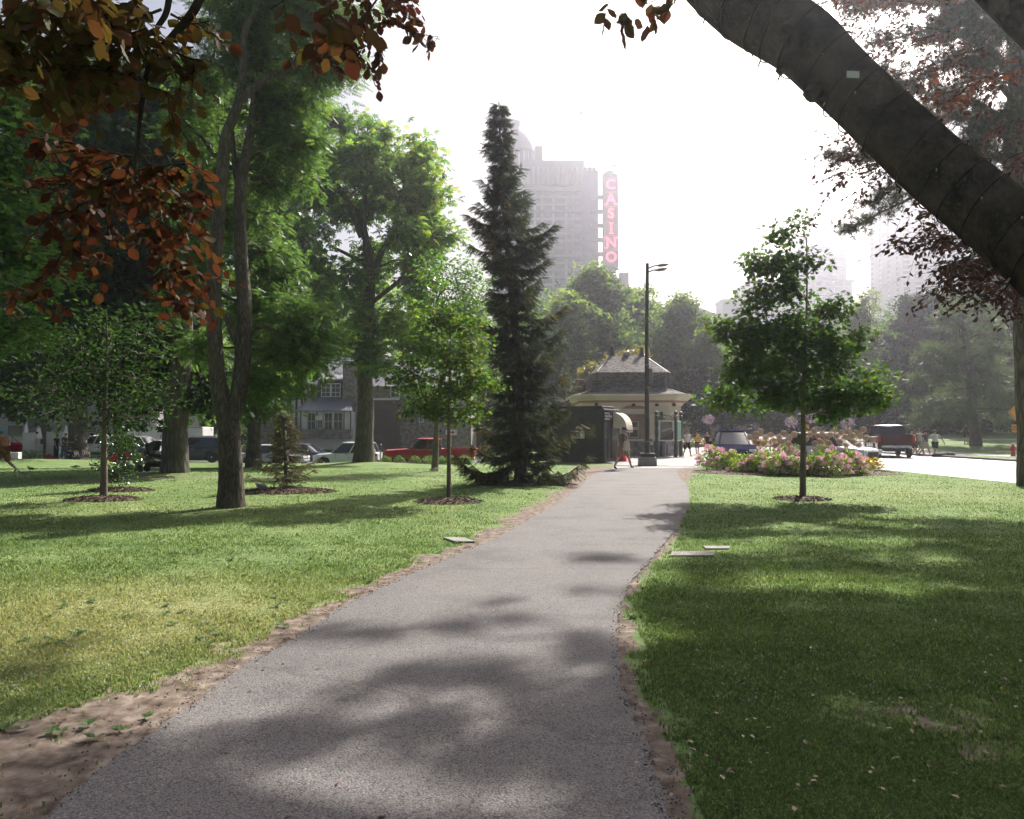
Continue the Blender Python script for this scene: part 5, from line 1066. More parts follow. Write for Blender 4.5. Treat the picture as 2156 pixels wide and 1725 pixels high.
    MB().box((h - .10, 0, hood - .34), (.20, hw * .92, .17), bev=.03).build('grille', M_TRIM, t)
    MB().box((h - .06, 0, .40), (.18, hw * 1.45, .20), bev=.06).build('bumper', M_TRIM if kind == 'suv' else (M_CHROME if kind == 'pickup' else pm), t)
    MB().box((-h + .01, 0, .48 if kind != 'pickup' else .66), (.18, hw * 1.6, .18), bev=.05).build('bumper', M_TRIM if kind == 'suv' else (M_CHROME if kind == 'pickup' else pm), t)
    MB().box((-h - .085 if kind != 'suv' else -h - .01, 0, .62 if kind != 'pickup' else .67), (.02, .32, .15)).build('number_plate', M_PLATE, t)
    if rails:
        for s in (-1, 1): MB().tube([(-h + .8, s * hw * .66, H), (-h + 1.0, s * hw * .67, H + .05), (h - 2.4, s * hw * .67, H + .05), (h - 2.2, s * hw * .66, H)], .022, n=6).build('roof_rail', M_CHROME, t)
    if kind == 'pickup':     # open load bed behind the cab
        bed = MB(); x0, x1 = -h + .05, -h + 1.95; bed.box(((x0 + x1) / 2, 0, waist + .012), (x1 - x0, Wd * .80, .03)); bed.build('bed', M_TRIM, t)
        r_ = MB()
        for s in (-1, 1): r_.box(((x0 + x1) / 2, s * hw * .88, waist + .03), (x1 - x0, .10, .05), bev=.015)
        r_.box((x0, 0, waist + .03), (.10, Wd * .84, .05), bev=.015); r_.build('bed_rail', pm, t)
        tg2 = MB(); tg2.box((-h - .004, 0, waist - .23), (.03, Wd * .76, .42), bev=.012); gate = tg2.build('tailgate', pm, t)
        MB().box((-h - .024, 0, waist - .12), (.02, .26, .05), bev=.008).build('handle', M_TRIM, gate)
    if badge:
        for s in (-1,): lettering('badge', badge, .13, M_CHROME, t, (h - 1.40, s * (hw * 1.012), waist - .28), (math.pi / 2, 0, 0), extrude=.004)
    return t
PI = math.pi
P_WHITE, P_SILVER, P_GREY, P_DARK = paint('white_paint', (.72, .74, .74)), paint('silver_paint', (.42, .43, .45)), paint('grey_paint', (.22, .23, .25)), paint('dark_grey_paint', (.045, .045, .052))
P_BLUE, P_NAVY, P_RED, P_WINE, P_BLACK = paint('blue_paint', (.05, .055, .14)), mat('navy_paint', (.026, .028, .055), (.022, .024, .05), rough=.3, spec=.0, scale=2, coat=.0), paint('red_paint', (.36, .012, .022)), mat('wine_paint', (.075, .011, .015), (.07, .010, .014), rough=.14, spec=.4, scale=2, coat=.0), paint('black_paint', (.012, .012, .013))
def at(x, d, dz=0.0): p = GT(x, 900, d); p.z += dz; return p
lot = -.0
car('parked_car', 'white hatchback with roof rails parked behind the horse chestnut trunk', at(733, 50.5), PI - .05, P_WHITE, L=4.45, H=1.70, rails=True, wr=.35)
car('pickup_truck', 'bright red crew cab pickup parked left of the spruce', at(906, 48.9), PI - .06, P_RED, L=6.0, Wd=2.0, H=1.98, kind='pickup', cat='truck', wr=.41, badge='RAM')
car('parked_car', 'dark blue saloon standing behind the white hatchback', at(648, 56), -.25, P_BLUE, L=4.6, H=1.48, kind='sedan', wr=.33)
car('parked_car', 'silver saloon parked behind the browning young spruce', at(575, 51.5), -.08, P_SILVER, L=4.8, H=1.46, kind='sedan', wr=.34)
car('parked_car', 'dark grey boxy off-roader seen between two trunks', at(418, 53.5), PI + .02, P_DARK, L=4.85, Wd=1.92, H=1.84, rails=True, wr=.40)
car('parked_car', 'grey car roof showing behind the dark boxy off-roader', at(385, 61), .9, P_GREY, L=4.5, H=1.62, wr=.35)
car('parked_car', 'silver grey crossover with its nose beside the stroller', at(300, 53.0), -.35, P_GREY, L=4.6, H=1.68, wr=.36)
car('parked_car', 'pale blue grey car parked behind the silver crossover', at(325, 60), PI + .3, P_SILVER, L=4.6, H=1.60, wr=.35)
car('pickup_truck', 'white work pickup half hidden behind the knoll tree', at(215, 57), PI + .05, P_WHITE, L=5.6, Wd=1.98, H=1.86, kind='pickup', cat='truck', wr=.38)
car('driving_car', 'dark glossy crossover facing the flower bed with glinting bonnet', at(1541, 35.6), -PI / 2 - .20, P_NAVY, L=4.9, Wd=1.98, H=1.63, kind='sedan', wr=.38)
car('driving_car', 'white car with a black roof behind the dried allium heads', at(1752, 37.0), -PI / 2 + .55, P_WHITE, L=4.4, Wd=1.8, H=1.52, roofm=M_TRIM, wr=.34)
car('pickup_truck', 'dark wine red pickup driving away up the road', at(1868, 46.8), PI / 2 - .31, P_WINE, L=5.9, Wd=2.05, H=1.98, kind='pickup', cat='truck', rim=M_RIMD, wr=.42)
# ================================================================ people
SKIN = mat('skin', (0.50, 0.31, 0.22), (0.44, 0.26, 0.18), rough=.6, scale=8); SKIN_D = mat('tan_skin', (0.33, 0.19, 0.13), rough=.6, scale=8)
def cloth(name, c, c2=None, sc=14): return mat(name, c, c2 or tuple(x * .8 for x in c), rough=.9, scale=sc, bump=.004, bscale=18, spec=.2)
CL = dict(white=cloth('white_cloth', (.70, .69, .70)), black=cloth('black_cloth', (.018, .018, .02)), khaki=cloth('khaki_cloth', (.30, .25, .17)), grey=cloth('grey_cloth', (.10, .10, .11)), lgrey=cloth('pale_grey_cloth', (.45, .44, .42)),
          navy=cloth('navy_cloth', (.02, .025, .07)), jeans=cloth('denim', (.075, .09, .14)), pink=cloth('pink_cloth', (.62, .22, .18)), lilac=cloth('lilac_cloth', (.40, .38, .46)), tan=cloth('tan_cloth', (.42, .20, .11)), red=cloth('red_cloth', (.35, .015, .03)), mauve=cloth('mauve_cloth', (.20, .12, .13)), yellow=cloth('yellow_cloth', (.75, .48, .05)), canvas=cloth('canvas_cloth', (.60, .55, .45)), teal=cloth('teal_cloth', (.05, .35, .32)), dark=cloth('dark_cloth', (.035, .03, .035)))
def plaid():
    m = bpy.data.materials.new('plaid_cloth'); n = nodes_of(m); L = n.links.new
    out = N(n, 'ShaderNodeOutputMaterial'); b = N(n, 'ShaderNodeBsdfPrincipled'); L(b.outputs[0], out.inputs[0]); tc = N(n, 'ShaderNodeTexCoord')
    w1 = N(n, 'ShaderNodeTexWave', bands_direction='Z'); w1.inputs['Scale'].default_value = 9; w2 = N(n, 'ShaderNodeTexWave', bands_direction='X'); w2.inputs['Scale'].default_value = 9
    w1.inputs['Distortion'].default_value = .4; w2.inputs['Distortion'].default_value = .4
    L(tc.outputs['Object'], w1.inputs['Vector']); L(tc.outputs['Object'], w2.inputs['Vector'])
    ad = N(n, 'ShaderNodeMath', operation='ADD'); L(w1.outputs['Fac'], ad.inputs[0]); L(w2.outputs['Fac'], ad.inputs[1])
    L(ramp(n, ad.outputs[0], [(.5, (.025, .022, .035)), (.8, (.06, .05, .06)), (1.0, (.20, .17, .17))]), b.inputs['Base Color']); b.inputs['Roughness'].default_value = .9
    return m
CL['plaid'] = plaid()
HAIR = dict(brown=mat('brown_hair', (.05, .028, .016), rough=.6, scale=30), blond=mat('blond_hair', (.42, .28, .13), rough=.55, scale=30), black=mat('black_hair', (.010, .009, .009), rough=.5), red=mat('auburn_hair', (.22, .085, .035), rough=.55, scale=30))
M_SOLE = mat('shoe_white', (.6, .6, .6), rough=.7); M_EYE = mat('eye', (.02, .015, .01), rough=.2)
def skin_mesh(name, chains, material, parent, sub=1):
    """chains: lists of (x,y,z,rx,ry) sharing points -> one skinned surface"""
    V, E, Rr, idx = [], [], [], {}
    def vid(p):
        k = (round(p[0], 4), round(p[1], 4), round(p[2], 4))
        if k not in idx: idx[k] = len(V); V.append(k); Rr.append((p[3], p[4] if len(p) > 4 else p[3]))
        return idx[k]
    for ch in chains:
        ids = [vid(p) for p in ch]
        for a, b_ in zip(ids, ids[1:]):
            if a != b_: E.append((a, b_))
    me = bpy.data.meshes.new(name); me.from_pydata(V, E, []); me.materials.append(material)
    o = bpy.data.objects.new(name, me); C.objects.link(o); o.parent = parent
    mo = o.modifiers.new('Skin', 'SKIN'); mo.use_smooth_shade = True
    sv_ = me.skin_vertices[0].data
    for i, r in enumerate(Rr): sv_[i].radius = r; sv_[i].use_root = (i == 0)
    s_ = o.modifiers.new('Sub', 'SUBSURF'); s_.levels = sub; s_.render_levels = sub
    return o
def rotx(v, a):       # swing in the fore-aft plane: positive forward (+Y)
    y, z = v[1], v[2]; return (v[0], y * math.cos(a) - z * math.sin(a), y * math.sin(a) + z * math.cos(a))
def person(label, loc, facing, H=1.72, pose=None, top='white', bottom='black', shoes='black', hair='brown', skin=SKIN, long_legs=False, bare_arms=True, cap=None, bag=None, build=1.0, skirt=False, long_hair=False, pelvis_h=None, face=False, topm_len=.0):
    """facing: direction of the chest, angle from +Y anticlockwise seen from above"""
    t = empty('person', loc, facing, label, 'person'); p_ = dict(lt=.0, lk=0.0, rt=.0, rk=0.0, la=.0, le=.2, ra=.0, re=.2, lean=0.0, head=0.0, spread=.09, aout=.12, neck=0.0); p_.update(pose or {})
    S = H; ph = (pelvis_h if pelvis_h is not None else .525 * S); B = build
    sp = lambda y, z: rotx((0, y * S, z * S), -p_['lean'])
    hip0 = np.array([0, 0, ph])
    up = lambda x, y, z: tuple(hip0 + np.array(rotx((x * S, y * S, z * S), -p_['lean'])))
    pel = (*up(0, 0, 0), .078 * S * B, .060 * S * B); wai = (*up(0, .003, .10), .066 * S * B, .050 * S * B); che = (*up(0, .0, .20), .080 * S * B, .056 * S * B); sh_ = (*up(0, 0, .272), .062 * S * B, .040 * S); nk = (*up(0, .004, .315), .029 * S, .030 * S)
    hd = lambda dy, dz: tuple(np.array(nk[:3]) + np.array(rotx((0, dy * S, dz * S), -(p_['lean'] + p_['neck']))))
    chin = (*hd(.012, .032), .034 * S, .036 * S); hm = (*hd(.010, .075), .044 * S, .054 * S); ht = (*hd(.004, .120), .034 * S, .042 * S)
    nose = (*hd(.058, .066), .007 * S, .007 * S)
    ch = [[pel, wai, che, sh_, nk, chin, hm, ht], [hm, nose]]
    arms, legs = [], []; hands = []; feet = []
    for s, ta, te in ((-1, p_['la'], p_['le']), (1, p_['ra'], p_['re'])):
        s0 = (*up(s * .098 * B, 0, .268), .030 * S, .030 * S); A0 = np.array(s0[:3])
        a1 = rotx((s * p_['aout'] * .17 * S, 0, -.172 * S), ta - p_['lean']); el = A0 + a1
        a2 = rotx((s * .02 * S, 0, -.145 * S), ta + te - p_['lean']); wr_ = el + a2; dr = np.array(a2) / np.linalg.norm(a2)
        hn = wr_ + dr * .04 * S; fw = np.array(rotx((0, 1, 0), ta + te - p_['lean']))
        E_ = (*el, .0225 * S * B, .0225 * S); Wr = (*wr_, .0145 * S, .013 * S); Hn = (*hn, .012 * S, .020 * S)
        arms.append([sh_, s0, (*(A0 + el) / 2, .028 * S * B, .028 * S), E_]); ch += [[sh_, s0, (*(A0 + el) / 2, .028 * S * B, .028 * S), E_, (*(el * .5 + wr_ * .5), .0200 * S, .019 * S), Wr, Hn]]
        for k, (off, ln) in enumerate(((-.016, .040), (-.006, .047), (.005, .045), (.015, .036))):
            b0 = hn + dr * .012 * S + fw * off * S; f1 = b0 + dr * ln * .5 * S; f2 = f1 + (dr * .8 - fw * .0 + np.array([-s * .5, 0, 0])) * ln * .5 * S
            ch.append([Hn, (*b0, .0058 * S, .0058 * S), (*f1, .0052 * S, .0052 * S), (*f2, .0044 * S, .0044 * S)])
        tb = hn - dr * .015 * S + fw * .02 * S; ch.append([Hn, (*tb, .006 * S, .006 * S), (*(tb + dr * .022 * S + fw * .012 * S), .0052 * S, .0052 * S)]); hands.append(hn)
    lchain = []
    for s, tt, tk in ((-1, p_['lt'], p_['lk']), (1, p_['rt'], p_['rk'])):
        h0 = hip0 + np.array([s * .050 * S * B, 0, -.025 * S]); a1 = rotx((s * p_['spread'] * .12 * S, 0, -.235 * S), tt); kn = h0 + a1
        a2 = rotx((0, 0, -.222 * S), tt - tk); an = kn + a2; fz = an + np.array([0, -.012 * S, -.022 * S]); toe = an + np.array(rotx((0, .085 * S, -.030 * S), min(0, (tt - tk) * .6)))
        Hp = (*h0, .054 * S * B, .056 * S * B); Kn = (*kn, .031 * S * B, .031 * S); An = (*an, .0195 * S, .021 * S)
        legs.append([pel, Hp, (*(h0 * .5 + kn * .5), .046 * S * B, .047 * S * B), Kn]); lchain.append([pel, Hp, (*(h0 * .5 + kn * .5), .046 * S * B, .047 * S * B), Kn, (*(kn * .6 + an * .4), .030 * S * B, .032 * S), An, (*toe, .018 * S, .013 * S)]); feet.append((an, toe, fz))
    ch += lchain
    body = skin_mesh('body', ch, skin, t)
    g = lambda p, k=1.18, a=.008: (p[0], p[1], p[2], p[3] * k + a, p[4] * k + a)
    if top:
        low = (*up(0, 0, -.030 - topm_len), .088 * S * B, .070 * S * B)
        ch2 = [[g(che), g(wai, 1.2, .012), g(low, 1.15)], [g(che), g(sh_, 1.1)]]
        for ar in arms: ch2.append([g(ar[0], 1.1), g(ar[1], 1.15, .006), g(ar[2], 1.22, .010)] + ([g(ar[3], 1.2, .006)] if not bare_arms else []))
        skin_mesh('shirt', ch2, CL[top], t)
    if skirt:
        m_ = MB(); c = up(0, 0, 0); m_.lathe([(.085 * S, .06 * S), (.105 * S, -.02 * S), (.15 * S, -.14 * S), (.155 * S, -.19 * S)], n=18, c=c); m_.build('skirt', CL[bottom], t, smooth=True)
    elif bottom:
        ch3 = []
        for lg, full in zip(legs, lchain):
            q = full[:-1] if long_legs else lg
            ch3.append([g(q[0], .86, .0), g(q[1], 1.0, .004)] + [g(x, 1.24, .014) for x in q[2:-1]] + [g(q[-1], 1.25 if not long_legs else 1.4, .016 if not long_legs else .012)])
        skin_mesh('trousers' if long_legs else 'shorts', ch3, CL[bottom], t)
    for an, toe, fz in feet:
        an, toe = np.array(an), np.array(toe); q = [(*(an + [0, -.012 * S, -.012 * S]), .026 * S, .026 * S), (*(an * .5 + toe * .5 + [0, 0, -.006 * S]), .025 * S, .021 * S), (*toe, .023 * S, .015 * S)]
        so = skin_mesh('shoe', [q], CL[shoes] if shoes in CL else M_SOLE, t)
    c = Vector(hm[:3]); tilt = -(p_['lean'] + p_['neck'])
    hb = MB(); pr = [(.0405 * S * math.sin(a), .062 * S * math.cos(a)) for a in np.linspace(.05, 1.75, 8)]
    hb.lathe(pr, n=16, c=(0, -.006 * S, .014 * S)); 
    if long_hair: hb.lathe([(.040 * S, .01 * S), (.046 * S, -.04 * S), (.040 * S, -.10 * S), (.02 * S, -.14 * S)], n=14, c=(0, -.022 * S, 0))
    hv = [(x * 1.15, y * 1.28, z) for x, y, z in hb.V]; hb.V = hv
    ho = hb.build('hair', HAIR[hair], t, smooth=True); ho.location = c; ho.rotation_euler = (tilt, 0, p_['head'])
    if cap:
        cb_ = MB(); cb_.lathe([(.052 * S, .018 * S), (.054 * S, .038 * S), (.046 * S, .062 * S), (.025 * S, .078 * S), (.002, .082 * S)], n=18); cb_.V = [(x, y * 1.18, z) for x, y, z in cb_.V]
        cb_.poly([(.045 * S * math.cos(a), .04 * S + .075 * S * math.sin(a), .018 * S + .0 * S) for a in np.linspace(0, math.pi, 9)], (0, 0, .008 * S))
        co = cb_.build('cap', CL[cap], t, smooth=True); co.location = c; co.rotation_euler = (tilt, 0, p_['head'])
    if face:
        for s in (-1, 1):
            e = MB(); e.lathe([(.001, -.004 * S), (.0055 * S, 0), (.001, .004 * S)], n=8); eo = e.build('eye', M_EYE, t); q = hd(.062, .082); eo.location = (q[0] + s * .017 * S, q[1], q[2])
    t['hands'] = [float(v) for h_ in hands for v in h_]
    return t, up, hands
def face_dir(dx, dy): return math.atan2(-dx, dy)
walk = dict(lt=.42, lk=.12, rt=-.28, rk=.35, la=-.35, le=.25, ra=.35, re=.35)
walk2 = dict(lt=-.30, lk=.45, rt=.38, rk=.10, la=.30, le=.3, ra=-.32, re=.2)
stand = dict(la=.02, ra=-.02)
def pg(x, y, z=None):     # the ground point seen at this pixel
    return G(x, y)
# -- the man crossing onto the path
g0 = G(1311, 990); _, up, hd_ = person('man in a navy cap and plaid shirt with a cream tote bag', g0, face_dir(.85, .5), 1.80, dict(lt=-.30, lk=.25, rt=.55, rk=.22, la=-.15, le=.25, ra=.12, re=.35, lean=.06, neck=.16), top='plaid', bottom='khaki', shoes='navy', hair='black', cap='navy', build=1.08)
bg_ = empty('tote_bag', (0, 0, 0), 0, 'cream cloth tote bag slung from the shoulder of the man in plaid', 'bag')
bg_.location = g0; bg_.rotation_euler = (0, 0, face_dir(.85, .5))
m_ = MB(); q = up(.165, -.02, .03); m_.box((q[0], q[1], q[2]), (.10, .34, .40), bev=.045, taper=.86); m_.build('sack', CL['canvas'], bg_, smooth=True)
m_ = MB(); s0 = up(.085, 0, .285)
for yy in (-.08, .08): m_.tube([(q[0], q[1] + yy, q[2] + .18), (q[0] - .02, q[1] + yy * .7, q[2] + .32), (s0[0], s0[1] + yy * .3, s0[2] + .045)], .012, n=6)
m_.build('strap', CL['canvas'], bg_)
# -- by the pavilion
g1 = G(1447, 963); person('walker in a white tee and black shorts beside the boy with the yellow pack', g1, face_dir(.2, -1), 1.70, walk, top='white', bottom='black', shoes='dark', hair='red', face=True)
g2 = G(1468, 958.5); person('boy in black tee and grey shorts walking away with a yellow pack', g2, face_dir(.1, 1), 1.66, walk2, top='black', bottom='grey', shoes='dark', hair='black', build=.95)
bp = empty('backpack', g2, 0, 'round yellow backpack on the back of the boy in black', 'backpack'); m_ = MB(); m_.lathe([(.02, -.22), (.13, -.20), (.17, -.05), (.16, .10), (.08, .22), (.02, .24)], n=16, c=(0, -.17, 1.10)); m_.V = [(x, -.17 + (y + .17) * .55, z) for x, y, z in m_.V]; m_.build('pack', CL['yellow'], bp, smooth=True)
m_ = MB(); [m_.box((x, -.268, 1.12), (.035, .02, .035)) for x in (-.06, 0, .06)]; m_.build('print', CL['dark'], bp)
g3 = G(1491, 961); g3.y += 4; person('girl with long fair hair in dark clothes behind the dark crossover', GT(1489, 900, 50), face_dir(-.3, -1), 1.55, stand, top='black', bottom='black', hair='blond', long_hair=True, build=.9)
g4 = GT(1403, 900, 47.6); person('person in pale leggings standing behind the notice board', g4, face_dir(0, -1), 1.66, stand, top='white', bottom='lilac', long_legs=True, shoes='white')
# -- pavement party to the right of the truck
for (x, d_, lab, kw) in [
    (1908, 53, 'fair-haired child just right of the wine red pickup', dict(H=1.45, top='white', bottom='white', hair='blond', long_hair=True, pose=stand, f=(0, 1))),
    (1919, 50, 'man in white cap, pale tee and pink shorts on the pavement', dict(H=1.75, top='lgrey', bottom='pink', shoes='white', cap='dark', pose=walk, f=(.6, -.5))),
    (1926, 51.5, 'woman with ginger hair in pale top beside the man in pink shorts', dict(H=1.68, top='white', bottom='pink', hair='red', long_hair=True, pose=walk2, f=(.3, -.8))),
    (1933, 49, 'walker in black tee between the white and pale shirts', dict(H=1.74, top='black', bottom='black', hair='brown', pose=walk, f=(.4, -.8))),
    (1939, 48.2, 'man in a white sleeveless shirt and grey shorts', dict(H=1.76, top='white', bottom='lgrey', hair='brown', cap='grey', pose=walk2, f=(.5, -.8))),
    (1947, 46.8, 'man in dark grey tee and cream shorts, head bowed', dict(H=1.70, top='grey', bottom='canvas', shoes='navy', hair='black', cap='dark', pose=dict(walk, neck=.4), f=(.3, -1), build=1.08)),
    (1968, 48.0, 'woman in a loose white tee and black shorts walking apart', dict(H=1.68, top='white', bottom='black', hair='black', shoes='white', pose=dict(walk2, aout=.8, re=.9), f=(-.1, -1), build=1.18)),
    (2034, 66, 'figure in a dark shirt and shorts under the pale pine', dict(H=1.85, top='dark', bottom='black', shoes='white', hair='black', pose=dict(stand, re=1.2, le=1.2), f=(.1, 1), build=1.15))]:
    f = kw.pop('f'); person(lab, GT(x, 900, d_), face_dir(*f), **kw)
# -- on the knoll
kz = 50.2
person('youth in black leaning back with hands low, left of the pair on the knoll', GT(119, 900, kz), face_dir(.9, -.2), 1.74, dict(stand, neck=.2, la=.25, ra=.3, lean=.03), top='black', bottom='black', hair='black', skin=SKIN_D, long_legs=True, build=.92)
person('youth in a dark tee and jeans looking down at his hands on the knoll', GT(136, 900, kz), face_dir(1, -.1), 1.82, dict(stand, neck=.5, la=.35, le=1.2, ra=.4, re=1.2, lt=.05, rt=-.12), top='dark', bottom='jeans', hair='black', long_legs=True, build=.92)
sit = dict(lt=1.75, lk=2.2, rt=1.6, rk=2.0, la=.7, le=.9, ra=.9, re=.8, lean=.35, neck=.5)
person('seated person in a white top with knees drawn up by the knoll tree', GT(155, 900, 49.6), face_dir(1, -.2), 1.70, sit, top='white', bottom='jeans', hair='black', long_legs=True, bare_arms=False, pelvis_h=.13)
person('seated person in black leaning on the knoll grass', GT(147, 900, 49.2), face_dir(.8, -.6), 1.70, dict(sit, lean=.1, lt=1.2, lk=1.4, rt=1.35, rk=1.7), top='black', bottom='black', hair='black', long_legs=True, bare_arms=False, pelvis_h=.13)
rb_ = MB(); rb_.lathe([(.02, .0), (.34, .02), (.36, .12), (.22, .26), (.05, .36)], n=12); rb_.V = [(x * (1 + .1 * math.sin(z * 30)), y * .7, z) for x, y, z in rb_.V]
o = rb_.build('red_bag', CL['red'], None, smooth=True, loc=GT(104, 900, 50)); tag(o, 'crumpled red bag lying on the knoll beside the youths', 'bag')
# -- picnic
pz = 27.5
person('person in a lilac top bending forward on the picnic blanket', GT(283, 900, pz), face_dir(-.9, -.4), 1.66, dict(sit, lean=1.0, neck=.6, la=1.1, ra=1.1), top='lilac', bottom='dark', hair='black', long_legs=True, bare_arms=False, pelvis_h=.16)
person('person in a mauve shirt sitting upright beside the picnic blanket', GT(293, 900, pz + 1.0), face_dir(-.2, 1), 1.66, dict(sit, lean=.15), top='mauve', bottom='lgrey', hair='brown', long_legs=True, bare_arms=False, pelvis_h=.14)
bq = GT(303, 900, pz); m_ = MB(); m_.box((0, 0, .018), (1.7, 1.3, .02), bev=.008); o = m_.build('picnic_blanket', CL['lgrey'], None, loc=bq, rz=.2); tag(o, 'pale picnic blanket spread on the lawn beside the stroller', 'blanket')
# -- runner at the picture edge
e = G(6, 1001); person('woman in an orange dress and teal cap striding with a red bag', e, face_dir(-1, .1), 1.66, dict(lt=.55, lk=.1, rt=-.35, rk=.55, la=.2, le=.6, ra=-.2, re=.4, lean=.12), top='tan', bottom='tan', shoes='lgrey', hair='red', cap='teal', build=1.25, topm_len=.06)
hb = empty('shoulder_bag', e, face_dir(-1, .1), 'dark red shoulder bag carried by the woman in orange', 'bag'); m_ = MB(); m_.box((.2, -.34, 1.0), (.22, .42, .34), bev=.07); m_.build('sack', CL['red'], hb, smooth=True); m_ = MB(); m_.tube([(.2, -.5, 1.1), (.15, -.2, 1.42), (.2, -.18, 1.1)], .014, n=6); m_.build('strap', CL['red'], hb)
# -- gulls
M_GULL = mat('gull_white', (.68, .68, .66), rough=.8); M_GREYW = mat('gull_grey', (.28, .29, .31), rough=.8); M_BEAK = mat('gull_beak', (.5, .35, .05), rough=.5); M_BROWNG = mat('gull_brown', (.36, .29, .21), (.22, .17, .12), rough=.8, scale=30)
def gull(label, loc, rz, body=M_GULL, wing=M_GREYW, s=1.0, head=1.0):
    t = empty('gull', loc, rz, label, 'gull')
    skin_mesh('body', [[(0, -.20 * s, .10 * s, .012, .008), (0, -.12 * s, .115 * s, .045 * s, .035 * s), (0, 0, .135 * s, .062 * s, .060 * s), (0, .09 * s, .16 * s, .046 * s, .046 * s), (0, .125 * s, .20 * s * head, .026 * s, .028 * s), (0, .15 * s, .235 * s * head, .028 * s, .030 * s)]], body, t)
    for sd_ in (-1, 1):
        skin_mesh('wing', [[(sd_ * .045 * s, .07 * s, .16 * s, .012, .03 * s), (sd_ * .060 * s, -.03 * s, .15 * s, .012, .045 * s), (sd_ * .035 * s, -.16 * s, .13 * s, .008, .022 * s), (sd_ * .012 * s, -.25 * s, .12 * s, .005, .008)]], wing, t)
        MB().tube([(sd_ * .022, .0, .09 * s), (sd_ * .022, .01, .0)], .005, n=5).build('leg', M_BEAK, t)
    MB().tube([(0, .17 * s, .235 * s * head), (0, .22 * s, .225 * s * head)], [.010 * s, .002], n=6).build('beak', M_BEAK, t)
    return t
def gsurf(x, y):      # march the sight line down to the terrain
    r = ray(x, y); t_ = 2.0
    while t_ < 300:
        if EYE + r[2] * t_ <= TZ(r[0] * t_, r[1] * t_): break
        t_ += .05
    return Vector((r[0] * t_, r[1] * t_, TZ(r[0] * t_, r[1] * t_)))
gull('pale gull sitting in the shade, nearest gull to the walking woman', gsurf(47, 1004), 2.6)
gull('brown speckled gull standing behind the pale gull', gsurf(64, 994), 1.2, M_BROWNG, M_BROWNG)
gull('grey backed gull pecking on the sunlit strip below the knoll', gsurf(161, 989), -1.2, head=.6)
gull('small pale gull at the far end of the sunlit strip', gsurf(192, 985.5), 1.0, M_BROWNG, M_GULL)
gull('grey gull standing by the mulch of the browning spruce', gsurf(548, 1037), 1.0, M_GULL, M_GREYW, s=1.15)
gull('white gull at the foot of the small leaning tree', gsurf(915, 996), -1.9)
fl = empty('gull', P(1222, 240, 120), .4, 'gull gliding high in the white sky right of the tower dome', 'gull')
skin_mesh('body', [[(-.3, 0, 0, .03, .03), (0, 0, 0, .09, .09), (.32, 0, .02, .05, .05)]], M_GREYW, fl)
for s_ in (-1, 1): MB().poly([(.12, s_ * .05, 0), (.16, s_ * .45, .22 if s_ > 0 else .1), (-.05, s_ * .95, .30 if s_ > 0 else .02), (-.12, s_ * .45, .2 if s_ > 0 else .08), (-.14, s_ * .05, 0)], (0, 0, .02)).build('wing', M_GREYW, fl)
# ================================================================ pavilion, kiosk, booth, lamp and other park things
M_CREAM = mat('cream_paint', (.70, .62, .48), (.64, .56, .43), rough=.6, scale=1.5); M_ROSE = mat('rose_paint', (.40, .22, .17), rough=.6, scale=2); M_STONEW = mat('stone_wall', (.30, .27, .24), (.17, .155, .14), rough=.9, scale=3.4, bump=.04, bscale=4, lo=.42, hi=.56)
M_PANE = mat('window_pane', (.10, .105, .10), (.06, .065, .065), rough=.12, scale=1.2, spec=.8); M_WHITE = mat('white_paint_wood', (.74, .73, .71), (.66, .65, .63), rough=.55, scale=3); M_DGREEN = mat('green_iron', (.025, .06, .035), rough=.45, scale=6); M_BLK = mat('black_iron', (.022, .022, .022), (.03, .028, .025), rough=.5, scale=9)
M_BOOTH = mat('booth_timber', (.035, .030, .024), (.022, .020, .017), rough=.7, scale=4, stretch=(1, 1, .2)); M_REDP = mat('cone_red', (.62, .02, .03), rough=.55, scale=5)
def shingle():
    m = bpy.data.materials.new('shingle_roof'); n = nodes_of(m); L = n.links.new
    out = N(n, 'ShaderNodeOutputMaterial'); b = N(n, 'ShaderNodeBsdfPrincipled'); L(b.outputs[0], out.inputs[0]); tc = N(n, 'ShaderNodeTexCoord'); sx = N(n, 'ShaderNodeSeparateXYZ'); L(tc.outputs['Object'], sx.inputs[0])
    ad = N(n, 'ShaderNodeMath', operation='ADD'); L(sx.outputs[0], ad.inputs[0]); L(sx.outputs[1], ad.inputs[1]); cb_ = N(n, 'ShaderNodeCombineXYZ'); L(ad.outputs[0], cb_.inputs[0]); L(sx.outputs[2], cb_.inputs[1])
    br = N(n, 'ShaderNodeTexBrick'); br.inputs['Scale'].default_value = 1; br.inputs['Brick Width'].default_value = .16; br.inputs['Row Height'].default_value = .085; br.inputs['Mortar Size'].default_value = .012; br.offset = .5
    br.inputs['Color1'].default_value = (.11, .10, .09, 1); br.inputs['Color2'].default_value = (.32, .29, .26, 1); br.inputs['Mortar'].default_value = (.035, .03, .028, 1)
    L(cb_.outputs[0], br.inputs['Vector']); L(br.outputs['Color'], b.inputs['Base Color']); b.inputs['Roughness'].default_value = .85; b.inputs['Specular IOR Level'].default_value = .1
    bm = N(n, 'ShaderNodeBump'); bm.inputs['Distance'].default_value = .02; L(br.outputs['Fac'], bm.inputs['Height']); bm.invert = True; L(bm.outputs[0], b.inputs['Normal']); return m
M_SHING = shingle()
def ring(hx, hy, c, z, cx=0, cy_=0): return [(cx - hx + c, cy_ - hy, z), (cx + hx - c, cy_ - hy, z), (cx + hx, cy_ - hy + c, z), (cx + hx, cy_ + hy - c, z), (cx + hx - c, cy_ + hy, z), (cx - hx + c, cy_ + hy, z), (cx - hx, cy_ + hy - c, z), (cx - hx, cy_ - hy + c, z)]
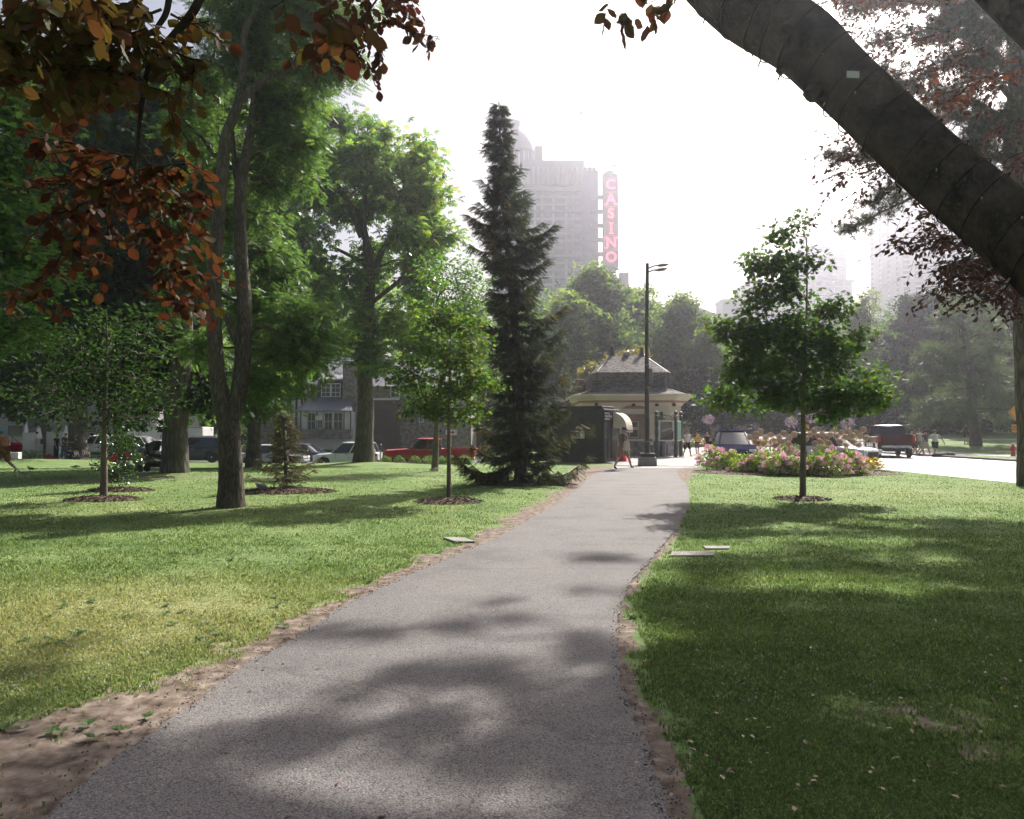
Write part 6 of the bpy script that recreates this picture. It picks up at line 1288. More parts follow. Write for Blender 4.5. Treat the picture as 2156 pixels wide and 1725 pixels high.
def rings(name, rr, material, parent, cap=(True, True), smooth=False):
    V = [p for r in rr for p in r]; Fc = [(i * 8 + j, i * 8 + (j + 1) % 8, (i + 1) * 8 + (j + 1) % 8, (i + 1) * 8 + j) for i in range(len(rr) - 1) for j in range(8)]
    if cap[0]: Fc.append(tuple(range(7, -1, -1)))
    if cap[1]: Fc.append(tuple(range((len(rr) - 1) * 8, len(rr) * 8)))
    return MB().add(V, Fc).build(name, material, parent, smooth=smooth)
# ---- pavilion
pv0 = P(1341, 908, 47.0); pav = empty('pavilion', (pv0.x, 47.0, 0), 0, 'cream pavilion with a flared wooden shingle roof behind the lamp post', 'building')
cyy = 3.95
rings('roof', [ring(3.98, 3.98, 1.25, 3.97, 0, cyy), ring(3.2, 3.2, .95, 4.16, 0, cyy), ring(2.66, 2.66, .55, 4.46, 0, cyy), ring(2.60, 2.60, .5, 5.46, 0, cyy), ring(1.2, .14, .1, 6.80, 0, cyy)], M_SHING, pav)
rings('fascia', [ring(3.86, 3.86, 1.2, 3.78, 0, cyy), ring(4.05, 4.05, 1.27, 3.82, 0, cyy), ring(4.06, 4.06, 1.27, 3.965, 0, cyy)], M_CREAM, pav)
rings('soffit', [ring(3.26, 3.26, 1.0, 3.26, 0, cyy), ring(3.34, 3.34, 1.0, 3.40, 0, cyy), ring(3.84, 3.84, 1.2, 3.775, 0, cyy)], M_CREAM, pav, cap=(False, False))
rings('band', [ring(3.43, 3.43, 1.05, 3.44, 0, cyy), ring(3.60, 3.60, 1.1, 3.57, 0, cyy)], M_ROSE, pav, cap=(False, False))
rings('frieze', [ring(3.2, 3.2, .98, 2.80, 0, cyy), ring(3.2, 3.2, .98, 3.42, 0, cyy)], M_CREAM, pav)
rings('cornice', [ring(3.26, 3.26, .99, 2.70, 0, cyy), ring(3.32, 3.32, .99, 2.76, 0, cyy), ring(3.32, 3.32, .99, 2.84, 0, cyy), ring(3.24, 3.24, .99, 2.88, 0, cyy)], M_CREAM, pav)
rings('wall', [ring(2.72, 2.72, .8, 0, 0, cyy), ring(2.72, 2.72, .8, 2.82, 0, cyy)], mat('cream_shade_tint', (.42, .34, .25), rough=.7, scale=2), pav)  # cream wall coloured darker to stand for the shade behind the columns
rings('plinth', [ring(3.16, 3.16, .96, -.05, 0, cyy), ring(3.16, 3.16, .96, .95, 0, cyy)], M_STONEW, pav); rings('plinth_cap', [ring(3.24, 3.24, .98, .95, 0, cyy), ring(3.24, 3.24, .98, 1.08, 0, cyy)], M_CREAM, pav)
for (x, y) in [(-2.15, .86), (-1.05, .86), (1.05, .86), (2.15, .86), (2.95, 1.75), (2.95, 3.9), (-2.95, 1.75), (-2.95, 3.9)]:
    m_ = MB(); m_.box((x, y, 1.2), (.46, .46, .26), bev=.02); m_.box((x, y, 2.0), (.34, .34, 1.5), bev=.02); m_.box((x, y, 2.64), (.44, .44, .14), bev=.02); m_.build('column', M_CREAM, pav)
for xc in (-1.6, 0.0, 1.6):
    f = MB(); f.box((xc, 1.20, 1.72), (.86, .07, 1.30)); f.box((xc, 1.18, 2.55), (.86, .07, .2)); wf_ = f.build('window', M_ROSE if xc == 0 else M_CREAM, pav)
    g_ = MB(); g_.box((xc, 1.155, 1.45), (.52, .03, .5)); g_.box((xc, 1.155, 2.02), (.52, .03, .34)); g_.build('pane', M_PANE, wf_)
    fr = MB(); [fr.box((xc + a, 1.135, 1.74), (.045, .03, 1.06)) for a in (-.28, .28)]; [fr.box((xc, 1.135, z), (.6, .03, .045)) for z in (1.2, 1.72, 1.82, 2.22)]; fr.build('frame', M_CREAM, wf_)
ar = MB(); ar.poly([(.82 * math.cos(a), .74, 3.04 + .22 * math.sin(a)) for a in np.linspace(0, math.pi, 13)], (0, -.03, 0)); ar.build('arch_panel', M_ROSE, pav)
fin0 = None
for x in (-1.02, 1.02):
    m_ = MB(); m_.box((x, cyy, 6.80), (.46, .46, .34), taper=.5); m_.box((x, cyy, 7.12), (.19, .19, .40)); m_.box((x, cyy, 7.34), (.28, .28, .06)); m_.build('finial', M_BLK, pav)
m_ = MB(); m_.lathe([(.16, 6.75), (.16, 6.92), (.24, 6.94), (.22, 7.04), (.02, 7.10)], n=14, c=(.0, cyy - .1, 0)); m_.build('vent_cap', M_CONC, pav)
rings('ridge_cap', [ring(1.26, .2, .12, 6.77, 0, cyy), ring(1.22, .1, .08, 6.86, 0, cyy)], M_BLK, pav)
for x in (-2.5, -.1, 1.4, 2.5): MB().box((x, .62, 3.30), (.22, .26, .16), rx=.4, bev=.03).build('flood_light', M_BLK, pav)
for sx in (-1, 1):   # hip ridges
    m_ = MB()
    for (a, b_) in (((3.35, 0.35, 4.0), (2.36, 1.52, 4.48)), ((2.36, 1.53, 4.48), (2.33, 1.58, 5.48)), ((2.33, 1.6, 5.48), (1.14, 3.86, 6.82))): m_.tube([(sx * a[0], a[1], a[2]), (sx * b_[0], b_[1], b_[2])], .05, n=6)
    m_.build('hip_ridge', M_BLK, pav)
# ---- booth
th = math.radians(28); c0 = G(1270, 972.5); c0 = Vector((P(1270, 900, 37.3).x, 37.3, 0.02))
bo = empty('parking_booth', c0, -th, 'dark timber parking booth with an air conditioner beside the spruce', 'booth'); Lb, Db, Hb = 3.7, 2.3, 2.62
m_ = MB(); m_.box((-Lb / 2, Db / 2, Hb / 2), (Lb, Db, Hb)); m_.build('wall', M_BOOTH, bo)
m_ = MB(); m_.box((-Lb / 2, Db / 2, Hb + .03), (Lb + .14, Db + .14, .12), bev=.02); m_.box((-Lb / 2 + .0, Db / 2, Hb + .16), (Lb - .3, Db - .5, .18), bev=.02); m_.box((-Lb / 2, Db / 2, Hb - .52), (Lb + .05, Db + .05, .07)); m_.build('roof', M_BOOTH, bo)
fr = MB()
for x in (-.04, -.36, -.98, -1.06, -1.86, -2.9, -3.66): fr.box((x, -.02, 1.05), (.07, .06, 2.06))
for y in (.04, .62, 1.2, 2.26): fr.box((.02, y, 1.05), (.06, .07, 2.06))
fr.box((-Lb / 2, -.02, 1.12), (Lb, .05, .08)); fr.box((.02, Db / 2, 1.12), (.05, Db, .08)); fr.box((-Lb / 2, -.02, .09), (Lb, .08, .16)); fr.box((.02, Db / 2, .09), (.08, Db, .16)); fr.build('frame', M_BOOTH, bo)
M_PANEW = mat('warm_pane', (.16, .12, .05), (.035, .035, .03), rough=.1, scale=2.5, spec=.8, lo=.45, hi=.6)
for (x, w_) in ((-.67, .58), (-3.3, .6)): MB().box((x, -.012, 1.62), (w_, .03, .84)).build('window', M_PANEW, bo)
for (y, w_) in ((.33, .5), (1.75, .95)): MB().box((.012, y, 1.62), (.03, w_, .84)).build('window', M_PANE, bo)
m_ = MB(); m_.box((-1.30, -.16, 1.40), (.62, .42, .40), bev=.03); ac = m_.build('air_conditioner', M_WHITE, bo); MB().box((-1.34, -.375, 1.40), (.48, .02, .30)).build('grille', mat('ac_grille', (.25, .26, .24), rough=.7, scale=60, stretch=(.1, .1, 1)), ac)
sp_ = MB(); sp_.box((.03, .62, 2.34), (.04, 1.16, .44)); so = sp_.build('sign_panel', mat('booth_sign', (.02, .022, .03), rough=.4), bo)
lettering('lettering', 'No Parking\nBetween Midnight\nand 6:00 am.', .145, M_WHITE, so, (.056, .09, 2.35), (PI / 2, 0, PI / 2), extrude=.002, offset=.002, align='LEFT')
aw = MB(); V = []; na = 9
for i in range(na):
    a = i / (na - 1) * math.pi / 2; xo, z = .06 + .72 * math.sin(a), 1.72 + .82 * math.cos(a)
    V += [(xo, 1.30, z), (xo, 2.28, z)]
V += [(.78, 1.30, 1.52), (.78, 2.28, 1.52)]; Fc = [(2 * i, 2 * i + 1, 2 * i + 3, 2 * i + 2) for i in range(na)]
b0 = len(V); V += [(.06, 1.30, 1.72), (.06, 2.28, 1.72)]; Fc += [(b0,) + tuple(2 * i for i in range(na)), (b0 + 1,) + tuple(2 * i + 1 for i in range(na))]
aw.add(V, Fc).build('awning', M_CREAM, bo, smooth=False)
lettering('lettering', 'INFORMATION', .13, M_BLK, bo, (.785, 1.79, 1.60), (PI / 2, 0, PI / 2), extrude=.002)
# ---- street lamp
lp = G(1363, 981); Hl = 9.4
la = empty('street_lamp', lp, 0, 'tall black street lamp with twin flat heads on a concrete block', 'street lamp')
MB().box((0, 0, .2), (.78, .78, .44), bev=.05, taper=.94).build('base', M_CONC, la); MB().box((0, 0, .50), (.62, .62, .18), bev=.03).build('plinth', M_BLK, la)
M_POLE = mat('lamp_pole', (.045, .038, .032), (.03, .027, .024), rough=.65, scale=5); MB().tube([(0, 0, .5), (0, 0, 3), (0, 0, 6), (.05, 0, Hl)], [.115, .105, .09, .072], n=14).build('pole', M_POLE, la, smooth=True)
for k, z in enumerate((1.1, 2.25, 3.6, 4.65)): MB().lathe([(.125, z), (.125, z + .03)], n=14).build('band', M_CHROME, la)
m_ = MB(); m_.box((.17, -.02, 4.15), (.15, .18, .72), bev=.02); m_.build('speaker', mat('grey_metal', (.20, .21, .22), rough=.5), la)
MB().tube([(.05, 0, 9.15), (.35, 0, 9.28), (.52, -.05, 9.30)], .03, n=8).build('arm', M_POLE, la); MB().tube([(.05, 0, 8.98), (.3, -.25, 9.04), (.42, -.4, 9.02)], .03, n=8).build('arm', M_POLE, la)
for (x, y, z, rz) in ((.76, -.05, 9.32, -.05), (.60, -.45, 9.02, -.3)):
    m_ = MB(); m_.lathe([(.02, -.06), (.10, -.055), (.15, 0), (.10, .06), (.02, .08)], n=16); m_.V = [(px_ * 2.1, py_ * 1.25, pz_ * .8) for px_, py_, pz_ in m_.V]; hh = m_.build('lamp_head', M_BLK, la, smooth=True); hh.location = (x, y, z); hh.rotation_euler = (0, -.12, rz)
    MB().box((0, 0, -.05), (.34, .2, .03), bev=.01).build('lens', M_CONC, hh)
# ---- notice kiosk
kx = lambda px, d: P(px, 900, d).x
kp = [(kx(1382, 44.5), 44.5), (kx(1423, 44.5), 44.5), (kx(1433.5, 46), 46), (kx(1393, 46), 46)]
k0 = Vector((sum(p[0] for p in kp) / 4, 45.2, 0.016)); kk = empty('notice_kiosk', k0, 0, 'green iron kiosk with ball-topped posts framing framed posters', 'notice board')
for (x, y) in kp:
    m_ = MB(); m_.lathe([(.17, 0), (.17, .04), (.12, .06), (.12, .7), (.14, .73), (.10, .78), (.085, 1.0), (.085, 2.45), (.11, 2.48), (.11, 2.52), (.05, 2.56), (.10, 2.62), (.12, 2.70), (.09, 2.78), (.02, 2.81)], n=14, c=(x - k0.x, y - k0.y, 0)); m_.build('post', M_DGREEN, kk, smooth=True)
M_POST = mat('poster_olive', (.10, .105, .07), (.16, .16, .12), rough=.35, scale=1.6, lo=.4, hi=.62); M_POST2 = mat('poster_blue', (.12, .26, .33), (.20, .34, .22), rough=.35, scale=2.5, lo=.45, hi=.55)
yf = 44.5 - k0.y; xl, xr = kp[0][0] - k0.x, kp[1][0] - k0.x
m_ = MB(); m_.box(((xl + xr) / 2, yf, 1.60), (xr - xl - .26, .10, 1.24)); bfr = m_.build('frame', M_WHITE, kk); MB().box(((xl + xr) / 2, yf - .06, 1.60), (xr - xl - .44, .02, 1.10)).build('poster', M_POST, bfr)
lettering('lettering', 'explore', .20, M_WHITE, bfr, ((xl + xr) / 2 - .02, yf - .075, 1.68), (PI / 2, -.28, 0), extrude=.001, shear=.45)
m_ = MB(); m_.poly([((xl + xr) / 2 - .45, yf - .075, 1.10), ((xl + xr) / 2 + .1, yf - .075, 1.30), ((xl + xr) / 2 + .42, yf - .075, 1.62), ((xl + xr) / 2 + .42, yf - .075, 1.10)], (0, -.004, 0)); m_.build('picture', mat('poster_dark', (.05, .05, .04), rough=.5), bfr)  # dark patch in the lower right of the poster
a_, b_ = Vector((kp[1][0] - k0.x, yf, 0)), Vector((kp[2][0] - k0.x, kp[2][1] - k0.y, 0)); mid = (a_ + b_) / 2; ang = math.atan2((b_ - a_).y, (b_ - a_).x)
m_ = MB(); m_.box((mid.x, mid.y, 1.60), ((b_ - a_).length - .26, .08, 1.24), rz=ang); f2 = m_.build('frame', M_WHITE, kk)
nn = Vector((math.sin(ang), -math.cos(ang), 0)); MB().box((mid.x + nn.x * .05, mid.y + nn.y * .05, 1.60), ((b_ - a_).length - .42, .02, 1.10), rz=ang).build('poster', M_POST2, f2)
def scroll(m_, c, r, turns=1.4, s=1):
    pts = [(c[0] + s * r * (1 - .75 * t) * math.cos(t * turns * 2 * PI), c[1], c[2] + r * (1 - .75 * t) * math.sin(t * turns * 2 * PI)) for t in np.linspace(0, 1, 22)]; m_.tube(pts, .014, n=5, cap=False)
m_ = MB(); xc, wdt = (xl + xr) / 2, (xr - xl) / 2 - .1
m_.tube([(xc + wdt * math.cos(a), yf, 2.30 + .26 * math.sin(a)) for a in np.linspace(0, PI, 15)], .024, n=6); m_.tube([(xc - wdt, yf, 2.28), (xc + wdt, yf, 2.28)], .02, n=6)
for x_, r_, s_ in ((-.32, .10, 1), (.32, .10, -1), (-.1, .13, 1), (.13, .12, -1)): scroll(m_, (xc + x_, yf, 2.40), r_, s=s_)
m_.build('scrollwork', M_DGREEN, kk)
m_ = MB()
for z in (1.1, 2.0):
    for x in (xl + .08, xr - .08): m_.box((x, yf, z), (.14, .03, .03))
m_.build('bracket', M_DGREEN, kk)
# ---- bollard, cones, hydrant, signs
bp_ = G(1373.5, 968); o = empty('bollard', bp_, 0, 'leaning black bollard with white bands right of the lamp post', 'bollard'); m_ = MB(); m_.tube([(0, 0, 0), (-.04, 0, .8), (-.055, 0, 1.08)], .065, n=12); m_.build('shaft', M_BLK, o, smooth=True)
m_ = MB(); m_.tube([(-.04, 0, .84), (-.044, 0, .90)], .069, n=12); m_.tube([(-.046, 0, .95), (-.05, 0, 1.00)], .069, n=12); m_.build('band', M_WHITE, o); m_ = MB(); m_.lathe([(.07, 1.08), (.05, 1.10), (.07, 1.15), (.05, 1.20), (.01, 1.22)], n=12, c=(-.055, 0, 0)); m_.build('finial', M_BLK, o, smooth=True)
def cone(px, d_, H, r, lab, tall):
    p = GT(px, 900, d_); o = empty('traffic_cone', p, 0, lab, 'traffic cone'); m_ = MB(); m_.lathe([(r, .03), (r * .93, .06), (r * .30, H * .95), (r * .22, H)], n=18); m_.build('cone', M_REDP, o, smooth=True); MB().box((0, 0, .018), (r * 2.3, r * 2.3, .035), bev=.01).build('foot', M_REDP, o)
    if tall: m_ = MB(); m_.lathe([(r * .60, H * .70), (r * .45, H * .84)], n=18); m_.build('band', M_WHITE, o); m_ = MB(); m_.lathe([(r * .42, H * .955), (r * .40, H * 1.0), (.01, H * 1.01)], n=18); m_.build('cap', M_CONC, o)
cone(1293, 39.2, 1.12, .26, 'tall red traffic cone with a white band beside the booth door', True); cone(1309, 38.8, .78, .33, 'squat wide red cone behind the legs of the man in plaid', False)
p = GT(2132, 900, 46.6); o = empty('fire_hydrant', p, 0, 'red fire hydrant on the verge across the road', 'fire hydrant'); HR = mat('hydrant_red', (.42, .012, .02), rough=.4, scale=6)
m_ = MB(); m_.lathe([(.19, 0), (.19, .05), (.13, .06), (.13, .52), (.17, .54), (.17, .60), (.13, .64), (.08, .74), (.03, .77), (.03, .82), (.005, .83)], n=16); m_.build('barrel', HR, o, smooth=True)
for rz in (0, PI): m_ = MB(); m_.lathe([(.07, .10), (.07, .20), (.05, .21), (.05, .24)], n=10, axis='X', c=(0, 0, .46)); h_ = m_.build('outlet', HR, o); h_.rotation_euler = (0, 0, rz)
M_SIGNY = mat('sign_orange', (.72, .36, .04), (.68, .33, .035), rough=.5, scale=3)
pe = GT(2146, 900, 38.5); o = empty('pedestrian_sign', pe, 0, 'orange diamond pedestrian warning sign beside the pine trunk at the verge', 'road sign')
MB().tube([(0, .05, 0), (0, .05, 3.3)], .03, n=8).build('post', mat('galvanised', (.4, .4, .4), rough=.5, metal=.6), o)
m_ = MB(); m_.poly([(0, 0, 3.12), (.56, 0, 2.56), (0, 0, 2.0), (-.56, 0, 2.56)], (0, .02, 0)); pn = m_.build('panel', M_SIGNY, o); fr = MB()
for a, b_ in (((0, 3.06), (.5, 2.56)), ((.5, 2.56), (0, 2.06)), ((0, 2.06), (-.5, 2.56)), ((-.5, 2.56), (0, 3.06))): fr.tube([(a[0], -.004, a[1]), (b_[0], -.004, b_[1])], .010, n=4)
fr.build('border', M_BLK, pn)
wkm = MB(); wkm.lathe([(.005, -.06), (.055, 0), (.005, .06)], n=10, c=(0, -.01, 2.84)); wkm.tube([(0, -.01, 2.77), (-.02, -.01, 2.56)], .045, n=6)
for pts in ([(-.02, -.01, 2.56), (.09, -.01, 2.42), (.13, -.01, 2.26)], [(-.02, -.01, 2.56), (-.06, -.01, 2.40), (-.17, -.01, 2.28)], [(0, -.01, 2.74), (.10, -.01, 2.64), (.17, -.01, 2.58)], [(0, -.01, 2.74), (-.11, -.01, 2.66), (-.16, -.01, 2.54)]): wkm.tube(pts, .024, n=5)
wkm.build('walker', M_BLK, pn)
m_ = MB(); m_.box((0, 0, 1.74), (.78, .02, .42)); p2 = m_.build('panel', M_SIGNY, o); lettering('lettering', 'WATCH FOR\nPEDESTRIANS', .13, M_BLK, p2, (0, -.015, 1.74), (PI / 2, 0, 0), extrude=.001)
pk = GT(1698.5, 900, 45); o = empty('hazard_marker', pk, 0, 'orange and black striped hazard board half behind the young oak stem', 'road sign'); MB().box((0, 0, 1.55), (.30, .03, .92)).build('panel', M_SIGNY, o); MB().tube([(0, .04, 0), (0, .04, 2.1)], .03, n=6).build('post', M_BLK, o)
st_ = MB(); [st_.poly([(-.15, -.02, z), (.15, -.02, z - .22), (.15, -.02, z - .10), (-.15, -.02, z + .12)], (0, -.004, 0)) for z in (1.25, 1.52, 1.79)]; st_.build('stripe', M_BLK, o)
# ---- slabs let into the grass
M_SLAB = mat('weathered_slab', (.27, .255, .235), (.17, .16, .15), rough=.9, scale=5, bump=.004, bscale=50)
for (x0, y0, x1, y1, skew, lab) in [(1409, 1164, 1503, 1173, 8, 'larger flat concrete slab set in the shaded grass right of the path'), (1486, 1152.5, 1536, 1158, -6, 'smaller concrete slab behind the larger one in the shaded grass'), (932, 1133, 1000, 1143, -24, 'concrete slab set in the grass at the sunny edge of the path')]:
    a, b_, c, e_ = (G(x0 + skew, y0), G(x1, y0), G(x1, y1), G(x0, y1)) if skew > -20 else (G(932, 1134), G(976, 1134), G(1000, 1143), G(958, 1143))
    m_ = MB(); m_.poly([a, e_, c, b_], (0, 0, .022)); o = m_.build('concrete_slab', M_SLAB, None); tag(o, lab, 'slab')
# ---- mulch
M_MULCH = mat('bark_mulch', (.14, .085, .055), (.05, .032, .022), rough=.95, scale=16, bump=.05, bscale=30)
def mulch(label, c, rx, ry, h=.09):
    V, Fc, n_ = [], [], 40; rr = [1.0, .93, .8, .5, .2]
    for k, f in enumerate(rr):
        for j in range(n_):
            a = 2 * PI * j / n_; w_ = 1 + .07 * math.sin(3 * a + rx) + .05 * math.sin(7 * a + ry * 5) + (.03 * math.sin(17 * a)); x, y = c[0] + rx * f * w_ * math.cos(a), c[1] + ry * f * w_ * math.sin(a)
            V.append((x, y, TZ(x, y) - .02 + (h + .02) * (1 - f ** 2) ** .6 + (.0 if k == 0 else .008 * math.sin(j * 5.1 + k))))
    for k in range(4): Fc += [(k * n_ + j, k * n_ + (j + 1) % n_, (k + 1) * n_ + (j + 1) % n_, (k + 1) * n_ + j) for j in range(n_)]
    Fc.append(tuple(range(4 * n_, 5 * n_))); m_ = MB().add(V, Fc)
    rg = np.random.default_rng(int(rx * 100)); 
    for _ in range(int(420 * rx * ry / .6) if rx < 2.5 else 1500):      # loose chips
        a, f = rg.uniform(0, 2 * PI), rg.random() ** .5 * 1.06; x, y = c[0] + rx * f * math.cos(a), c[1] + ry * f * math.sin(a); z = TZ(x, y) + max(0, h * max(0, 1 - f * f) ** .6) + .008
        m_.box((x, y, z), (rg.uniform(.03, .08), rg.uniform(.012, .03), .012), rz=rg.uniform(0, 3.1), ry=rg.normal(0, .4))
    o = m_.build('mulch_ring' if rx < 2.5 else 'mulch_bed', M_MULCH, None, smooth=False); tag(o, label, 'mulch')
mulch('round dark mulch ring under the young light green tree', G(945, 1057), .78, .62); mulch('mulch ring round the foot of the young oak', G(1690, 1052), .66, .55, .07)
mulch('dark mulch ring under the slender bare-stemmed tree', G(215, 1053), .85, .6); mulch('mulch ring of the red flowering shrub', G(250, 1034), .9, .55); mulch('wide mulch ring under the browning young spruce', G(597, 1036), 1.35, .85, .1)
mulch('bark mulch patch beneath the tall spruce', G(1105, 1021), 1.5, .7, .05); 
bedc = Vector((10.95, 28.6)); mulch('long mulch bed of the pink flower island', bedc, 3.75, 2.5, .16)
q = GT(905, 900, 43.0); mulch('long mulch strip under the row of clipped round shrubs', (q.x - .2, q.y + .6), 2.45, .8, .06)
# ================================================================ flower island, shrubs
M_HYD = leafmat('hydrangea_leaf', [(0, (.045, .10, .02)), (.5, (.10, .19, .03)), (1, (.26, .30, .05))], tr=.45); M_GOLD = leafmat('golden_shrub_leaf', [(0, (.12, .12, .02)), (.5, (.26, .20, .03)), (1, (.34, .20, .04))], tr=.45)
M_BOX = leafmat('clipped_shrub_leaf', [(0, (.035, .09, .02)), (.5, (.075, .16, .03)), (1, (.14, .24, .05))], tr=.4); M_HIB = leafmat('glossy_shrub_leaf', [(0, (.012, .035, .010)), (.5, (.024, .065, .016)), (1, (.05, .11, .02))], tr=.3, rough=.25, spec=.7)
M_PINK = leafmat('hydrangea_pink', [(0, (.78, .50, .62)), (1, (.8, .5, .62))], tr=.45, trcol=(1.1, 1, 1), rough=.8, spec=.1); M_ALL = mat('allium_seed', (.62, .48, .36), (.44, .32, .24), rough=.8, scale=20); M_STEM = mat('plant_stem', (.12, .13, .04), rough=.8)
def petal_head(c, r, mb, rg):     # a mop head: a ball of many small petals
    for _ in range(46):
        v = Vector(rg.normal(size=3)).normalized(); v.z = abs(v.z) * 1.0 - .25; v.normalize(); p = Vector(c) + v * r * rg.uniform(.82, 1.05); u = v.orthogonal().normalized() * r * .26; w_ = v.cross(u).normalized() * r * .26
        mb.quad(p - u, p - w_, p + u, p + w_)
def shrub(name, label, c, r, h, lmat, nl, ls, kind='fold', flowers=None, group=None, cat='shrub', fm=None, seed=0):
    rg = np.random.default_rng(seed + 40); t = empty(name, c, 0, label, cat, group)
    u = unit(rg.normal(size=(nl, 3))); u[:, 2] = np.abs(u[:, 2]); f = rg.random(nl) ** .33; lump = 1 + .16 * vnoise(u * 2.2, 1.3, seed)
    pos = u * (f * lump)[:, None] * np.array([r, r, h]); pos[:, 2] += .03
    leaves('foliage', pos, ls, kind, lmat, t, center=np.array([0, 0, h * .2]), droop=0.0, flat=.45)
    tubes('stems', [(np.array([[0, 0, 0], u[i] * [r * .3, r * .3, h * .5], u[i] * [r * .75, r * .75, h * .85]]), np.array([.014, .009, .004])) for i in range(14)], M_STEM, t, n=5)
    if flowers:
        n_, fr = flowers; mb = MB()
        for _ in range(n_):
            v = rg.normal(size=3); v /= np.linalg.norm(v); v[2] = abs(v[2]) * .9 + .05; v[1] -= .25; v /= np.linalg.norm(v); petal_head(v * np.array([r, r, h]) * rg.uniform(.96, 1.10), fr * rg.uniform(.7, 1.15), mb, rg)
        mb.build('blossoms', fm or M_PINK, t)
    return t
H_ = [(1502, 990, .58, .82, 26, 'first pink hydrangea at the end of the island nearest the path'), (1536, 993, .50, .66, 12, 'pink hydrangea next to the end one, front row'), (1570, 997, .55, .58, 3, 'nearly flowerless green hydrangea in the front row'), (1606, 998, .55, .66, 22, 'pink hydrangea just right of the green one, front row'), (1640, 1001, .50, .62, 14, 'pink hydrangea between the green one and the oak stem'), (1672, 1002, .48, .58, 12, 'pink hydrangea touching the oak stem in view'),
      (1715, 1002, .46, .56, 6, 'sparse hydrangea just right of the oak stem'), (1752, 1003, .56, .74, 22, 'tall pink hydrangea right of the oak stem, front row'), (1790, 1000, .52, .70, 16, 'pink hydrangea beside the golden shrub'), (1525, 979, .60, .92, 26, 'back row pink hydrangea in front of the dark crossover wheel'), (1565, 977, .6, .86, 24, 'back row pink hydrangea below the crossover bonnet'), (1615, 978, .62, .84, 26, 'back row pink hydrangea behind the green front one'), (1660, 979, .6, .86, 22, 'back row pink hydrangea left of the oak stem'), (1735, 978, .55, .95, 10, 'back row yellowish hydrangea right of the oak stem')]
for i, (x, y, r, h, nf, lab) in enumerate(H_): shrub('hydrangea', lab, G(x, y) + Vector((0, 0, .06)), r * 1.12, h * 1.12, M_HYD, 950, .11, flowers=(int(nf * 1.5), .105), group='pink hydrangeas of the flower island', seed=i, kind='fold')
for i, (x, y, r, h, lab) in enumerate([(1812, 993, .5, .62, 'larger golden leaved shrub at the road end of the island'), (1838, 990, .42, .42, 'smaller golden shrub at the very tip of the island'), (1700, 972, .6, 1.0, 'yellow green shrub behind the oak stem on the island'), (1775, 975, .6, .95, 'yellow green shrub below the dried allium heads')]):
    shrub('golden_shrub', lab, G(x, y) + Vector((0, 0, .05)), r, h, M_GOLD if i < 2 else M_HYD, 600, .10, group='golden shrubs of the flower island', seed=60 + i)
# dried alliums: one built, the rest copied
def allium():
    t = empty('allium', (0, 0, 0), 0); rg = np.random.default_rng(4); mb = MB()
    for k in range(300):
        v = Vector(rg.normal(size=3)).normalized(); a = v * rg.uniform(.105, .140); s_ = v.orthogonal().normalized() * .0022; mb.add([s_, -s_, a], [(0, 1, 2)]); u = v.orthogonal().normalized() * .016; w_ = v.cross(u).normalized() * .016; mb.quad(a - u, a - w_, a + u, a + w_)
    h = mb.build('seed_head', M_ALL, t); h.location = (0, 0, 1.0); MB().tube([(0, 0, 0), (.015, .01, .5), (0, 0, 1.0)], .006, n=5).build('stem', M_STEM, t); return t
al0 = allium(); AL = [(1592, 914), (1601, 909), (1578, 921), (1612, 922), (1590, 930), (1622, 916), (1629, 927), (1606, 934), (1640, 921), (1650, 913), (1648, 930), (1662, 922), (1672, 915), (1660, 935), (1632, 938), (1706, 914), (1714, 908), (1722, 918), (1731, 913), (1740, 921), (1727, 930), (1748, 914), (1757, 907), (1762, 918), (1771, 912), (1779, 921), (1786, 909), (1768, 930), (1795, 918), (1803, 912), (1811, 919), (1818, 905), (1823, 922), (1796, 930), (1808, 937), (1838, 926), (1781, 938), (1716, 934), (1697, 924), (1745, 934)]
for i, (x, y) in enumerate(AL):
    o = al0 if i == 0 else copy_tree(al0); dd_ = RNG.uniform(28.6, 30.8); q = P(x, y, dd_); o.location = (q.x, dd_, .08); o.scale = (1.0, 1.0, max(.6, q.z - .08)); o.children[0].scale = (1, 1, 1 / max(.6, q.z - .08)); o.rotation_euler = (0, 0, i * 1.3)
    tag(o, 'dried tan allium seed head standing above the pink flower island', 'allium', 'dried alliums of the flower island')
# clipped round shrubs
pos_w = ['first, smallest', 'second', 'third', 'fourth', 'fifth', 'sixth', 'seventh and largest']
for i, (x, r) in enumerate([(813, .32), (841, .34), (874, .37), (903, .42), (929, .42), (950, .44), (980, .48)]):
    q = GT(x, 900, 43.8); shrub('round_shrub', pos_w[i] + (' clipped round shrub in the row before the red pickup' if i else ' clipped round shrub, nearest the horse chestnut'), q, r, r * 1.1, M_BOX, 700, .075, group='clipped round shrubs in a row', seed=90 + i)
# flowering shrub with a few red blooms
hp_ = G(249, 1032); t = empty('flowering_shrub', hp_, 0, 'upright dark glossy shrub with three red blooms', 'shrub'); dd_ = hp_.y
bl = [(b_[0] - hp_.x, b_[1] - hp_.y, b_[2], b_[3]) for b_ in pxblobs([(250, 900, 22), (240, 925, 30), (265, 930, 26), (225, 955, 24), (255, 960, 30), (275, 965, 18), (240, 990, 28), (262, 995, 24), (215, 985, 14), (250, 1012, 18)], dd_)]
tgq = blob_points(bl, 150); tubes('stems', grow([[(0, 0, 0, .035), (.02, 0, .4, .03), (.0, 0, .8, .022), (0, 0, 1.3, .012)]], tgq, tip=.003), M_BARKTHIN, t, n=5); leaves('foliage', scatter(tgq, 13, .2), .085, 'fold', M_HIB, t, flat=.5)
M_BLOOM = mat('red_bloom', (.60, .02, .06), (.4, .01, .03), rough=.6, scale=20)
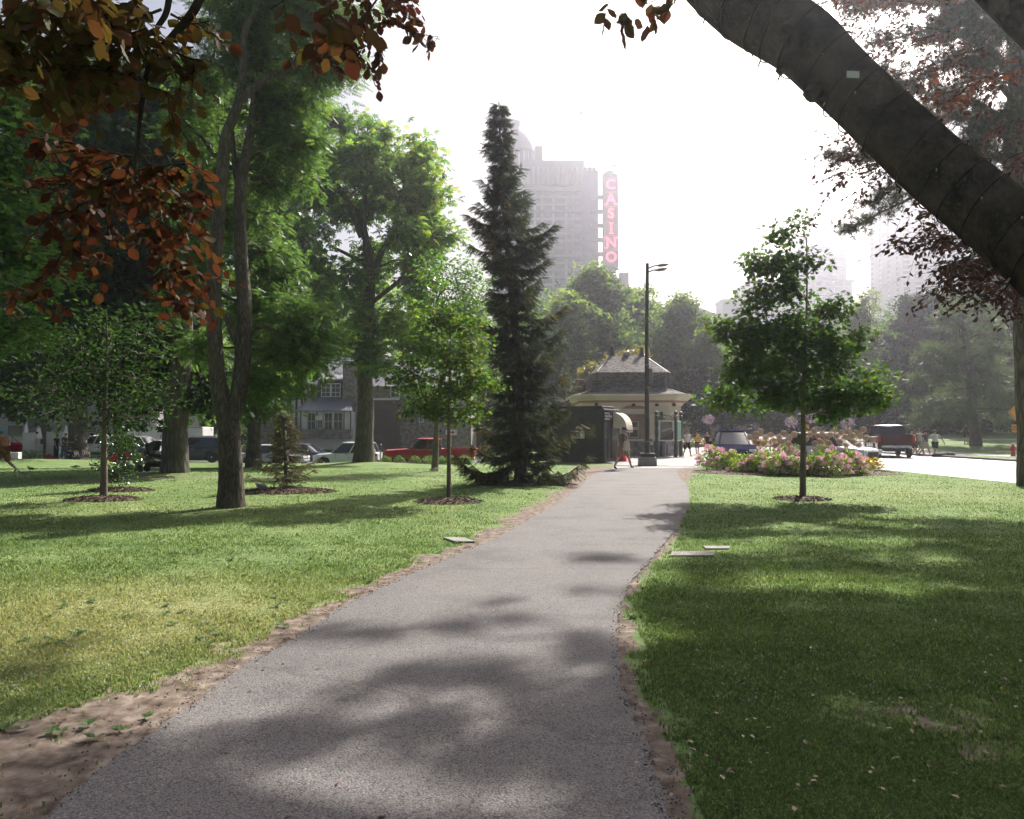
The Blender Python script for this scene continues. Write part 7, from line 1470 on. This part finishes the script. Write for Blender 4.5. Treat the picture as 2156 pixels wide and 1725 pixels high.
for (x, y) in ((269, 957), (243, 960), (236, 968)):
    p = P(x, y, dd_ - .45) - hp_; mb = MB()
    for k in range(5):
        a = k * 2 * PI / 5; d1 = Vector((math.cos(a), -.35, math.sin(a))); s_ = Vector((-math.sin(a), 0, math.cos(a))); mb.quad(p, p + d1 * .05 - s_ * .032, p + d1 * .085, p + d1 * .05 + s_ * .032)
    mb.build('bloom', M_BLOOM, t)
# hanging flower posts by the far road
M_FLW = mat('basket_flowers', (.62, .56, .58), (.30, .16, .30), rough=.8, scale=7, lo=.44, hi=.52)
for i, (x, y, d_) in enumerate([(1492, 884, 52), (1666, 889, 50), (1712, 880, 50), (1785, 891, 49)]):
    lab = ['post topped with a ball of white flowers behind the pavilion walkers', 'post topped with purple flowers left of the oak stem', 'post with pink flowers among the oak leaves', 'post topped with white and purple flowers over the black-roofed car'][i]
    p = P(x, y, d_); z0 = TZ(p.x, d_); o = empty('flower_post', (p.x, d_, z0), 0, lab, 'flower post', 'flower posts along the far kerb'); MB().tube([(0, 0, 0), (0, 0, p.z - z0)], .06, n=8).build('post', M_BLK, o); mb = MB(); rg = np.random.default_rng(i)
    for _ in range(420):
        v = Vector(rg.normal(size=3)).normalized(); v.z *= .8; q = Vector((0, 0, p.z - z0)) + v * .40 * rg.uniform(.5, 1.2); u = v.orthogonal().normalized() * .045; w_ = v.cross(u).normalized() * .045; mb.quad(q - u, q - w_, q + u, q + w_)
    mb.build('blossoms', M_FLW, o)
# weeds and fallen leaves on the grass
def weeds():
    n_ = 260; px_ = RNG.uniform(0, 1400, n_); py_ = RNG.uniform(1120, 1560, n_); P_, D_, S_ = [], [], []
    for x, y in zip(px_, py_):
        g = G(x, y)
        if path_l(g.y) - .15 < g.x < path_r(g.y) + .1 or vnoise(np.array([[g.x, g.y, 0]]), 1.1, 6)[0] < .05: continue
        for k in range(7): a = RNG.uniform(0, 2 * PI); P_.append((g.x, g.y, .012)); D_.append((math.cos(a), math.sin(a), .35)); S_.append(RNG.uniform(.035, .07))
    return leaves('lawn_weeds', np.array(P_), np.array(S_), 'fold', M_BLADE, None, dirs=np.array(D_), flat=.9, v=np.clip(RNG.normal(.22, .1, len(P_)), 0, 1))
tag(weeds(), 'low broad-leaved weeds in the sunny grass', kind='stuff')
n_ = 150; P_ = []
for _ in range(n_):
    x, y = RNG.uniform(1320, 2156), RNG.uniform(1080, 1725); g = G(x, y); P_.append((g.x + .0, g.y, .05))
for _ in range(60):
    y = RNG.uniform(2.5, 12); P_.append((RNG.uniform(float(path_l(y)), float(path_r(y))), y, .016))
for _ in range(300):
    y = RNG.uniform(1.8, 9); P_.append((path_l(y) - abs(RNG.normal(0, .4)) - .02, y, .02))
P_ = np.array(P_); dd2 = RNG.normal(size=(len(P_), 3)); dd2[:, 2] *= .15
tag(leaves('fallen_leaves', P_, .036, 'fold', leafmat('dead_leaf', [(0, (.10, .045, .02)), (.6, (.17, .09, .045)), (1, (.25, .17, .09))], tr=.2), None, dirs=dd2, flat=.9), 'scattered dry brown leaves lying on grass and bare earth', kind='stuff')
Q_ = []
for _ in range(2600):
    x, y = RNG.uniform(0, 2156), 1075 + 420 * RNG.random() ** 1.5; g = G(x, y)
    if path_l(g.y) - .4 < g.x < path_r(g.y) + .3 or vnoise(np.array([[g.x, g.y, 0]]), .8, 3)[0] < .1: continue
    Q_.append((g.x, g.y, .035 + RNG.uniform(-.01, .012)))
tag(leaves('clover_blossoms', np.array(Q_), .012, 'clump', mat('clover_white', (.55, .54, .48), rough=.9), None, flat=.3), 'tiny white clover blossoms dotted through the lawn', kind='stuff')
# crumbled grit along the path edges
rg = np.random.default_rng(9); mb = MB()
for _ in range(1500):
    y = 1.5 + rg.random() ** 1.6 * 9; sd_ = rg.random() < .5; x = (path_l(y) - abs(rg.normal(0, .12)) + .05) if sd_ else (path_r(y) + abs(rg.normal(0, .10)) - .05); s_ = rg.uniform(.004, .010)
    mb.box((x, y, .012 + s_ * .3), (s_ * 1.4, s_, s_ * .8), rz=rg.uniform(0, 3), rx=rg.uniform(-.5, .5), taper=.6)
tag(mb.build('gravel', mat('grit', (.22, .20, .18), (.08, .075, .07), rough=.9, scale=60), None), 'loose grit crumbling along both edges of the path', kind='stuff')
# bare twiggy tree left of the pavilion
d_ = 52; b0 = GT(1180, 900, d_); t = empty('bare_tree', b0, 0, 'leafless twiggy tree between the spruce and the pavilion', 'tree'); rows = [[tuple(np.array(W(1175, 950, d_, .10)) - [*b0, 0]), tuple(np.array(W(1195, 850, d_, .07)) - [*b0, 0]), tuple(np.array(W(1215, 800, d_, .04)) - [*b0, 0])]]
tgq = np.array([np.array(P(x, y, d_ + RNG.uniform(-1, 1))) - b0 for x, y in zip(RNG.uniform(1165, 1262, 46), RNG.uniform(745, 850, 46))]); trunk_mesh('trunk', rows, M_BARKTHIN, t, n=8, flare=0); tubes('branches', grow(rows, tgq, tip=.012, rise=.2), mat('pale_twig', (.26, .23, .20), rough=.8), t, n=4)
# ================================================================ buildings of the left street, stroller, street bits
M_METR = mat('metal_roof', (.22, .22, .25), (.17, .17, .20), rough=.5, scale=1.5, metal=.1); M_DARKT = mat('dark_timber', (.07, .06, .055), rough=.7); M_BRICK = mat('dim_brick', (.17, .135, .12), (.11, .09, .08), rough=.9, scale=12, bump=.02, bscale=20); M_RENDER = mat('grey_render', (.30, .29, .30), (.25, .24, .25), rough=.8, scale=1)
M_SIDING = mat('pale_siding', (.52, .50, .47), (.46, .44, .42), rough=.7, scale=2, stretch=(1, 1, 8))
d = 66.0; zg = -.85; u_ = d / F
hx = lambda px: P(px, 900, d).x; hz_ = lambda py: EYE + (HORIZON - py) * u_
x0, x1 = hx(548), hx(992); xm = (x0 + x1) / 2
ho = empty('stone_house', (xm, d, zg), 0, 'rambling stone and half-timbered house with metal roofs behind the parked cars', 'house'); OX, OZ = xm, zg
bx_ = lambda a, b_, ya, yb, y0, dep, mb: mb.box(((hx(a) + hx(b_)) / 2 - OX, y0 + dep / 2, (hz_(ya) + hz_(yb)) / 2 - OZ), (hx(b_) - hx(a), dep, abs(hz_(ya) - hz_(yb))))
m_ = MB(); bx_(548, 992, 815, 945, 0, 10, m_); m_.build('wall', M_STONEW, ho)
m_ = MB(); zr, ze = hz_(745) - OZ, hz_(817) - OZ; wl_, wr_ = hx(540) - OX, hx(1000) - OX
m_.poly([(wl_, -.5, ze), (wr_, -.5, ze), (wr_ - 2.5, 5, zr), (wl_ + 2.5, 5, zr)], (0, 0, .12)); m_.poly([(wl_, 10.5, ze), (wr_, 10.5, ze), (wr_ - 2.5, 5, zr), (wl_ + 2.5, 5, zr)], (0, 0, .12))
m_.poly([(wl_, -.5, ze), (wl_, 10.5, ze), (wl_ + 2.5, 5, zr)], (0, 0, .12)); m_.poly([(wr_, -.5, ze), (wr_, 10.5, ze), (wr_ - 2.5, 5, zr)], (0, 0, .12))
rf = m_.build('roof', M_METR, ho); sm_ = MB()
for k in range(34): x = wl_ + .4 + k * (wr_ - wl_ - .8) / 33; f = np.clip(min((x - wl_) / 2.5, (wr_ - x) / 2.5), 0, 1); sm_.tube([(x, -.5, ze + .15), (x, -.5 + 5.5 * f, ze + (zr - ze) * f + .15)], .03, n=4)
sm_.build('seam', M_METR, rf)
m_ = MB(); bx_(726, 761, 762, 930, -.9, 1.2, m_); m_.build('chimney', M_STONEW, ho)
m_ = MB(); bx_(648, 753, 868, 945, -2.6, 2.6, m_); m_.build('bay', M_WHITE, ho)
m_ = MB(); a, b_ = hx(643) - OX, hx(757) - OX; m_.poly([(a, -3.0, hz_(869) - OZ), (b_, -3.0, hz_(869) - OZ), (b_ - .8, 0, hz_(834) - OZ), (a + .5, 0, hz_(834) - OZ)], (0, 0, .1)); r2 = m_.build('bay_roof', M_METR, ho); sm_ = MB()
for k in range(13): x = a + .25 + k * (b_ - a - .5) / 12; sm_.tube([(x, -3.0, hz_(869) - OZ + .12), (x + (-.06 * (k - 6) + 0) * .6, -.02, hz_(834) - OZ + .12)], .025, n=4)
sm_.build('seam', M_METR, r2)
def win(px0, px1, py0, py1, yface, cols=2, fmat=M_WHITE, bars=1, cur=True):
    f = MB(); f.box(((hx(px0) + hx(px1)) / 2 - OX, yface - .04, (hz_(py0) + hz_(py1)) / 2 - OZ), (hx(px1) - hx(px0), .12, abs(hz_(py0) - hz_(py1)))); fo = f.build('window', fmat, ho); n_ = cols; wd = (hx(px1) - hx(px0)) / n_; hh = abs(hz_(py0) - hz_(py1)); g_ = MB(); b2 = MB()
    for k in range(n_):
        xc = hx(px0) + wd * (k + .5) - OX; zc = (hz_(py0) + hz_(py1)) / 2 - OZ; g_.box((xc, yface - .105, zc), (wd - .16, .03, hh - .16))
        for j in range(bars): b2.box((xc, yface - .125, zc - hh / 2 + hh * (j + 1) / (bars + 1)), (wd - .16, .02, .04))
        b2.box((xc, yface - .125, zc), (.035, .02, hh - .16))
    g_.build('pane', M_PANE, fo); b2.build('bar', fmat, fo)
m_ = MB(); bx_(672, 728, 800, 838, -.5, 3, m_); m_.build('dormer', M_DARKT, ho); m_ = MB(); a, b_ = hx(668) - OX, hx(732) - OX; m_.poly([(a, -.9, hz_(803) - OZ), (b_, -.9, hz_(803) - OZ), (b_ - .4, 2.4, hz_(785) - OZ), (a + .4, 2.4, hz_(785) - OZ)], (0, 0, .12)); m_.build('dormer_roof', M_METR, ho)
win(679, 720, 808, 837, -.5, 2, bars=2); win(664, 682, 870, 906, -2.6, 1); win(698, 716, 870, 906, -2.6, 1); win(717, 737, 870, 906, -2.6, 1); win(684, 697, 880, 902, -2.6, 1, bars=0)
MB().box((hx(690.5) - OX, -2.9, hz_(882) - OZ), (.5, .5, .38), bev=.03).build('air_conditioner', M_WHITE, ho)
win(819, 832, 865, 894, 0, 1, fmat=M_DARKT); win(822, 842, 812, 838, 0, 1); win(585, 600, 870, 900, 0, 1); win(606, 620, 868, 898, 0, 1); win(882, 892, 862, 890, 0, 1); win(560, 575, 822, 846, 0, 1)
m_ = MB(); bx_(624, 647, 812, 925, -1.6, 1.6, m_); m_.build('gable_bay', M_WHITE, ho); m_ = MB(); [bx_(q0, q1, r0, r1, -1.68, .1, m_) for q0, q1, r0, r1 in ((623, 625.5, 812, 925), (633, 637, 812, 925), (644.5, 648, 812, 925), (623, 648, 840, 843), (623, 648, 812, 815))]; m_.build('timber', M_DARKT, ho)
m_ = MB(); a, b_, c_ = hx(618) - OX, hx(650) - OX, hx(634) - OX; m_.poly([(a, -2.0, hz_(820) - OZ), (c_, -2.0, hz_(792) - OZ), (b_, -2.0, hz_(822) - OZ), (b_, -2.0, hz_(817) - OZ), (c_, -2.0, hz_(785) - OZ), (a, -2.0, hz_(815) - OZ)], (0, 2.6, 0)); m_.build('gable_roof', M_METR, ho)
m_ = MB(); bx_(653, 663, 869, 905, -2.66, .05, m_); bx_(738, 750, 869, 905, -2.66, .05, m_); m_.build('timber', M_WHITE, ho); m_ = MB(); [bx_(q, q + 2, 868, 908, -2.68, .05, m_) for q in (650, 663.5, 682.5, 697, 737.5, 751)]; m_.build('timber', M_DARKT, ho)
m_ = MB(); bx_(625, 757, 905, 924, -3.4, .5, m_); m_.build('ramp_wall', M_STONEW, ho)
m_ = MB(); bx_(765, 842, 839, 843, -.5, .6, m_); m_.build('ledge', M_WHITE, ho); m_ = MB(); bx_(772, 842, 843, 945, -.25, .3, m_); m_.build('brick_front', M_BRICK, ho)
# left: pale restaurant
d2 = 66.0; px3 = lambda q: P(q, 900, d2).x; x0, x1 = px3(-60), px3(330); xm = (x0 + x1) / 2; re = empty('restaurant', (xm, d2, -.6), 0, 'pale grey two-level restaurant with a dark entrance behind the knoll', 'building')
hx = px3; OX, OZ = xm, -.6
bx2 = lambda a, b_, ya, yb, y0, dep, name, mt, par=re: (lambda m_: (bx_(a, b_, ya, yb, y0, dep, m_), m_.build(name, mt, par))[1])(MB())
bx2(-60, 330, 862, 985, 0, 9, 'wall', M_RENDER); bx2(-62, 332, 855, 863, -.3, 9.6, 'roof', M_METR); bx2(78, 102, 911, 985, -2.0, 2, 'siding_block', M_SIDING); bx2(112, 150, 909, 985, -1.0, 1, 'siding_block', M_SIDING); bx2(101, 110, 895, 945, -1.1, .8, 'dark_panel', M_DARKT)
bx2(22, 77, 932, 943, -1.2, 1.2, 'canopy', M_DARKT); bx2(25, 77, 920, 932, -.4, .5, 'ledge', M_SIDING)
for q0, q1 in ((15, 26), (31, 50), (65, 77)): w_ = bx2(q0, q1, 944, 968, -.12, .2, 'window', M_WHITE); bx2(q0 + 1.2, q1 - 1.2, 945.5, 967, -.16, .1, 'pane', M_PANE, w_)
for q0, q1, r0, r1 in ((18, 50, 895, 918), (60, 95, 880, 902), (190, 205, 898, 912), (176, 186, 890, 915), (230, 250, 880, 900), (205, 222, 918, 930)): w_ = bx2(q0, q1, r0, r1, -.1, .2, 'window', M_SIDING); bx2(q0 + 1, q1 - 1, r0 + 1, r1 - 1, -.15, .1, 'pane', M_PANE, w_)
sg_ = bx2(55, 76, 915, 929, -.55, .12, 'sign_board', M_DARKT); m_ = MB(); m_.lathe([(.3, -.06), (.3, .06)], n=16, axis='Y', c=(px3(65.5) - OX, -.5, hz_(914) - OZ)); m_.build('sign_crest', M_DARKT, re); lettering('lettering', 'QUEEN\nVICTORIA\nPLACE', .17, M_CONC, sg_, (px3(65.5) - OX, -.62, hz_(922) - OZ), (PI / 2, 0, 0), extrude=.01)
m_ = MB(); a, b_ = px3(65) - OX, px3(78) - OX; m_.poly([(a, -1.6, hz_(948) - OZ), (b_, -1.6, hz_(948) - OZ), (b_, 0, hz_(934) - OZ), (a, 0, hz_(934) - OZ)], (0, 0, .06)); m_.build('awning', M_WHITE, re); m_ = MB(); [m_.poly([(a + .08 + k * .22, -1.62, hz_(948) - OZ + .06), (a + .19 + k * .22, -1.62, hz_(948) - OZ + .06), (a + .19 + k * .22, 0, hz_(934) - OZ + .06), (a + .08 + k * .22, 0, hz_(934) - OZ + .06)], (0, 0, .01)) for k in range(2)]; m_.build('awning_stripe', M_DARKT, re)
for i, (q, yy) in enumerate(((55, 897), (82, 897), (139, 902))):
    p = P(q, yy, 64.5); o = empty('closed_parasol', (p.x, 64.5, p.z - 1.6), 0, ['closed white parasol at the far end of the restaurant terrace', 'closed white parasol above the siding block', 'closed white parasol beside the knoll tree trunk'][i], 'parasol'); m_ = MB(); m_.lathe([(.05, 1.8), (.16, 1.2), (.28, .5), (.18, .45)], n=9); m_.build('canopy', M_WHITE, o); MB().tube([(0, 0, 0), (0, 0, 1.9)], .03, n=6).build('pole', M_WHITE, o); MB().box((0, 0, -.8), (.5, .5, 1.6)).build('base', M_SIDING, o)
for i, (q, r) in enumerate(((45, .8), (60, .75), (76, .7))): shrub('hedge_shrub', ['dim low shrub left under the restaurant windows', 'dim low shrub middle under the restaurant sign', 'dim low shrub by the siding block'][i], GT(q, 900, 62.6), r, .8, M_BOX, 500, .12, group='shrubs along the restaurant front', seed=120 + i)
q = GT(29, 900, 60); o = MB().box((0, 0, .35), (1.1, .5, .7), bev=.03).build('white_crate', M_WHITE, None, loc=q); tag(o, 'plain white crate on the street behind the woman in orange', 'crate')
# white box trailer
q = GT(375, 900, 65.0); tr_ = empty('box_trailer', q, 0, 'long white box trailer behind the parked cars', 'trailer'); MB().box((-.3, 0, 1.85), (5.9, 2.4, 1.9), bev=.04).build('box', M_WHITE, tr_); m_ = MB(); m_.poly([(-3.26, -1.15, .95), (-3.26, -1.15, 2.75), (-5.2, -1.15, 1.3), (-5.2, -1.15, .95)], (0, 2.3, 0)); m_.build('nose', M_WHITE, tr_)
m_ = MB(); m_.box((-.3, -1.225, 2.74), (5.9, .03, .07)); m_.box((-.3, -1.225, .95), (5.9, .03, .1)); m_.build('trim', M_CHROME, tr_); [wheel(tr_, x, s * 1.0, .34, s) for x in (.6, 1.4) for s in (-1, 1)]
# stroller
q = GT(328, 900, 26.6); o = empty('stroller', q, 0, 'dark grey hooded baby stroller against the maple trunk', 'stroller'); m_ = MB(); V = []; n1, n2 = 9, 9
for i in range(n1):
    a = math.radians(-15 + 120 * i / (n1 - 1))
    for j in range(n2): b_ = PI * j / (n2 - 1); V.append((.04 - .40 * math.cos(a) * .9 * math.sin(b_) * 1 + 0, -.26 * math.cos(b_), .80 + .34 * math.sin(a) * (.25 + .75 * math.sin(b_))))
m_.add(V, [(i * n2 + j, i * n2 + j + 1, (i + 1) * n2 + j + 1, (i + 1) * n2 + j) for i in range(n1 - 1) for j in range(n2 - 1)]); m_.build('hood', CL['grey'], o, smooth=True)
m_ = MB(); m_.box((.05, 0, .60), (.52, .40, .10), ry=.15, bev=.04); m_.box((-.2, 0, .80), (.12, .40, .46), ry=-.3, bev=.04); m_.build('seat', CL['dark'], o); m_ = MB(); m_.box((.02, 0, .28), (.62, .38, .20), bev=.06, taper=1.15); m_.build('basket', CL['dark'], o)
m_ = MB()
for s in (-.24, .24): m_.tube([(-.62, s, 1.05), (-.45, s, .88), (.42, s, .15)], .016, n=6); m_.tube([(-.42, s, .15), (-.1, s, .62), (.15, s, .72)], .016, n=6)
m_.tube([(-.62, -.24, 1.05), (-.66, 0, 1.07), (-.62, .24, 1.05)], .018, n=6); m_.build('frame', M_BLK, o)
for x, r in ((-.42, .13), (.44, .10)):
    for s in (-.26, .26): m_ = MB(); m_.lathe([(r * .5, -.025), (r, -.02), (r, .02), (r * .5, .025)], n=16, axis='Y'); w_ = m_.build('wheel', M_TYRE, o); w_.location = (x, s, r)
# wire round the maple trunk
p0 = GT(367, 1005, 26); m_ = MB(); m_.tube([(p0.x + .46 * math.cos(a), 26 + .46 * math.sin(a), P(367, 900, 26).z + .28 * math.cos(a) - .08) for a in np.linspace(0, 2 * PI, 24)], .012, n=5, cap=False); o = m_.build('wire', M_BLK, None); tag(o, 'black wire looped round the trunk of the dark maple', 'wire')
# fence and stone pillars beyond the junction
def fence(name, label, pts, h, n_each=26):
    t = empty(name, (pts[0][0], pts[0][1], TZ(*pts[0])), 0, label, 'fence'); o0_ = Vector(t.location)
    for k in range(len(pts) - 1):
        a, b_ = Vector((*pts[k], TZ(*pts[k]))), Vector((*pts[k + 1], TZ(*pts[k + 1]))); m_ = MB()
        for z in (.25, h - .12): m_.tube([a - o0_ + Vector((0, 0, z)), b_ - o0_ + Vector((0, 0, z))], .03, n=5)
        for j in range(n_each): p = a + (b_ - a) * ((j + .5) / n_each) - o0_; m_.tube([p + Vector((0, 0, .05)), p + Vector((0, 0, h - .05))], .014, n=4)
        m_.build('railing', M_BLK, t)
    for p in pts: z = TZ(*p); m_ = MB(); m_.box((p[0] - o0_.x, p[1] - o0_.y, z - o0_.z + h * .55), (.6, .6, h * 1.1), bev=.03); m_.box((p[0] - o0_.x, p[1] - o0_.y, z - o0_.z + h * 1.13), (.72, .72, .12), bev=.02); m_.build('pillar', M_STONEW, t)
fence('iron_fence', 'iron railing with stone pillars behind the pavilion walkers', [(15.5, 66), (18.2, 66.5), (21, 67.5), (23, 70)], 1.25)
fence('iron_fence', 'iron railing with stone pillars between the oak stem and the wine red pickup', [(27.5, 66), (29.5, 65), (32.0, 64.4)], 1.25)
m_ = MB(); m_.box((0, 0, .45), (2.4, .6, .9), bev=.04); o = m_.build('low_wall', M_STONEW, None, loc=GT(1672, 900, 58)); tag(o, 'low grey stone wall behind the dried alliums', 'wall')
rg = np.random.default_rng(5); Pq = []
for _ in range(2600): x, y = rg.uniform(14, 24), rg.uniform(61.5, 65); Pq.append((x, y, TZ(x, y) + rg.uniform(.05, .45)))
tag(leaves('flower_border', np.array(Pq), .22, 'clump', leafmat('border_leaf', [(0, (.05, .10, .03)), (.7, (.10, .16, .04)), (.85, (.5, .06, .03)), (1, (.55, .2, .05))], tr=.4), None), 'mixed red and green flower border along the far kerb', kind='stuff')
# rock on the far verge, meter, panel, arrow sign
q = GT(1986, 900, 45.5); m_ = MB(); m_.lathe([(.5, -.05), (.62, .08), (.5, .24), (.3, .30), (.02, .31)], n=14); m_.V = [(x * (1.15 + .12 * math.sin(5 * y + z * 9)), y * .6, z + .04 * math.sin(7 * x)) for x, y, z in m_.V]; o = m_.build('boulder', mat('dark_rock', (.06, .055, .05), (.03, .028, .026), rough=.9, scale=6, bump=.03), None, smooth=False, loc=q); tag(o, 'low dark boulder lying at the far kerb', 'rock')
q = GT(801, 900, 49.3); o = empty('parking_meter', q, 0, 'grey parking meter between the white hatchback and the red pickup', 'parking meter'); MB().tube([(0, 0, 0), (0, 0, 1.2)], .04, n=8).build('post', M_RIM, o); MB().box((0, 0, 1.4), (.2, .16, .42), bev=.05).build('head', mat('meter_grey', (.12, .12, .13), rough=.4), o)
q = GT(792, 900, 58.5); o = empty('info_panel', q, 0, 'dark slanted information panel behind the white hatchback', 'sign'); MB().box((0, 0, 1.9), (.9, .06, .62), rx=-.5).build('panel', M_DARKT, o); MB().tube([(0, .1, 0), (0, .1, 1.8)], .05, n=6).build('post', M_DARKT, o)
q = GT(950, 900, 57); o = empty('arrow_sign', q, 0, 'small white sign with a red arrow over the red pickup bed', 'sign'); MB().box((0, 0, 2.35), (.85, .03, .42)).build('panel', M_WHITE, o); m_ = MB(); m_.poly([(-.3, -.02, 2.31), (.08, -.02, 2.31), (.08, -.02, 2.24), (.3, -.02, 2.36), (.08, -.02, 2.48), (.08, -.02, 2.41), (-.3, -.02, 2.41)], (0, -.006, 0)); m_.build('arrow', M_TAIL, o); MB().tube([(0, .03, 0), (0, .03, 2.6)], .03, n=6).build('post', M_RIM, o)
# ================================================================ haze in the air
hz = MB(); hz.box((0, 215, 68), (760, 520, 160))
m = bpy.data.materials.new('haze_air'); n = nodes_of(m); L = n.links.new
out = N(n, 'ShaderNodeOutputMaterial'); pv = N(n, 'ShaderNodeVolumePrincipled')
pv.inputs['Color'].default_value = (0.88, 0.88, 1.0, 1); pv.inputs['Density'].default_value = 0.0010; pv.inputs['Anisotropy'].default_value = 0.85
L(pv.outputs[0], out.inputs['Volume'])
o = hz.build('haze', m); tag(o, kind='stuff', label='thin pale summer haze filling the air')
